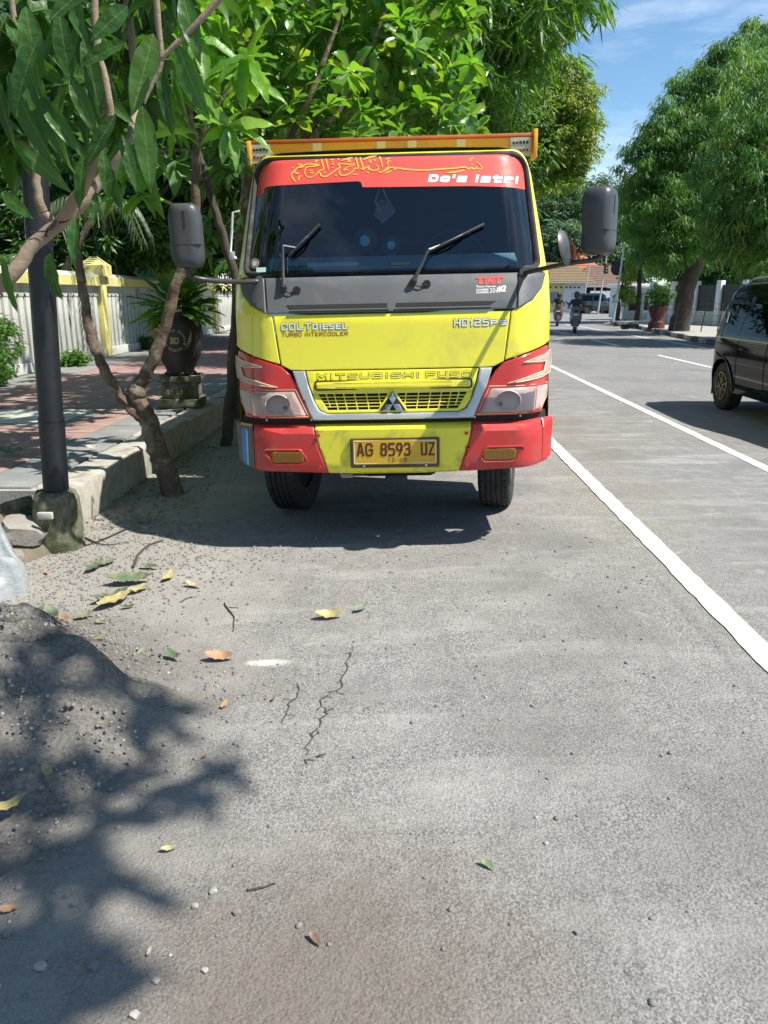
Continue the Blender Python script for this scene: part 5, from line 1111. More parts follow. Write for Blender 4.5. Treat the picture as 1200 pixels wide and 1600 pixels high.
for i, (px, Y) in enumerate([(-20, 14.5), (30, 13.2), (110, 15), (205, 19), (250, 22), (310, 27), (340, 32), (170, 17)]):
    c = at(px, 430, Y); c.x = min(c.x, -6.95); t = empty('garden_shrub', (c.x, Y, .2)); tag(t, ['leafy shrub showing above the wall at the left edge', 'shrub climbing the first wall bay', 'shrub behind the black pole', 'shrub right of the nearest yellow pillar', 'shrub behind the urn plant', 'shrub behind the third pillar', 'furthest shrub along the wall, by the cab', 'shrub just behind the nearest yellow pillar'][i], 'shrub', 'shrubs behind the wall')
    crown('foliage', [((-.5, 0, 1.3), (.8, .8, .95)), ((-.4, 0, .6), (.6, .6, .6))], 70, 30, .22, .16, .06, 'small', M['garden'], t)
    mb = MB(); branch(mb, [(-.5, 0, -.1), (-.45, 0, .5), (-.5, .05, 1.3)], .03, .015, 6); mb.build('stem', M['bark'], t)
# palm fronds in the garden (grey green, behind the left mirror)
pt = empty('garden_palm', tuple(at(262, 300, 15.5).xy) + (.2,)); pt.location.x = min(pt.location.x, -4.6); pt.location = (-6.9, 16.5, .2); tag(pt, 'small fan of grey green palm fronds between the mango leaves and the left mirror', 'palm')
M['palm'] = leafmat('palm frond', [G(.08, .12, .06), G(.12, .17, .09), G(.06, .1, .04)], .3, .5)
mb = MB(); c0 = Vector((1.1, 0, 3.0)); branch(mb, [(0, 0, -.1), (.2, 0, 1.5), c0], .09, .06, 8); mb.build('trunk', M['bark'], pt)
for i in range(9):
    a = i * 2*pi/9 + .2; e = [c0, c0 + Vector((cos(a)*.4, sin(a)*.4, .25)), c0 + Vector((cos(a)*.8, sin(a)*.8, .1)), c0 + Vector((cos(a)*1.05, sin(a)*1.05, -.4))]
    mb = MB(); q = bent(e, 5, 0); mb.tube(q, .01, 4)
    pp = []; dd = []
    for j, p in enumerate(q[2:]):
        T_ = (q[min(j+3, len(q)-1)] - q[j+1]).normalized(); s_ = T_.cross(Vector((0, 0, 1))).normalized()
        for sg in (-1, 1):
            for h in (0, .5): pp.append(tuple(p + T_*.04*h)); dd.append(tuple(s_*sg*.8 + T_*.5 + Vector((0, 0, -.45))))
    f = mb.build('frond', M['palm'], pt); lm = leaf_mesh('leaflet', np.array(pp), np.array(dd), np.tile([0, 0, 1.], (len(pp), 1)), .3, .028, 'blade'); tag(link('leaflet', lm, f, M['palm']), kind='stuff')

# ------------------------------------------------------------------ left side: wall, pole, planter, stones
M['wall_white'] = pm('weathered white wall', (.47, .475, .44), .9, var=.2, scale=2, bmp=.3, bscale=30, dirt=(.2, .2, .15), dirt_amt=.8, dscale=1.6, dlo=.46, dhi=.68)
M['wall_yellow'] = pm('weathered yellow paint', (.62, .56, .2), .85, var=.15, scale=2, bmp=.3, bscale=30, dirt=(.3, .29, .16), dirt_amt=.7, dscale=3)
M['cap_grey'] = pm('coping concrete', (.5, .5, .43), .9, var=.2, bmp=.4, dirt=(.2, .2, .15), dirt_amt=.8, dscale=4)
fx = -6.32; fence = empty('perimeter_wall', (fx, 17.6, SW)); tag(fence, 'white slotted garden wall with yellow coping and capped yellow pillars along the red footway', 'wall')
slab = {}
def share(key, fn):
    if key not in slab: slab[key] = fn()
    return slab[key]
def bal_mesh():
    mb = MB(); mb.box((-.06, -.088, 0), (.06, .088, 1.14), bev=.012); me = mb.mesh('baluster'); smooth(me, 35); me.materials.append(M['wall_white']); return me
PS = [11.8, 17.6, 23.4, 29.2, 35.0, 40.8]
for i, py_ in enumerate(PS):
    y = py_ - 17.6; mb = MB(); mb.box((-.16, y - .17, -.1), (.16, y + .17, 1.66), bev=.01); o = mb.build('pillar', M['wall_yellow'], fence)
    mb = MB(); mb.box((-.15, y - .16, 1.66), (.15, y + .16, 1.72)); a = .27; 
    mb.add([(-a, y-a, 1.72), (a, y-a, 1.72), (a, y+a, 1.72), (-a, y+a, 1.72), (-a, y-a, 1.95), (a, y-a, 1.95), (a, y+a, 1.95), (-a, y+a, 1.95), (-.06, y-.06, 2.13), (.06, y-.06, 2.13), (.06, y+.06, 2.13), (-.06, y+.06, 2.13)],
           [(0, 3, 2, 1), (0, 1, 5, 4), (1, 2, 6, 5), (2, 3, 7, 6), (3, 0, 4, 7), (4, 5, 9, 8), (5, 6, 10, 9), (6, 7, 11, 10), (7, 4, 8, 11), (8, 9, 10, 11)]); mb.build('pillar_cap', M['wall_yellow'], o, 20)
def arch_beam(y0, y1, ys, name='beam'):
    "top beam whose underside has a small arch over each slot"
    mb = MB(); prev = y0; tp = 1.52
    for s in ys:
        h = .048; mb.box((-.07, prev, 1.30), (.07, s - h, tp)); 
        A = [(s - h * cos(pi*i/6), 1.30 + h * 1.1 * sin(pi*i/6)) for i in range(7)]
        mb.prism([(s - h, tp)] + A + [(s + h, tp)], -.07, .07, 'x'); prev = s + h
    mb.box((-.07, prev, 1.30), (.07, y1, tp)); return mb.build(name, M['wall_white'], fence, 30)
for a, b in [(6.0, 11.8)] + list(zip(PS, PS[1:])):
    y0, y1 = a - 17.6 + .17, b - 17.6 - .17; n_ = 20; pit = (y1 - y0) / n_
    mb = MB(); mb.box((-.12, y0, -.12), (.14, y1, .18), bev=.015); mb.build('plinth', M['wall_white'], fence)
    arch_beam(y0, y1, [y0 + pit * k for k in range(1, n_)])
    for k in range(n_):
        o = link('baluster', share('bal', bal_mesh), fence); o.location = (0, y0 + pit * (k + .5), .17); o.scale = (1, (pit - .096) / .176, 1)
    mb = MB(); mb.prism([(-.17, 1.52), (.17, 1.52), (.17, 1.70), (.04, 1.78), (-.04, 1.78), (-.17, 1.70)], y0, y1, 'y'); c_ = mb.build('coping', M['wall_yellow'], fence, 20)
    mb = MB(); mb.prism([(.172, 1.70), (.042, 1.785), (-.042, 1.785), (-.172, 1.70)], y0 + .01, y1 - .01, 'y'); mb.build('coping_top', M['cap_grey'], c_, 20)
# weeds along the wall foot
for i, (px, py, s, lab) in enumerate([(12, 590, .5, 'bushy weeds at the foot of the wall by the left edge'), (40, 545, .45, 'creeper growing up a wall slot beside the black pole'), (110, 572, .25, 'low weeds at the wall foot right of the black pole'), (205, 545, .3, 'small weed tuft right of the nearest yellow pillar')]):
    c = at(px, py, z=SW); c.x = max(c.x, -6.0) if i != 1 else -6.1; c.x = min(c.x, -5.75)
    if i == 0: c.y = 11.6
    if i == 1: c.y = 12.6
    t = empty('weed_clump', (c.x, c.y, SW)); tag(t, lab, 'weeds', 'weeds along the wall')
    crown('foliage', [((0, 0, s * (.5 if i != 1 else 1.2)), (s * (.8 if i != 1 else .25), s * 1.2, s * (.6 if i != 1 else 1.2)))], 46, 18, .1, .1, .05, 'small', M['garden'], t, .2)
# steel pole in its mossy concrete foot
M['pole'] = pm('dark painted steel', (.012, .015, .02), .42, var=.3, scale=5, dirt=(.07, .055, .045), dirt_amt=.3, dscale=3, bmp=.15)
pb = at(90, 845); pb = Vector((-2.14, 4.84, gz(-2.1))); top = at(58, 330, 4.86)
pole = empty('steel_pole', pb); tag(pole, 'black steel pole set in a mossy round concrete footing at the end of the kerb', 'pole')
lp = lambda v: Vector(v) - pb
mb = MB(); b0 = lp((-2.135, 4.86, .38)); t0 = lp(top + Vector((0, 0, 0))); d_ = (t0 - b0).normalized()
mb.tube([b0 - d_*.2, b0 + d_*.42], .079, 20); mb.tube([b0 + d_*.415, b0 + d_*.43], .082, 20); mb.tube([b0 + d_*.43, b0 + d_*3.6], .0745, 20); mb.build('shaft', M['pole'], pole)
mb = MB(); prof = [(.001, -.1), (.19, -.1), (.185, .05), (.178, .2), (.17, .34), (.155, .395), (.1, .41), (.001, .41)]
mb.lathe([(r*.86, z*.93) for r, z in prof], 14, M=Matrix.Rotation(.2, 4, 'Z')); rr = random.Random(3)
mb.v = [(x + rr.uniform(-.009, .009), y + rr.uniform(-.009, .009), z + rr.uniform(-.01, .01)) for x, y, z in mb.v]; ft = mb.build('footing', M['moss'], pole, 60)
mb = MB(); mb.box((-.045, -.195, .24), (.05, -.165, .285), bev=.006); mb.build('paper_scrap', M['pale_slab'], ft)
# urn planter
M['urn'] = pm('dark glazed urn', (.035, .03, .028), .45, var=.5, scale=6, dirt=(.1, .075, .055), dirt_amt=.5, bmp=.3)
ub = at(289, 636, z=SW); ub = Vector((-2.47, 9.45, SW + .012)); urn = empty('urn_planter', ub, (0, 0, .12)); tag(urn, 'dark urn planter with gold 3D lettering on a stone plinth, strappy green plant inside', 'planter')
mb = MB(); mb.box((-.26, -.26, 0), (.26, .26, .10), bev=.012); mb.box((-.215, -.215, .10), (.215, .215, .30), bev=.012); mb.box((-.25, -.25, .30), (.25, .25, .37), bev=.015); pl_ = mb.build('plinth', M['moss'], urn)
for k in range(6): mb = MB(); mb.box((-.15 + k*.052, -.222, .15), (-.115 + k*.052, -.214, .25)); mb.build('plinth_relief', M['moss'], pl_)
up_ = [(.001, .37), (.17, .37), (.19, .40), (.165, .42), (.17, .45), (.24, .58), (.285, .75), (.295, .86), (.28, .96), (.245, 1.02), (.235, 1.05), (.26, 1.08), (.265, 1.10), (.23, 1.10), (.2, 1.02), (.001, 1.0)]
mb = MB(); mb.lathe(up_, 32); vs_ = mb.build('urn', M['urn'], urn, 50)
UR, UZ = [p[0] for p in up_[5:9]], [p[1] for p in up_[5:9]]
def US(u, v, off=0):
    r = float(np.interp(v, UZ, UR)) + off; a = u / .29 - pi/2 - .02; return (r * cos(a), r * sin(a), v)
M['urngold'] = pm('faded gold paint', (.42, .33, .16), .6, var=.3, scale=20); M['urnwhite'] = pm('faded white lettering', (.36, .36, .33), .7, var=.3, scale=20)
text_part('lettering', '3D', US, M['urngold'], vs_, -.052, .75, .05, .83, off=.004, bold=.05)
def arc_text(s, r, a0, a1, flip=False):
    for i, ch in enumerate(s):
        if ch == ' ': continue
        a = a0 + (a1 - a0) * i / (len(s) - 1); cx, cz = r * cos(a), .79 + r * sin(a); rot = a - pi/2 if not flip else a + pi/2
        f = lambda u, v, off: US(cx + u * cos(rot) - v * sin(rot), cz + u * sin(rot) + v * cos(rot), off)
        text_part('lettering', ch, f, M['urnwhite'], vs_, -.011, -.014, .011, .014, off=.004, bold=.03)
arc_text('KAMPOENG BONSAI', .115, R(205), R(-20)); arc_text('BLITAR', .115, R(232), R(308), True)
vU = leaf_variants('obovate', .24, M['garden']); vU2 = leaf_variants('broad', .17, M['plume']); rr = random.Random(9)
M['dead'] = pm('dead yellow leaf', (.42, .25, .04), .6, var=.3)
for i in range(120):
    a = rr.uniform(0, 2*pi); el = rr.choice([rr.uniform(-.35, .3), rr.uniform(.1, 1.2)]); d = (cos(a)*cos(el), sin(a)*cos(el), sin(el))
    p = Vector((0, 0, 1.08 + rr.uniform(0, .12))) + Vector(d) * rr.uniform(.05, .16)
    put_leaf(rr.choice([vU, vU2]), urn, p, d, (0, 0, 1), rr.uniform(.3, .52), rr.uniform(.8, 1.2), rr)
vY = leaf_variants('broad', .2, M['dead'], 2)
for a in (3.6, 3.9, 3.4): put_leaf(vY, urn, Vector((cos(a)*.22, sin(a)*.22, 1.05)), (cos(a), sin(a), -1.4), (0, 0, 1), .26, 1, rr)
# white wrapped heap and rubble at the left edge, sand pile
M['wrap'] = pm('dusty white plastic sheet', (.3, .325, .34), .45, bmp=1.0, bscale=22, var=.4, scale=3, dirt=(.34, .33, .31), dirt_amt=.7, dscale=4)
def nz3(x, y, s=1.0): return (sin(x*7.1*s + 1.3) * cos(y*5.3*s) + sin(x*13.7*s + y*9.1*s) * .5 + sin(x*23*s - y*31*s + 2) * .25)
def heap(name, c, rx, ry, h, mat, label, cat, n=48, rough=.12, fold=0.0, pw=1.0, kind=None):
    t = MB(); V = []; F = []; k = n; 
    for i in range(k + 1):
        r = i / k
        for j in range(n * 2):
            a = 2*pi*j/(n*2); x = rx * r * cos(a); y = ry * r * sin(a); q = max(0, 1 - r**2) ** pw
            z = h * q * (1 + rough * nz3(x*1.3, y*1.3)) + fold * abs(sin(a*9 + r*3)) * r * q + rough * .12 * h * nz3(x*6, y*6) * q
            V.append((x * (1 + .08*nz3(cos(a), sin(a))), y * (1 + .08*nz3(sin(a), cos(a))), z - .01))
    m_ = n * 2; F = [(i*m_+j, i*m_+(j+1) % m_, (i+1)*m_+(j+1) % m_, (i+1)*m_+j) for i in range(k) for j in range(m_)]
    t.add(V, F); o = t.build(name, mat, None, 180, fix=False); o.location = c; bm = bmesh.new(); bm.from_mesh(o.data); bmesh.ops.remove_doubles(bm, verts=bm.verts, dist=1e-5); bmesh.ops.recalc_face_normals(bm, faces=bm.faces); bm.to_mesh(o.data); bm.free(); smooth(o.data, 180)
    tag(o, label, cat, kind=kind); return o
heap('sand_pile', (-1.95, 2.62, -.055), 1.25, .98, .5, M['asphalt'], 'heap of dark grey sand at the left edge of the pavement', 'sand pile', rough=.18, pw=1.35)
o = heap('plastic_sheet', (-2.47, 4.0, -.06), .44, .36, .50, M['wrap'], 'crumpled white plastic sheet over a heap at the left edge, behind the sand', 'sheet', rough=.4, fold=.10, pw=.4)
def rock(name, c, s, mat, label, cat='stone', seed=0, group=None, flat=.6):
    bm = bmesh.new(); bmesh.ops.create_icosphere(bm, subdivisions=3, radius=1); rr = random.Random(seed); ph = [rr.uniform(0, 6) for _ in range(6)]
    for v in bm.verts:
        p = v.co; k = 1 + .16*sin(3*p.x + ph[0]) * cos(4*p.y + ph[1]) + .1*sin(7*p.z + ph[2] + 3*p.x) + .05*sin(13*p.y + ph[3]) * cos(11*p.x + ph[4])
        v.co = Vector((max(-.75, min(.75, p.x*k)), max(-.8, min(.8, p.y*k)), max(-.7, min(.72, p.z*k)) * flat)) * s
    me = bpy.data.meshes.new(name); bm.to_mesh(me); bm.free(); smooth(me, 30); o = link(name, me, None, mat); o.location = c; o.rotation_euler = (rr.uniform(-.3, .3), rr.uniform(-.3, .3), rr.uniform(0, 6)); tag(o, label, cat, group); return o
rock('rubble_stone', (-2.32, 4.72, .1), .17, M['stone'], 'broken concrete lump left of the pole footing', seed=1, group='rubble by the pole footing')
rock('rubble_stone', (-2.26, 4.35, .03), .12, M['stone'], 'flat stone chunk between the white sheet and the pole footing', seed=2, group='rubble by the pole footing')
rock('rubble_stone', (-2.48, 5.02, .16), .15, M['moss'], 'mossy lump under the end of the footway', seed=3, group='rubble by the pole footing')
rock('rubble_stone', (-2.2, 4.98, -.02), .07, M['concrete'], 'small pale chip behind the pole footing', seed=4, group='rubble by the pole footing')
heap('soil_mound', (-2.75, 4.75, -.06), .62, .5, .30, M['soil'], 'dark soil mound spilling from the footway end', 'soil mound', n=30, rough=.3)
# pebbles: individual larger ones, fine grit as one mass
M['pebble'] = pm('pebble grey', (.2, .19, .18), .9, var=.5, scale=1.2); M['pebble_pale'] = pm('pale pebble', (.36, .34, .3), .9, var=.2)
def grit(name, n, xr, yr, sr, mat, dens, seed):
    rg = np.random.default_rng(seed); ico = np.array([(0, 0, 1), (.9, 0, .3), (.28, .85, .3), (-.72, .53, .3), (-.72, -.53, .3), (.28, -.85, .3), (.7, .5, -.4), (-.28, .85, -.4), (-.9, 0, -.4), (-.28, -.85, -.4), (.7, -.5, -.4)])
    Fi = [(0,1,2),(0,2,3),(0,3,4),(0,4,5),(0,5,1),(1,6,2),(2,7,3),(3,8,4),(4,9,5),(5,10,1),(1,10,6),(2,6,7),(3,7,8),(4,8,9),(5,9,10)]
    x = rg.uniform(*xr, n * 3); y = rg.uniform(*yr, n * 3); keep = rg.random(n * 3) < dens(x, y); x, y = x[keep][:n], y[keep][:n]; m_ = len(x)
    s = sr[0] + (sr[1] - sr[0]) * rg.random(m_) ** 3; th = rg.uniform(0, 6.28, m_); st = rg.uniform(.6, 1.2, (m_, 3))
    V = ico[None] * (s[:, None] * st)[:, None, :]; c_, s_ = np.cos(th)[:, None], np.sin(th)[:, None]
    Vx = V[:, :, 0]*c_ - V[:, :, 1]*s_; Vy = V[:, :, 0]*s_ + V[:, :, 1]*c_; zz = np.array([gz(a) for a in x])
    ph = np.maximum(0, 1 - ((x + 1.95)/1.22)**2 - ((y - 2.62)/.98)**2) ** 1.35 * .5; zz = zz + np.where(ph > 0.003, ph - .01, 0)
    V = np.stack([Vx + x[:, None], Vy + y[:, None], V[:, :, 2]*.7 + zz[:, None] + s[:, None]*.15], 2).reshape(-1, 3)
    me = bpy.data.meshes.new(name); fl = (np.array(Fi).ravel()[None] + (np.arange(m_)*11)[:, None]).ravel().astype(np.int32)
    me.vertices.add(len(V)); me.vertices.foreach_set('co', V.ravel()); me.loops.add(len(fl)); me.loops.foreach_set('vertex_index', fl); me.polygons.add(m_*15)
    me.polygons.foreach_set('loop_start', np.arange(0, m_*45, 3, dtype=np.int32)); me.polygons.foreach_set('loop_total', np.full(m_*15, 3, np.int32)); me.update(calc_edges=True)
    return tag(link(name, me, None, mat), kind='stuff')
dleft = lambda x, y: np.clip((-.55 - x + .25*np.sin(y*3)) * 1.2, .035, 1)
grit('gravel', 11000, (-2.3, 1.6), (1.0, 5.4), (.002, .0115), M['pebble'], dleft, 1)
grit('pale_gravel', 1900, (-2.3, 1.0), (1.0, 5.0), (.0018, .0085), M['pebble_pale'], dleft, 2)
grit('kerbside_grit', 1300, (-2.3, -.6), (5.2, 8.5), (.003, .014), M['pebble'], lambda x, y: np.clip((-1.2 - x) * 1.5, .1, 1), 3)
big = [(270, 1502), (301, 1601), (369, 1662), (228, 1632), (146, 1872), (208, 1850)]
for i, (px, py, s, m_, lab) in enumerate([(333, 1388, .013, 'pebble_pale', 'pale angular pebble on the sand, upper of the bottom left group'), (305, 1411, .010, 'pebble_pale', 'small white pebble left of the larger pale one'), (370, 1422, .012, 'pebble', 'round grey pebble below the pale angular one'), (146, 1503, .014, 'pebble', 'grey pebble in the shade at the bottom left'), (243, 1527, .010, 'pebble_pale', 'white chip right of the tan fragment'), (240, 1068, .014, 'pebble', 'dark round stone below the green leaves'), (62, 1502, .016, 'pebble_pale', 'whitish stone near the bottom left corner'), (115, 1405, .011, 'pebble', 'dull stone in leaf shade left of centre'), (10, 1448, .015, 'pebble', 'stone at the left edge beside the orange leaf'), (900, 1462, .008, 'pebble', 'lone dark pebble on the asphalt lower right'), (210, 1580, .012, 'pebble_pale', 'pale stone by the bottom edge left'), (320, 1512, .009, 'pebble_pale', 'tiny pale stone right of the brown damp patch')]):
    q = at(px, py, z=0); rock('pebble', (q.x, q.y, gz(q.x) + s * .3), s, M[m_], lab, 'pebble', seed=20 + i, group='larger pebbles on the pavement')
# fallen leaves
def flat_leaf(px, py, Lpx, ang, colr, lab, wd=.35, curl=.6, z=None, Y=None):
    q = at(px, py, z=0 if z is None else z); dist = q.y * .963 + .42; L_ = Lpx / 1200 * dist * .76; colr = tuple(c * .62 + .3 * sum(colr) / 3 for c in colr); key = 'dry%.2f%.2f%.2f' % colr
    if key not in M: M[key] = pm('fallen leaf', colr, .6, var=.3, scale=25, dirt=(.2, .17, .12), dirt_amt=.75, dscale=30, dlo=.45, dhi=.6)
    T, F = template_hi('broad'); rr = random.Random(int(px)); V = [((x - .5) * L_, y * wd * L_, max(.004, (.06 + curl * (x - .5)**2 + .12 * abs(y) + .035*sin(x*24 + y*9) + .02*sin(x*9 + px)) * L_)) for x, y, _ in T]
    me = bpy.data.meshes.new('fallen_leaf'); me.from_pydata(V, [], F); smooth(me, 180); o = link('fallen_leaf', me, None, M[key])
    zb = gz(q.x) if z is None else z
    ph = max(0, 1 - ((q.x + 1.95)/1.22)**2 - ((q.y - 2.62)/.98)**2)
    if ph > 0 and z is None: zb += .5 * ph ** 1.35
    o.location = (q.x, q.y, zb + .004); tilt = rr.uniform(.1, .5); va = math.atan2(1.55, q.y); an = math.atan2(sin(R(ang)), cos(R(ang)) * sin(va) * 1.25); o.location.z += .5 * wd * L_ * sin(tilt) * .6
    o.rotation_euler = Euler((tilt, 0, 0)).to_matrix().to_euler() if False else (tilt * cos(an), -tilt * sin(an) * .6, an); tag(o, lab, 'leaf', 'fallen leaves on the pavement')
GR, YE, OR, BR, OL = (.07, .15, .045), (.5, .4, .05), (.5, .22, .05), (.2, .09, .035), (.2, .21, .06)
for a in [(148, 880, 60, 60, GR, 'fresh green leaf standing highest in the leaf litter by the footing'), (165, 874, 50, 20, (.16, .24, .1), 'pale green leaf overlapping the fresh one by the footing'), (176, 928, 80, 25, GR, 'large ribbed green leaf in the middle of the litter'), (205, 903, 95, 5, (.09, .18, .05), 'long green leaf lying across the litter'), (180, 935, 90, 35, YE, 'long yellow leaf under the large green one'), (215, 917, 60, 20, (.5, .42, .08), 'yellow leaf at the right of the green cluster'), (265, 897, 48, 50, YE, 'bright yellow leaf tip pointing up at the right of the litter'), (235, 881, 42, -5, GR, 'dull green leaf above the yellow tip'),
          (303, 911, 42, -12, (.55, .4, .16), 'thin tan leaf curled alone right of the litter'), (132, 956, 44, 15, OL, 'olive leaf at the lower left of the litter'), (200, 942, 30, 10, (.04, .1, .035), 'small round dark green leaf below the litter'), (158, 965, 26, 0, OL, 'short olive leaf under the round green one'), (95, 978, 75, -10, OR, 'large orange brown dead leaf by the sand pile'), (60, 946, 40, 60, GR, 'green leaf beside the white sheet'), (72, 886, 22, -30, OR, 'small orange leaf beside the pole footing'), (90, 1008, 60, -35, (.12, .2, .08), 'green leaf on the edge of the sand pile'),
          (270, 1022, 50, -18, GR, 'solid green leaf above the chalk smear'), (345, 1025, 66, 0, OR, 'orange crinkled leaf beside the chalk smear'), (516, 963, 62, 3, YE, 'long yellow leaf in the middle of the lane'), (564, 952, 40, 25, (.14, .24, .12), 'pale green leaf touching the long yellow one'), (165, 1055, 40, 40, OL, 'yellow green leaf on the slope of the sand'), (223, 1042, 30, 60, (.22, .32, .12), 'small pale green leaf left of the round stone'), (351, 1098, 30, 60, OR, 'orange leaf standing on edge below the chalk smear'), (286, 1114, 44, -5, OL, 'olive leaf lying flat in the branch shadow'),
          (427, 1090, 20, 70, BR, 'thin brown leaf beside the crack'), (18, 1278, 80, 40, YE, 'large yellow leaf cut by the left edge'), (80, 1237, 50, -35, OL, 'olive yellow leaf on the shaded sand'), (264, 1322, 34, 10, (.4, .38, .12), 'yellow olive leaf with dry stalk'), (12, 1413, 46, 10, OR, 'orange leaf at the left edge lower down'), (762, 1356, 36, -35, (.14, .26, .06), 'lone green leaf low in the middle of the lane'), (493, 1468, 40, -45, BR, 'brown rolled leaf near the bottom of the picture'), (233, 1482, 22, 80, (.6, .4, .25), 'small tan leaf fragment near the bottom left'),
          (757, 845, 16, 0, OL, 'small yellow green leaf at the end of the truck shadow'), (222, 808, 50, -3, (.14, .19, .1), 'long dull green leaf in the shade at the kerb foot'), (332, 812, 22, 0, (.3, .29, .24), 'pale dry leaf in the truck shade'), (165, 1168, 22, 10, (.3, .2, .1), 'tan scrap leaf on the sand pile foot'), (320, 1178, 14, 30, BR, 'tiny brown leaf by the leaf shadow')]:
    flat_leaf(*a)
flat_leaf(20, 711, 60, 0, GR, 'green leaf lying on the footway at the left edge', z=SW + .006)
flat_leaf(145, 702, 34, 5, (.5, .45, .35), 'pale curled leaf on the border slabs beside the pole', z=SW + .01)
for i, (pts, r, lab) in enumerate([([(350, 938), (358, 950), (365, 960), (364, 982)], .004, 'thin forked twig lying on the asphalt right of the leaf litter'), ([(208, 880), (216, 860), (232, 846), (255, 838)], .009, 'bent dry stick lying in the sand by the shade edge'), ([(385, 1388), (405, 1385), (430, 1378)], .0035, 'short reddish twig lower left of centre'), ([(282, 935), (290, 930), (298, 927)], .0035, 'tiny twig below the thin tan leaf'), ([(130, 830), (160, 843), (200, 840)], .006, 'root like stick at the foot of the kerb')]):
    P = [at(a, b) for a, b in pts]; mb = MB(); o0 = P[0].copy(); mb.tube(bent([p - o0 + Vector((0, 0, gz(p.x) + r)) for p in P], 4, .003, i), lerp_list(r, r*.5, (len(P)-1)*4 + 1), 6)
    if i == 0: a_ = P[1] - o0; mb.tube([a_ + Vector((0, 0, r)), a_ + Vector((.05, -.01, r))], r*.6, 5)
    o = mb.build('twig', M['bark_dark'], None); o.location = o0; tag(o, lab, 'twig', 'twigs on the pavement')
# leaf and twig litter in the shade against the kerb, too fine to count
P = []; rg = np.random.default_rng(4); n_ = 420; x = rg.normal(-1.95, .2, n_).clip(-2.28, -1.2); y = rg.uniform(5.2, 8.3, n_)
th = rg.uniform(0, 6.28, n_); me = leaf_mesh('leaf_litter', np.stack([x, y, np.array([gz(a) for a in x]) + .008], 1), np.stack([np.cos(th), np.sin(th), .1*rg.random(n_)], 1), np.tile([0, .1, 1.], (n_, 1)) + rg.normal(size=(n_, 3))*.3, .03 + .05*rg.random(n_), .018, 'small', .5)
M['litter'] = leafmat('dry litter', [G(.1, .07, .045), G(.2, .15, .1), G(.14, .12, .06), G(.3, .26, .2)], .1, .8); tag(link('leaf_litter', me, None, M['litter']), kind='stuff')

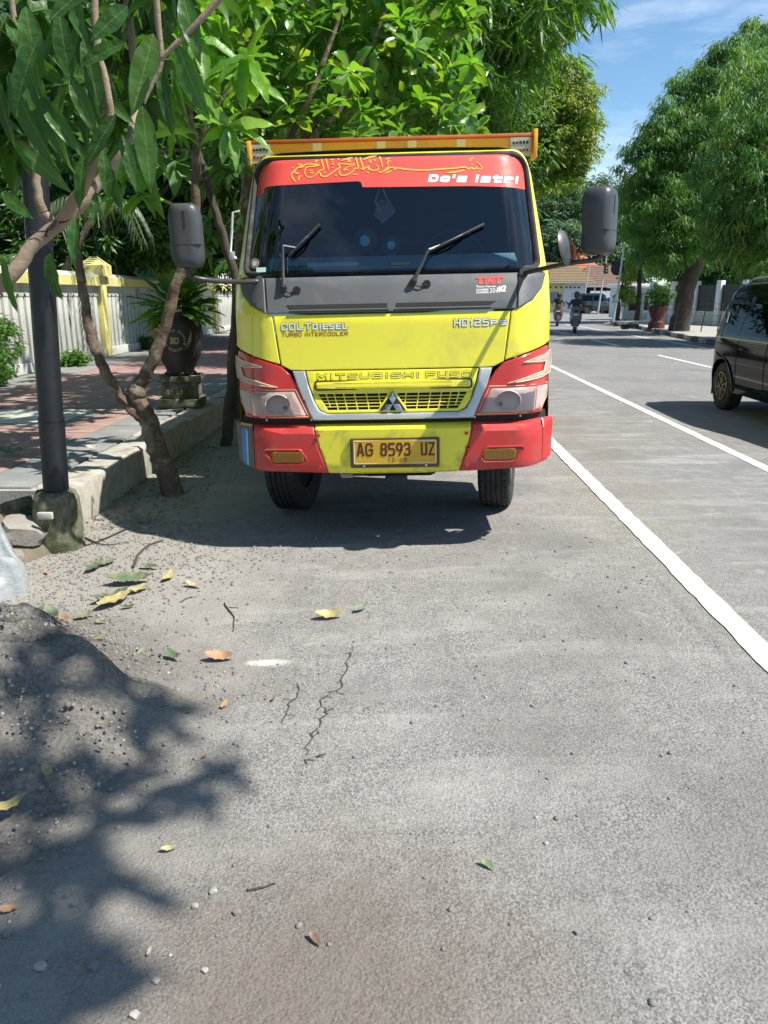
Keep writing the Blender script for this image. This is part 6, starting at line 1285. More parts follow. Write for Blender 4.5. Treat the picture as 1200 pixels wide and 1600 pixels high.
# ------------------------------------------------------------------ cars
M['carblack'] = pm('black car paint', (.004, .004, .005), .06, var=.05); M['carblack'].node_tree.nodes['Principled BSDF'].inputs['Specular IOR Level'].default_value = .15
M['bronze'] = pm('bronze alloy', (.24, .19, .12), .35, .8, var=.15); M['bronze2'] = M['bronze']
M['tail'] = pm('tail lamp red', (.4, .015, .012), .2, var=.1); M['rail'] = pm('roof rail silver', (.25, .26, .27), .35, .7, var=.1)
M['deepblue'] = pm('dark blue car paint', (.012, .02, .03), .15, var=.1, coat=1.0)
def make_car(name, label, loc, yaw, Lc, prof, paint, wy, wr, hw=.83, belt=.98, zb=.24, cat='car', wins=(), van=True):
    root = empty(name, loc, (0, 0, yaw)); tag(root, label, cat)
    ys_, zs_ = [p[0] for p in prof], [p[1] for p in prof]
    def zt(y): return float(np.interp(y, ys_, zs_))
    def W(y, z):
        e = min(y, Lc - y); k = 1 - .32 * max(0, 1 - e / .55) ** 2.3; w_ = hw * k * (1 - .035 * (max(0, .75 - z) / .5) ** 2 - .01)
        if z > belt: w_ -= (z - belt) * .24
        else: w_ += .012 * sin(pi * min(1, max(0, (z - .35) / .6)))
        return w_
    def SMf(s_):
        return lambda u, v, off=0.0: (s_ * (W(u, v) + off), u, v)
    st = sorted(set([0, .03, .1, .2, .35, .5, .7, .9] + [round(a, 3) for a in ys_] + [.9 + .14*i for i in range(int((Lc - 1.7)/.14) + 1)] + [Lc - a for a in (0, .03, .1, .2, .35, .5, .7)])); st = [s for i, s in enumerate(st) if i == 0 or s - st[i-1] > .015]
    V = []; rings = []
    for y in st:
        t_ = zt(y); e = min(y, Lc - y); z0 = zb + .12 * max(0, 1 - e / .12); lv = [z0, z0 + .03, .34, .45, .58, .7, .8, .88, belt, belt + .06]; tp = t_ - .06
        lv = [min(z, tp - .002 * (10 - i)) for i, z in enumerate(lv)]; 
        for k in range(1, 5): lv.append(max(lv[9] + (tp - lv[9]) * k / 4, lv[9] + .0005*k))
        half = [(W(y, z) * (.86 if i == 0 else 1), z) for i, z in enumerate(lv)]; wt = W(y, tp)
        half += [(wt - .022, tp + .032), (wt - .075, t_ - .006), (wt * .6, t_ + .012), (wt * .25, t_ + .02)]
        ring_ = [(x, y, z) for x, z in half] + [(-x, y, z) for x, z in half[::-1]]; rings.append(ring_)
    m_ = len(rings[0]); V = [p for r_ in rings for p in r_]; F = [(i*m_+j, i*m_+(j+1) % m_, (i+1)*m_+(j+1) % m_, (i+1)*m_+j) for i in range(len(rings)-1) for j in range(m_)]
    F += [tuple(range(m_))[::-1], tuple(range((len(rings)-1)*m_, len(rings)*m_))]
    mb = MB(); mb.add(V, F); body = mb.build('body', paint, root, 38)
    cutm = MB()
    for y in wy: cutm.cyl((-1.2, y, wr), (-hw + .24, y, wr), wr * 1.17, 28); cutm.cyl((hw - .24, y, wr), (1.2, y, wr), wr * 1.17, 28)
    ct = cutm.build('cut', M['dark'], root); bo = body.modifiers.new('b', 'BOOLEAN'); bo.object = ct; bo.operation = 'DIFFERENCE'; bo.solver = 'EXACT'
    bpy.context.view_layer.update(); dg = bpy.context.evaluated_depsgraph_get(); m2 = bpy.data.meshes.new_from_object(body.evaluated_get(dg)); body.modifiers.clear(); body.data = m2; smooth(m2, 38); bpy.data.objects.remove(ct)
    for s_ in (-1, 1):
        f = SMf(s_)
        for q in wins: panel('side_window', q if s_ > 0 else q, f, M['dglass'], body, off=.004, thick=.01, bev=.003, step=.12)
        for y in wy:
            P = [Vector(f(y + wr*1.17*cos(a), wr + wr*1.17*sin(a), .004)) for a in [pi*i/16*1.05 - .08 for i in range(17)]]
            mb = MB(); mb.tube(P, .016, 6); mb.build('wheel_arch', paint, body, 60)
            wheel(root, s_ * (hw - .115), y, wr, .2, 0, s_, 'bronze', 10, 3)
            mb = MB(); mb.box((s_*(hw - .12) - .1, y + wr*1.03, wr*.55), (s_*(hw - .12) + .1, y + wr*1.06, wr*1.3)); mb.build('mud_flap', M['rubber'], root)
        mb = MB(); P = [Vector(f(y, belt - .005, .008)) for y in [1.15 + i*(Lc - 1.6)/14 for i in range(15)]]; mb.tube(P, .008, 4); mb.build('belt_trim', M['chrome'], body)
        for yy in (1.35, 2.25, 3.1):
            if yy < Lc - .8:
                P = [Vector(f(yy, z, .0035)) for z in np.linspace(.36, belt - .02, 8)]; mb = MB(); mb.tube(P, .0035, 3); mb.build('door_seam', M['dark'], body)
                if yy > 2: mb = MB(); P = [Vector(f(yy - .1 - .04*k, belt - .12, .014 + .012*(k in (1, 2, 3)))) for k in range(5)]; mb.tube(P, .011, 6); mb.build('door_handle', paint, body)
        P = [Vector(f(y, .37, .006)) for y in np.linspace(wy[0] + wr*1.25, wy[1] - wr*1.25, 9)]; mb = MB(); mb.tube(P, .03, 6); mb.build('side_skirt', paint, body)
    return root, zt, W, SMf, body
vp = [(0, .62), (.04, .72), (.12, .84), (.5, .98), (1.0, 1.08), (1.12, 1.14), (1.75, 1.62), (2.0, 1.68), (2.6, 1.715), (3.4, 1.70), (3.72, 1.665), (3.84, 1.58), (4.12, 1.18), (4.2, 1.04), (4.26, .8), (4.3, .6)]
wn_ = [[(1.42, 1.06), (2.2, 1.06), (2.2, 1.52), (1.98, 1.52)], [(2.28, 1.06), (3.02, 1.06), (3.02, 1.53), (2.28, 1.53)], [(3.14, 1.07), (3.92, 1.09), (3.90, 1.16), (3.70, 1.50), (3.14, 1.53)]]
suv, zt_, Wv, SMf_, bodyv = make_car('oncoming_van', 'glossy black people carrier with bronze alloy wheels driving towards the camera at the right edge', (5.33, 7.12, gz(6)), -.04, 4.3, vp, M['carblack'], (.85, 3.55), .325, .83, wins=wn_, cat='car')
f = SMf_(-1)
tl_ = [(4.0, .86), (4.12, .80), (4.16, .98), (4.10, 1.12), (4.0, 1.10)]
for s_ in (-1, 1):
    panel('tail_lamp', [(4.06, .80), (4.17, .79), (4.20, .95), (4.13, 1.10), (4.06, 1.10)], SMf_(s_), M['tail'], bodyv, off=.012, thick=.02, bev=.004, step=.04)
    panel('lamp_lens', [(3.96, .84), (4.05, .80), (4.05, 1.09), (4.0, 1.09)], SMf_(s_), M['lenswhite'], bodyv, off=.008, thick=.02, bev=.004, step=.04)
    P = [Vector((s_ * (Wv(y, 1.62) - .10), y, zt_(y) + .045 - .05*(k in (0, 8)))) for k, y in enumerate(np.linspace(1.95, 3.68, 9))]; mb = MB(); mb.tube(P, .018, 6); mb.build('roof_rail', M['rail'], bodyv)
    panel('headlamp', [(.12, .66), (.5, .74), (.55, .86), (.2, .80)], SMf_(s_), M['lenswhite'], bodyv, off=.008, thick=.02, bev=.004, step=.05)
P = [Vector((0 + x, 3.86 + .015*abs(x)*0, 1.62)) for x in (-.5, 0, .5)]; mb = MB(); mb.box((-.55, 3.78, 1.64), (.55, 3.98, 1.675), bev=.015); mb.build('rear_spoiler', M['carblack'], bodyv)
mb = MB(); mb.prism(rrect(-.55, .42, .55, .6, .05), -.01, .02, 'y'); mb.build('front_grille', M['dark'], bodyv)
mb = MB(); V = [(-.66, 1.15, 1.165), (.66, 1.15, 1.165), (.56, 1.72, 1.615), (-.56, 1.72, 1.615)]; mb.add([(x, y - .012, z + .022) for x, y, z in V] + [(x, y, z) for x, y, z in V], [(0, 1, 2, 3), (0, 4, 5, 1), (1, 5, 6, 2), (2, 6, 7, 3), (3, 7, 4, 0)]); mb.build('windscreen', M['dglass'], bodyv)
mb = MB(); mb.prism([(3.62, 1.17), (3.66, 1.17), (3.70, 1.31), (3.665, 1.31)], 0, .004, 'x'); q = [(-(Wv(v[1], v[2]) + .016 + v[0]), v[1], v[2]) for v in mb.v]; mb.v = q; mb.build('window_sticker', M['white'], bodyv)
sp = [(0, .55), (.1, .8), (.9, .92), (1.2, 1.0), (1.7, 1.38), (2.6, 1.40), (3.1, 1.12), (3.9, 1.0), (4.0, .6)]
w2 = [[(1.45, .98), (2.1, .98), (2.1, 1.28), (1.75, 1.28)], [(2.17, .98), (2.85, .98), (2.6, 1.28), (2.17, 1.28)]]
q = at(990, 490, 74); c2, *_ = make_car('crossing_saloon', 'dark blue saloon crossing the junction far away behind the leaning trunk', (q.x + .1, 74, zf), R(90), 4.0, sp, M['deepblue'], (.75, 3.15), .3, .8, .92, wins=w2)
q = at(957, 490, 72); jp = [(0, .7), (.1, .95), (1.1, 1.05), (1.2, 1.1), (1.35, 1.72), (1.5, 1.78), (3.4, 1.76), (3.55, 1.7), (3.6, .8)]
c3, *_ = make_car('parked_jeep', 'dark boxy four wheel drive seen side on, left of the leaning trunk at the junction', (q.x + .4, 72, zf), R(90), 3.6, jp, M['deepblue'], (.7, 2.85), .36, .8, 1.05, wins=[[(1.5, 1.1), (2.4, 1.1), (2.4, 1.6), (1.6, 1.6)], [(2.5, 1.1), (3.4, 1.1), (3.4, 1.6), (2.5, 1.6)]])

# ------------------------------------------------------------------ motor scooters and riders
M['jacket1'] = pm('navy jacket', (.035, .045, .075), .8, var=.3); M['jacket2'] = pm('dark green jacket', (.03, .04, .03), .8, var=.3); M['trouser'] = pm('dark trousers', (.025, .027, .035), .85, var=.3)
M['skin'] = pm('skin', (.33, .18, .11), .55, var=.08); M['helmet'] = pm('helmet', (.03, .03, .035), .2, var=.1, coat=.8); M['visor'] = pm('visor', (.02, .02, .025), .08, var=.1); M['scoot_b'] = pm('scooter black', (.02, .02, .022), .25, var=.1, coat=.6)
M['scoot_w'] = pm('scooter silver white', (.07, .075, .09), .3, var=.1, coat=.6); M['scoot_r'] = pm('scooter red grey', (.09, .045, .04), .35, var=.1, coat=.5); M['shoe'] = pm('shoe', (.02, .02, .02), .6)
def scooter(loc, yaw, paint, label):
    t = empty('motor_scooter', loc, (0, 0, yaw)); tag(t, label, 'motor scooter', 'scooters coming up the road')
    for y in (0, 1.28):
        Mt = Matrix.Translation((0, y, .27)) @ Matrix.Rotation(pi/2, 4, 'Y'); mb = MB(); mb.lathe([(.19, -.03), (.22, -.05), (.26, -.045), (.272, 0), (.26, .045), (.22, .05), (.19, .03)], 24, M=Mt); w_ = mb.build('wheel', M['rubber'], t)
        mb = MB(); mb.lathe([(.19, -.03), (.18, 0), (.19, .03)], 20, M=Mt)
        for k in range(5): a = 2*pi*k/5; mb.tube([Mt @ Vector((0, 0, 0)), Mt @ Vector((.185*cos(a), .185*sin(a), 0))], .014, 4)
        mb.build('rim', M['scoot_b'], w_)
    mb = MB(); mb.tube([(-.075, 0, .27), (-.075, .1, .6)], .018, 6); mb.tube([(.075, 0, .27), (.075, .1, .6)], .018, 6); mb.tube([(0, .08, .55), (0, .2, .98)], .022, 6); mb.build('fork', M['scoot_b'], t)
    mb = MB(); V = []; 
    for a in [R(x) for x in range(-20, 150, 17)]:
        for x, r in ((-.07, .29), (-.05, .315), (.05, .315), (.07, .29)): V.append((x, -r*cos(a) , .27 + r*sin(a)))
    mb.add(V, [(4*i+j, 4*i+j+1, 4*i+j+5, 4*i+j+4) for i in range(9) for j in range(3)]); mb.build('front_fender', paint, t)
    mb = MB(); fr = [(-.2, .45), (-.26, .6), (-.23, .82), (-.13, .93), (.13, .93), (.23, .82), (.26, .6), (.2, .45), (.1, .36), (-.1, .36)]
    n_ = len(fr); V = [(x*.6, -.02, .4 + (z - .4)*.9) for x, z in fr] + [(x, .1 + .06*(z - .5), z) for x, z in fr] + [(x, .26, z) for x, z in fr]; mb.add(V, [(i, (i+1) % n_, n_+(i+1) % n_, n_+i) for i in range(n_)] + [(n_+i, n_+(i+1) % n_, 2*n_+(i+1) % n_, 2*n_+i) for i in range(n_)] + [tuple(range(n_)), tuple(range(2*n_, 3*n_))[::-1]]); mb.build('leg_shield', paint, t)
    mb = MB(); mb.lathe([(.001, -.05), (.07, -.04), (.1, 0), (.11, .07), (.06, .12), (.001, .13)], 14, M=Matrix.Translation((0, .08, 1.0)) @ Matrix.Rotation(pi/2, 4, 'X') @ Matrix.Rotation(pi, 4, 'X') @ Matrix.Scale(1.3, 4, (1, 0, 0))); hc = mb.build('handlebar_cowl', paint, t)
    for x in (-.1, .1): mb = MB(); mb.prism([(x - .07, .60), (x + .07, .62 if x > 0 else .60), (x + .06, .70), (x - .06, .70)], -.012, .05, 'y'); mb.build('headlight', M['lenswhite'], t)
    mb = MB(); mb.tube([(-.36, .26, 1.02), (-.2, .2, 1.03), (0, .18, 1.02), (.2, .2, 1.03), (.36, .26, 1.02)], .016, 6); mb.build('handlebar', M['scoot_b'], t)
    for s_ in (-1, 1):
        mb = MB(); mb.tube([(s_*.25, .22, 1.04), (s_*.3, .2, 1.15), (s_*.34, .2, 1.2)], .008, 5); mb.lathe([(.001, -.012), (.05, -.01), (.055, .01), (.001, .012)], 10, M=Matrix.Translation((s_*.36, .2, 1.22)) @ Matrix.Rotation(pi/2, 4, 'X')); mb.build('mirror', M['scoot_b'], t)
    mb = MB(); mb.box((-.17, .26, .28), (.17, .75, .35), bev=.02); mb.box((-.16, .72, .3), (.16, 1.45, .68), bev=.08); mb.build('body', paint, t)
    mb = MB(); mb.box((-.15, .7, .68), (.15, 1.5, .79), bev=.04); mb.build('seat', M['rubber'], t)
    mb = MB(); mb.box((-.1, -.03, .74), (.1, -.015, .80)); mb.build('number_plate', M['white'], t)
    mb = MB(); mb.tube([(.17, .9, .32), (.18, 1.2, .3), (.18, 1.5, .38)], .04, 8); mb.build('exhaust', M['armblack'], t); return t
def rider(loc, yaw, jacket, label):
    t = empty('person', loc, (0, 0, yaw)); tag(t, label, 'person')
    J = [(0, 0, .90), (0, -.03, 1.10), (0, -.07, 1.30), (0, -.09, 1.40), (0, -.10, 1.50), (0, -.10, 1.58)]; Rr = [(.16, .12), (.15, .11), (.17, .11), (.065, .06), (.085, .09), (.07, .08)]; E = [(0, 1), (1, 2), (2, 3), (3, 4), (4, 5)]
    for s_ in (-1, 1):
        b = len(J); J += [(s_*.18, -.08, 1.33), (s_*.29, -.22, 1.14), (s_*.33, -.48, 1.05), (s_*.34, -.56, 1.04)]; Rr += [.07, .05, .036, .04]; E += [(2, b), (b, b+1), (b+1, b+2), (b+2, b+3)]
        for k in range(4): J += [(s_*(.31 + .018*k), -.60, 1.05), (s_*(.31 + .018*k), -.60, 1.01)]; Rr += [.010, .009]; c_ = len(J); E += [(b+3, c_-2), (c_-2, c_-1)]
        J += [(s_*.30, -.56, 1.01)]; Rr += [.011]; E += [(b+3, len(J)-1)]
        b = len(J); J += [(s_*.1, -.02, .86), (s_*.2, -.42, .80), (s_*.17, -.36, .45), (s_*.18, -.52, .40)]; Rr += [.095, .07, .05, .045]; E += [(0, b), (b, b+1), (b+1, b+2), (b+2, b+3)]
    o = skin('body', J, E, Rr, [jacket, M['trouser'], M['skin'], M['shoe']], t, 1)
    for p in o.data.polygons:
        c = p.center; p.material_index = 2 if (c.z > 1.41 or (c.y < -.50 and c.z > .9)) else (3 if c.z < .47 and c.y < -.3 else (1 if c.z < .92 else 0))
    Mh = Matrix.Translation((0, -.095, 1.575)); mb = MB(); mb.lathe([(.001, .155), (.06, .145), (.11, .10), (.135, .03), (.135, -.05), (.115, -.12)], 18, M=Mh); h = mb.build('helmet', M['helmet'], t, 60)
    mb = MB(); V = []
    for i in range(9):
        a = pi*1.5 + (i - 4)*.22
        for z, r in ((.055, .139), (-.03, .143), (-.075, .135)): V.append((cos(a)*r, -.095 + sin(a)*r, 1.575 + z))
    mb.add(V, [(3*i+j, 3*i+j+1, 3*i+j+4, 3*i+j+3) for i in range(8) for j in range(2)]); mb.build('visor', M['visor'], h, 60); return t
q = at(898, 522); scooter((q.x, q.y, gz(5)), -.2, M['scoot_w'], 'silver fronted scooter in the middle of the road, ridden towards the camera'); rider((q.x + .17, q.y + .80, gz(5)), -.2, M['jacket1'], 'rider in dark blue jacket and black helmet on the silver scooter')
q = at(871, 511); scooter((q.x, q.y, gz(5)), -.18, M['scoot_r'], 'reddish grey scooter half hidden behind the truck cab'); rider((q.x + .15, q.y + .80, gz(5)), -.18, M['jacket2'], 'rider in dark green jacket and helmet on the reddish scooter')

# ------------------------------------------------------------------ far side buildings
M['hwhite'] = pm('house white wall', (.62, .64, .66), .85, var=.1, scale=1, dirt=(.4, .4, .38), dirt_amt=.4, dscale=1.5); M['hyellow'] = pm('house yellow wall', (.62, .56, .26), .85, var=.1, dirt=(.4, .37, .2), dirt_amt=.4)
M['rooforange'] = pm('mossy orange tiles', (.21, .15, .08), .9, var=.4, scale=3, dirt=(.16, .12, .05), dirt_amt=.7, dscale=2); M['roofred'] = pm('red roof tiles', (.42, .15, .085), .9, var=.25, scale=3, dirt=(.25, .12, .08), dirt_amt=.4); M['roofbrown'] = pm('brown roof tiles', (.17, .1, .075), .9, var=.3, scale=3, dirt=(.25, .2, .16), dirt_amt=.5, dscale=2)
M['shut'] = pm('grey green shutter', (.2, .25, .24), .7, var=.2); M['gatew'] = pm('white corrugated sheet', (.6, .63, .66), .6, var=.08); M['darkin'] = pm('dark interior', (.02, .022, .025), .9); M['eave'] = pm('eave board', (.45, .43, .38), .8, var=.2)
def roof_courses(parent, a, b, c, d, n, mat, name='tile_course'):
    "overlapping courses between eave a-b and ridge d-c"
    a, b, c, d = map(Vector, (a, b, c, d)); nrm = (b - a).cross(d - a).normalized(); nrm = nrm if nrm.z > 0 else -nrm
    for i in range(n):
        p0, p1 = a.lerp(d, i/n), b.lerp(c, i/n); q0, q1 = a.lerp(d, (i+1.15)/n), b.lerp(c, (i+1.15)/n); mb = MB()
        mb.add([p0 + nrm*.06, p1 + nrm*.06, q1 + nrm*.01, q0 + nrm*.01, p0, p1], [(0, 1, 2, 3), (0, 4, 5, 1)]); mb.build(name, mat, parent, fix=False)
def B(px, py, Y=77): return at(px, py, Y)
hA = empty('shophouse', (14.0, 77, 0)); tag(hA, 'shophouse with yellow and white walls under an orange tiled roof across the junction', 'house'); o0 = Vector((14.0, 77, 0))
for x0, x1, mt in ((7.5, 17.35, 'hyellow'), (17.352, 19.5, 'hwhite')):
    mb = MB(); mb.box((x0 - 14, .0, -.1), (x1 - 14, .2, 2.85)); mb.build('wall', M[mt], hA)
mb = MB(); mb.box((-6.5, .2, -.1), (5.5, 7, 2.8)); mb.build('rear_wall', M['hwhite'], hA)
mb = MB(); mb.add([(-6.8, -.6, 2.86), (6.2, -.6, 2.86), (5.0, 4, 4.75), (-6.8, 4, 4.75), (-6.8, 8, 2.9), (6.2, 8, 2.9)], [(0, 1, 2, 3), (3, 2, 5, 4), (1, 5, 2)]); rf = mb.build('roof', M['rooforange'], hA, 10); roof_courses(rf, (-6.8, -.62, 2.88), (6.2, -.62, 2.88), (5.0, 4, 4.78), (-6.8, 4, 4.78), 12, M['rooforange'])
mb = MB(); mb.box((-6.8, -.68, 2.76), (6.25, -.6, 2.88)); mb.build('eave_board', M['eave'], hA)
for x in (2.0, 2.55, 3.05, 3.55, 3.95, 4.35, 4.75): mb = MB(); mb.prism([(x - .09 + .0, 2.3), (x + .09, 2.3), (x + .09, 2.46), (x - .09, 2.46)], -.012, .03, 'y'); mb.build('vent_hole', M['darkin'], hA)
mb = MB(); mb.box((2.0, -.03, 1.05), (3.15, .05, 1.95)); w_ = mb.build('window', M['shut'], hA)
for k in range(3): mb = MB(); mb.box((2.05 + k*.38, -.045, 1.1), (2.36 + k*.38, -.028, 1.9)); mb.build('shutter', M['shut'], w_)
mb = MB(); mb.box((3.75, -.03, .0), (4.6, .03, 1.95)); d_ = mb.build('door', M['gatew'], hA); mb = MB(); mb.box((4.15, -.045, .05), (4.18, -.028, 1.9)); mb.build('door_gap', M['darkin'], d_)
hB = empty('red_roof_house', (20, 84, 0)); tag(hB, 'house with a red hipped tile roof rising behind the shophouse', 'house')
mb = MB(); mb.box((-2.2, 0, -.1), (2.4, 4, 3.9)); mb.build('wall', M['hwhite'], hB)
mb = MB(); mb.add([(-2.8, -.6, 3.8), (3.4, -.6, 3.8), (3.4, 5, 3.8), (-2.8, 5, 3.8), (.2, 2, 6.3), (.6, 2.4, 6.3)], [(0, 1, 4), (1, 5, 4), (1, 2, 5), (2, 3, 5), (3, 4, 5), (3, 0, 4)]); rf = mb.build('roof', M['roofred'], hB, 5)
for i in range(9):
    t_ = i/9; mb = MB(); a, b, c_ = Vector((-2.8, -.6, 3.82)), Vector((3.4, -.6, 3.82)), Vector((.2, 2, 6.32)); mb.tube([a.lerp(c_, t_), b.lerp(c_, t_)], .035, 4); mb.build('tile_course', M['roofred'], rf)
hC = empty('brown_roof_house', (21.6, 80, 0)); tag(hC, 'low house with a brown tiled roof and dark open porch behind the white corrugated gate', 'house')
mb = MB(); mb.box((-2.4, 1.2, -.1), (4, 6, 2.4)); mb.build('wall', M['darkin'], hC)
mb = MB(); mb.add([(-2.6, -.3, 2.55), (4.2, -.3, 2.35), (4.2, 6, 2.4), (-2.6, 6, 2.4), (-.8, 2.6, 4.5), (1.6, 2.6, 4.5)], [(0, 1, 5, 4), (1, 2, 5), (2, 3, 4, 5), (3, 0, 4)]); rf = mb.build('roof', M['roofbrown'], hC, 5); roof_courses(rf, (-2.6, -.32, 2.57), (4.2, -.32, 2.37), (1.6, 2.6, 4.53), (-.8, 2.6, 4.53), 11, M['roofbrown'])
for x in (-2.3, -.6, 1.2, 3.2): mb = MB(); mb.box((x, -.1, -.1), (x + .14, .04, 2.42)); mb.build('porch_post', M['hwhite'], hC)
mb = MB(); mb.box((-2.6, -.35, 2.42), (4.2, -.28, 2.56)); mb.build('eave_board', M['eave'], hC)
gt = empty('corrugated_gate', (20.4, 77.2, 0)); tag(gt, 'white corrugated sheet gate and low wall in front of the brown roofed house', 'gate')
mb = MB(); mb.box((-.5, 0, -.1), (3.4, .18, .62)); mb.build('low_wall', M['hwhite'], gt)
for k in range(15): mb = MB(); mb.box((-.45 + k*.25, .03 + .03*(k % 2), .62), (-.21 + k*.25, .09 + .03*(k % 2), 2.05)); mb.build('panel', M['gatew'], gt)
gp2 = empty('gate_pillar', (19.85, 76.6, 0)); tag(gp2, 'cream gate pillar beside the shophouse, behind the street pole', 'pillar'); mb = MB(); mb.box((-.3, -.2, -.1), (.3, .2, 1.5), bev=.03); mb.build('shaft', M['hyellow'], gp2); mb = MB(); mb.box((-.36, -.26, 1.5), (.36, .26, 1.65), bev=.02); mb.build('cap', M['hyellow'], gp2)
def simple_pole(name, label, a, b, r, mat, cat, Y, extra=None, grp=None):
    p = at(*b, Y); q = at(*a, Y); t = empty(name, (p.x, Y, max(0, gz(9)))); tag(t, label, cat, grp); mb = MB(); mb.tube([(0, 0, -.1), q - Vector(t.location)], [r*1.1, r*.8], 10); s_ = mb.build('shaft', mat, t)
    mb = MB(); mb.cyl((0, 0, 0), (0, 0, .12), r*2, 10); mb.build('base', M['concrete'], t)
    if extra: extra(t, q - Vector(t.location))
    return t
M['galv'] = pm('galvanised steel', (.5, .52, .53), .5, .3, var=.15)
def arms(t, top): mb = MB(); mb.tube([top, top + Vector((-.4, 0, .35)), top + Vector((-1.4, 0, .45))], .035, 6); mb.build('arm', M['galv'], t)
simple_pole('street_pole', 'thin white pole in front of the white shophouse wall', (925, 395), (908, 484), .06, M['galv'], 'pole', 74)
def lights(t, top):
    mb = MB(); c = top * .72; mb.box((c.x - .05, -.2, c.z - .1), (c.x + .3, .05, c.z + .75), bev=.03); hd = mb.build('signal_head', M['black'], t)
    for k, cc in enumerate(((.5, .03, .02), (.45, .25, .02), (.05, .35, .2))):
        key = 'sig%d' % k; M[key] = pm('signal lens', cc, .3); mb = MB(); mb.lathe([(.001, -.02), (.08, -.01), (.08, .02), (.001, .02)], 12, M=Matrix.Translation((c.x + .13, -.21, c.z + .62 - .24*k)) @ Matrix.Rotation(pi/2, 4, 'X')); mb.build('signal_lens', M[key], hd)
simple_pole('traffic_light', 'white pole carrying a traffic light beside the corrugated gate', (948, 400), (934, 487), .07, M['galv'], 'traffic light', 70, lights)
def disc(t, top):
    c = top * .72; mb = MB(); mb.lathe([(.001, -.02), (.36, -.015), (.38, .0), (.36, .02), (.001, .03)], 20, M=Matrix.Translation((c.x - .15, .1, c.z)) @ Matrix.Rotation(pi/2, 4, 'X')); mb.build('sign_disc', M['black'], t)
    mb = MB(); mb.tube([(0.02, -.03, .1), (-.5, 0, 0)], .03, 6); mb.build('stay', M['galv'], t)
simple_pole('sign_pole', 'leaning galvanised pole with the dark back of a round sign at the junction corner', (975, 385), (957, 509), .07, M['galv'], 'sign', 45, disc)
for i, (a, b, lab) in enumerate([((969, 468), (974, 509), 'short white post right of the leaning sign pole'), ((1069, 452), (1053, 512), 'slim pole in front of the thick street tree trunk')]): simple_pole('kerb_post', lab, a, b, .03, M['galv'], 'post', 44 - i*10, None, 'posts on the far kerb')
for i, (px, py, w_, h_, lab) in enumerate([(978, 512, .26, .2, 'mossy stone block nearest the junction corner'), (990, 513, .24, .22, 'mossy stone block second from the corner'), (965, 509, .2, .15, 'broken kerb block under the leaning pole')]):
    q = at(px, py, z=zt); rock('corner_stone', (q.x, q.y, zt + h_*.4), w_, M['moss'], lab, 'stone', seed=60 + i, group='stones at the junction corner')
# white yard wall with dark gate, red planter, tree guard
yw = empty('yard_wall', (14.6, 48.6, zt)); tag(yw, 'low white yard wall with square pillars and black gate panels behind the red planter', 'wall')
for x in (0, .95, 2.6, 4.4): mb = MB(); mb.box((x, -.15, 0), (x + .3, .15, 1.5), bev=.015); o = mb.build('pillar', M['hwhite'], yw); mb = MB(); mb.box((x - .06, -.2, 1.5), (x + .36, .2, 1.6), bev=.02); mb.build('pillar_cap', M['hwhite'], o)
mb = MB(); mb.box((.3, -.06, 0), (4.4, .06, .5)); mb.build('low_wall', M['hwhite'], yw)
for x0, x1 in ((.3, .95), (1.25, 2.6), (2.9, 4.4)):
    mb = MB(); mb.box((x0 + .02, -.03, .52), (x1 - .02, .03, 1.4)); g_ = mb.build('gate_panel', M['black'], yw)
gd = empty('gate_house', (16.2, 52, zt)); tag(gd, 'small white roofed entrance behind the yard wall at the junction corner', 'building')
mb = MB(); mb.box((-.9, 0, 0), (1.2, 2, 1.9)); mb.build('wall', M['hwhite'], gd); mb = MB(); mb.box((-1.1, -.2, 1.9), (1.4, 2.2, 2.15), bev=.03); mb.build('roof', M['white'], gd); mb = MB(); mb.box((-.2, -.02, 0), (.5, .0, 1.5)); mb.build('door', M['shut'], gd)
yw2 = empty('yard_wall', (14.3, 42.5, zt), (0, 0, -1.15)); tag(yw2, 'pale yard wall with tall slabs and dark gate, behind the thick street tree trunk', 'wall')
for k in range(9):
    mb = MB(); mb.box((k*1.5, -.08, 0), (k*1.5 + 1.495, .08, .65), bev=.01); mb.build('wall_slab', M['cap_grey'], yw2)
    mb = MB(); mb.box((k*1.5 - .12, -.14, 0), (k*1.5 + .16, .14, 2.1), bev=.015); mb.build('pillar', M['hwhite'], yw2)
    mb = MB(); mb.box((k*1.5 + .17, -.02, .66), (k*1.5 + 1.37, .02, 1.9)); mb.build('gate_panel', M['black'], yw2)
M['terra'] = pm('red painted planter', (.13, .03, .022), .6, var=.3); q = at(1025, 513, z=zt); pr = empty('red_planter', (q.x, q.y, zt)); pr.scale = (.85, .85, .72); tag(pr, 'tall dark red urn planter with a small leafy shrub on the far footway', 'planter')
mb = MB(); mb.lathe([(.001, 0), (.42, 0), (.42, .35), (.3, .42), (.28, .5), (.38, .8), (.5, 1.15), (.54, 1.3), (.5, 1.3), (.001, 1.2)], 20); mb.build('urn', M['terra'], pr)
crown('foliage', [((0, 0, 1.9), (.75, .6, .7))], 60, 30, .2, .16, .05, 'blade', M['deep'], pr, .5); mb = MB(); branch(mb, [(0, 0, 1.1), (.05, 0, 1.6), (0, 0, 2.0)], .05, .02, 6); mb.build('stem', M['bark'], pr)
tg_ = empty('tree_guard', (12.0, 31.6, zt)); tag(tg_, 'wire railing with leaning posts around the thick street tree trunk', 'railing')
for x in (-1.1, -.35, .75, 1.4): mb = MB(); mb.tube([(x - .05, 0, 0), (x + .08, 0, 1.1)], .022, 6); mb.build('post', M['armblack'], tg_)
for z in (.35, .6, .85, 1.05): mb = MB(); mb.tube([(-1.15, .02, z), (1.5, .02, z + .03)], .009, 4); mb.build('rail', M['armblack'], tg_)
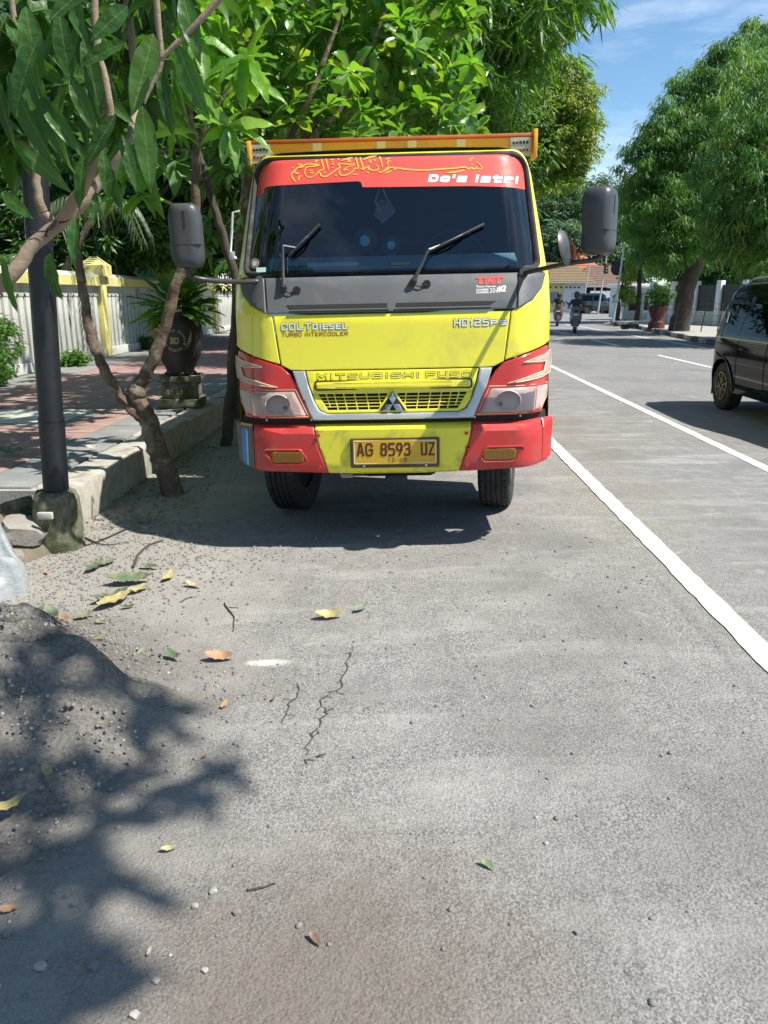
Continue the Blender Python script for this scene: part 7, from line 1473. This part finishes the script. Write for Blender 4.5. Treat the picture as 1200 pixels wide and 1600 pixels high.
# overhead cables beyond the junction
for i, (a, b, sag, lab) in enumerate([((800, 350), (1010, 362), .5, 'upper overhead cable crossing behind the right mirror'), ((800, 358), (1010, 372), .6, 'lower overhead cable crossing behind the right mirror'), ((780, 300), (1010, 420), .9, 'sagging cable running down towards the brown roof')]):
    p, q = at(*a, 68), at(*b, 66); mb = MB(); mb.tube([p.lerp(q, t/12) - p - Vector((0, 0, sag * 4 * (t/12) * (1 - t/12))) for t in range(13)], .03, 4); o = mb.build('overhead_cable', M['rubber'], None); o.location = p; tag(o, lab, 'cable', 'overhead cables')
# house and blue drum in the garden
gh = empty('garden_house', (-9.6, 31, .2)); tag(gh, 'pale house with a teal band and dark windows seen between the garden trees', 'house'); M['teal'] = pm('teal paint', (.04, .28, .24), .6, var=.15)
mb = MB(); mb.box((-6, 0, 0), (3.2, 4, 3.4)); mb.build('wall', M['hwhite'], gh); mb = MB(); mb.box((-1.2, -.06, 1.55), (3.2, -.002, 2.35)); mb.build('teal_band', M['teal'], gh)
for x in (-5.2, -3.6, -2.2, -.6, .9, 2.3):
    mb = MB(); mb.box((x, -.03, 2.5 if x > -1.5 else 1.2), (x + .8, .02, 3.1 if x > -1.5 else 2.6)); w_ = mb.build('window', M['darkin'], gh); mb = MB(); mb.box((x + .38, -.045, 2.5 if x > -1.5 else 1.2), (x + .42, -.031, 3.1 if x > -1.5 else 2.6)); mb.build('mullion', M['white'], w_)
mb = MB(); mb.add([(-6.6, -.8, 3.4), (3.8, -.8, 3.4), (3.8, 5, 3.4), (-6.6, 5, 3.4), (-4, 2, 5.2), (1.4, 2, 5.2)], [(0, 1, 5, 4), (1, 2, 5), (2, 3, 4, 5), (3, 0, 4)]); mb.build('roof', M['roofred'], gh, 5)
bdm = MB(); q = at(152, 376, 20); bdm.lathe([(.001, 0), (.2, 0), (.21, .05), (.2, .3), (.21, .33), (.2, .6), (.001, .6)], 20); o = bdm.build('blue_drum', M['blue'], None); o.location = (q.x, 20, q.z - .3); tag(o, 'bright blue drum on a stand seen over the wall by the yellow pillar', 'drum')
mb = MB(); mb.box((-.3, -.3, 0), (.3, .3, q.z - .3 - .2), bev=.01); o = mb.build('drum_stand', M['concrete'], None); o.location = (q.x, 20, .2); tag(o, 'concrete stand under the blue drum in the garden', 'stand')
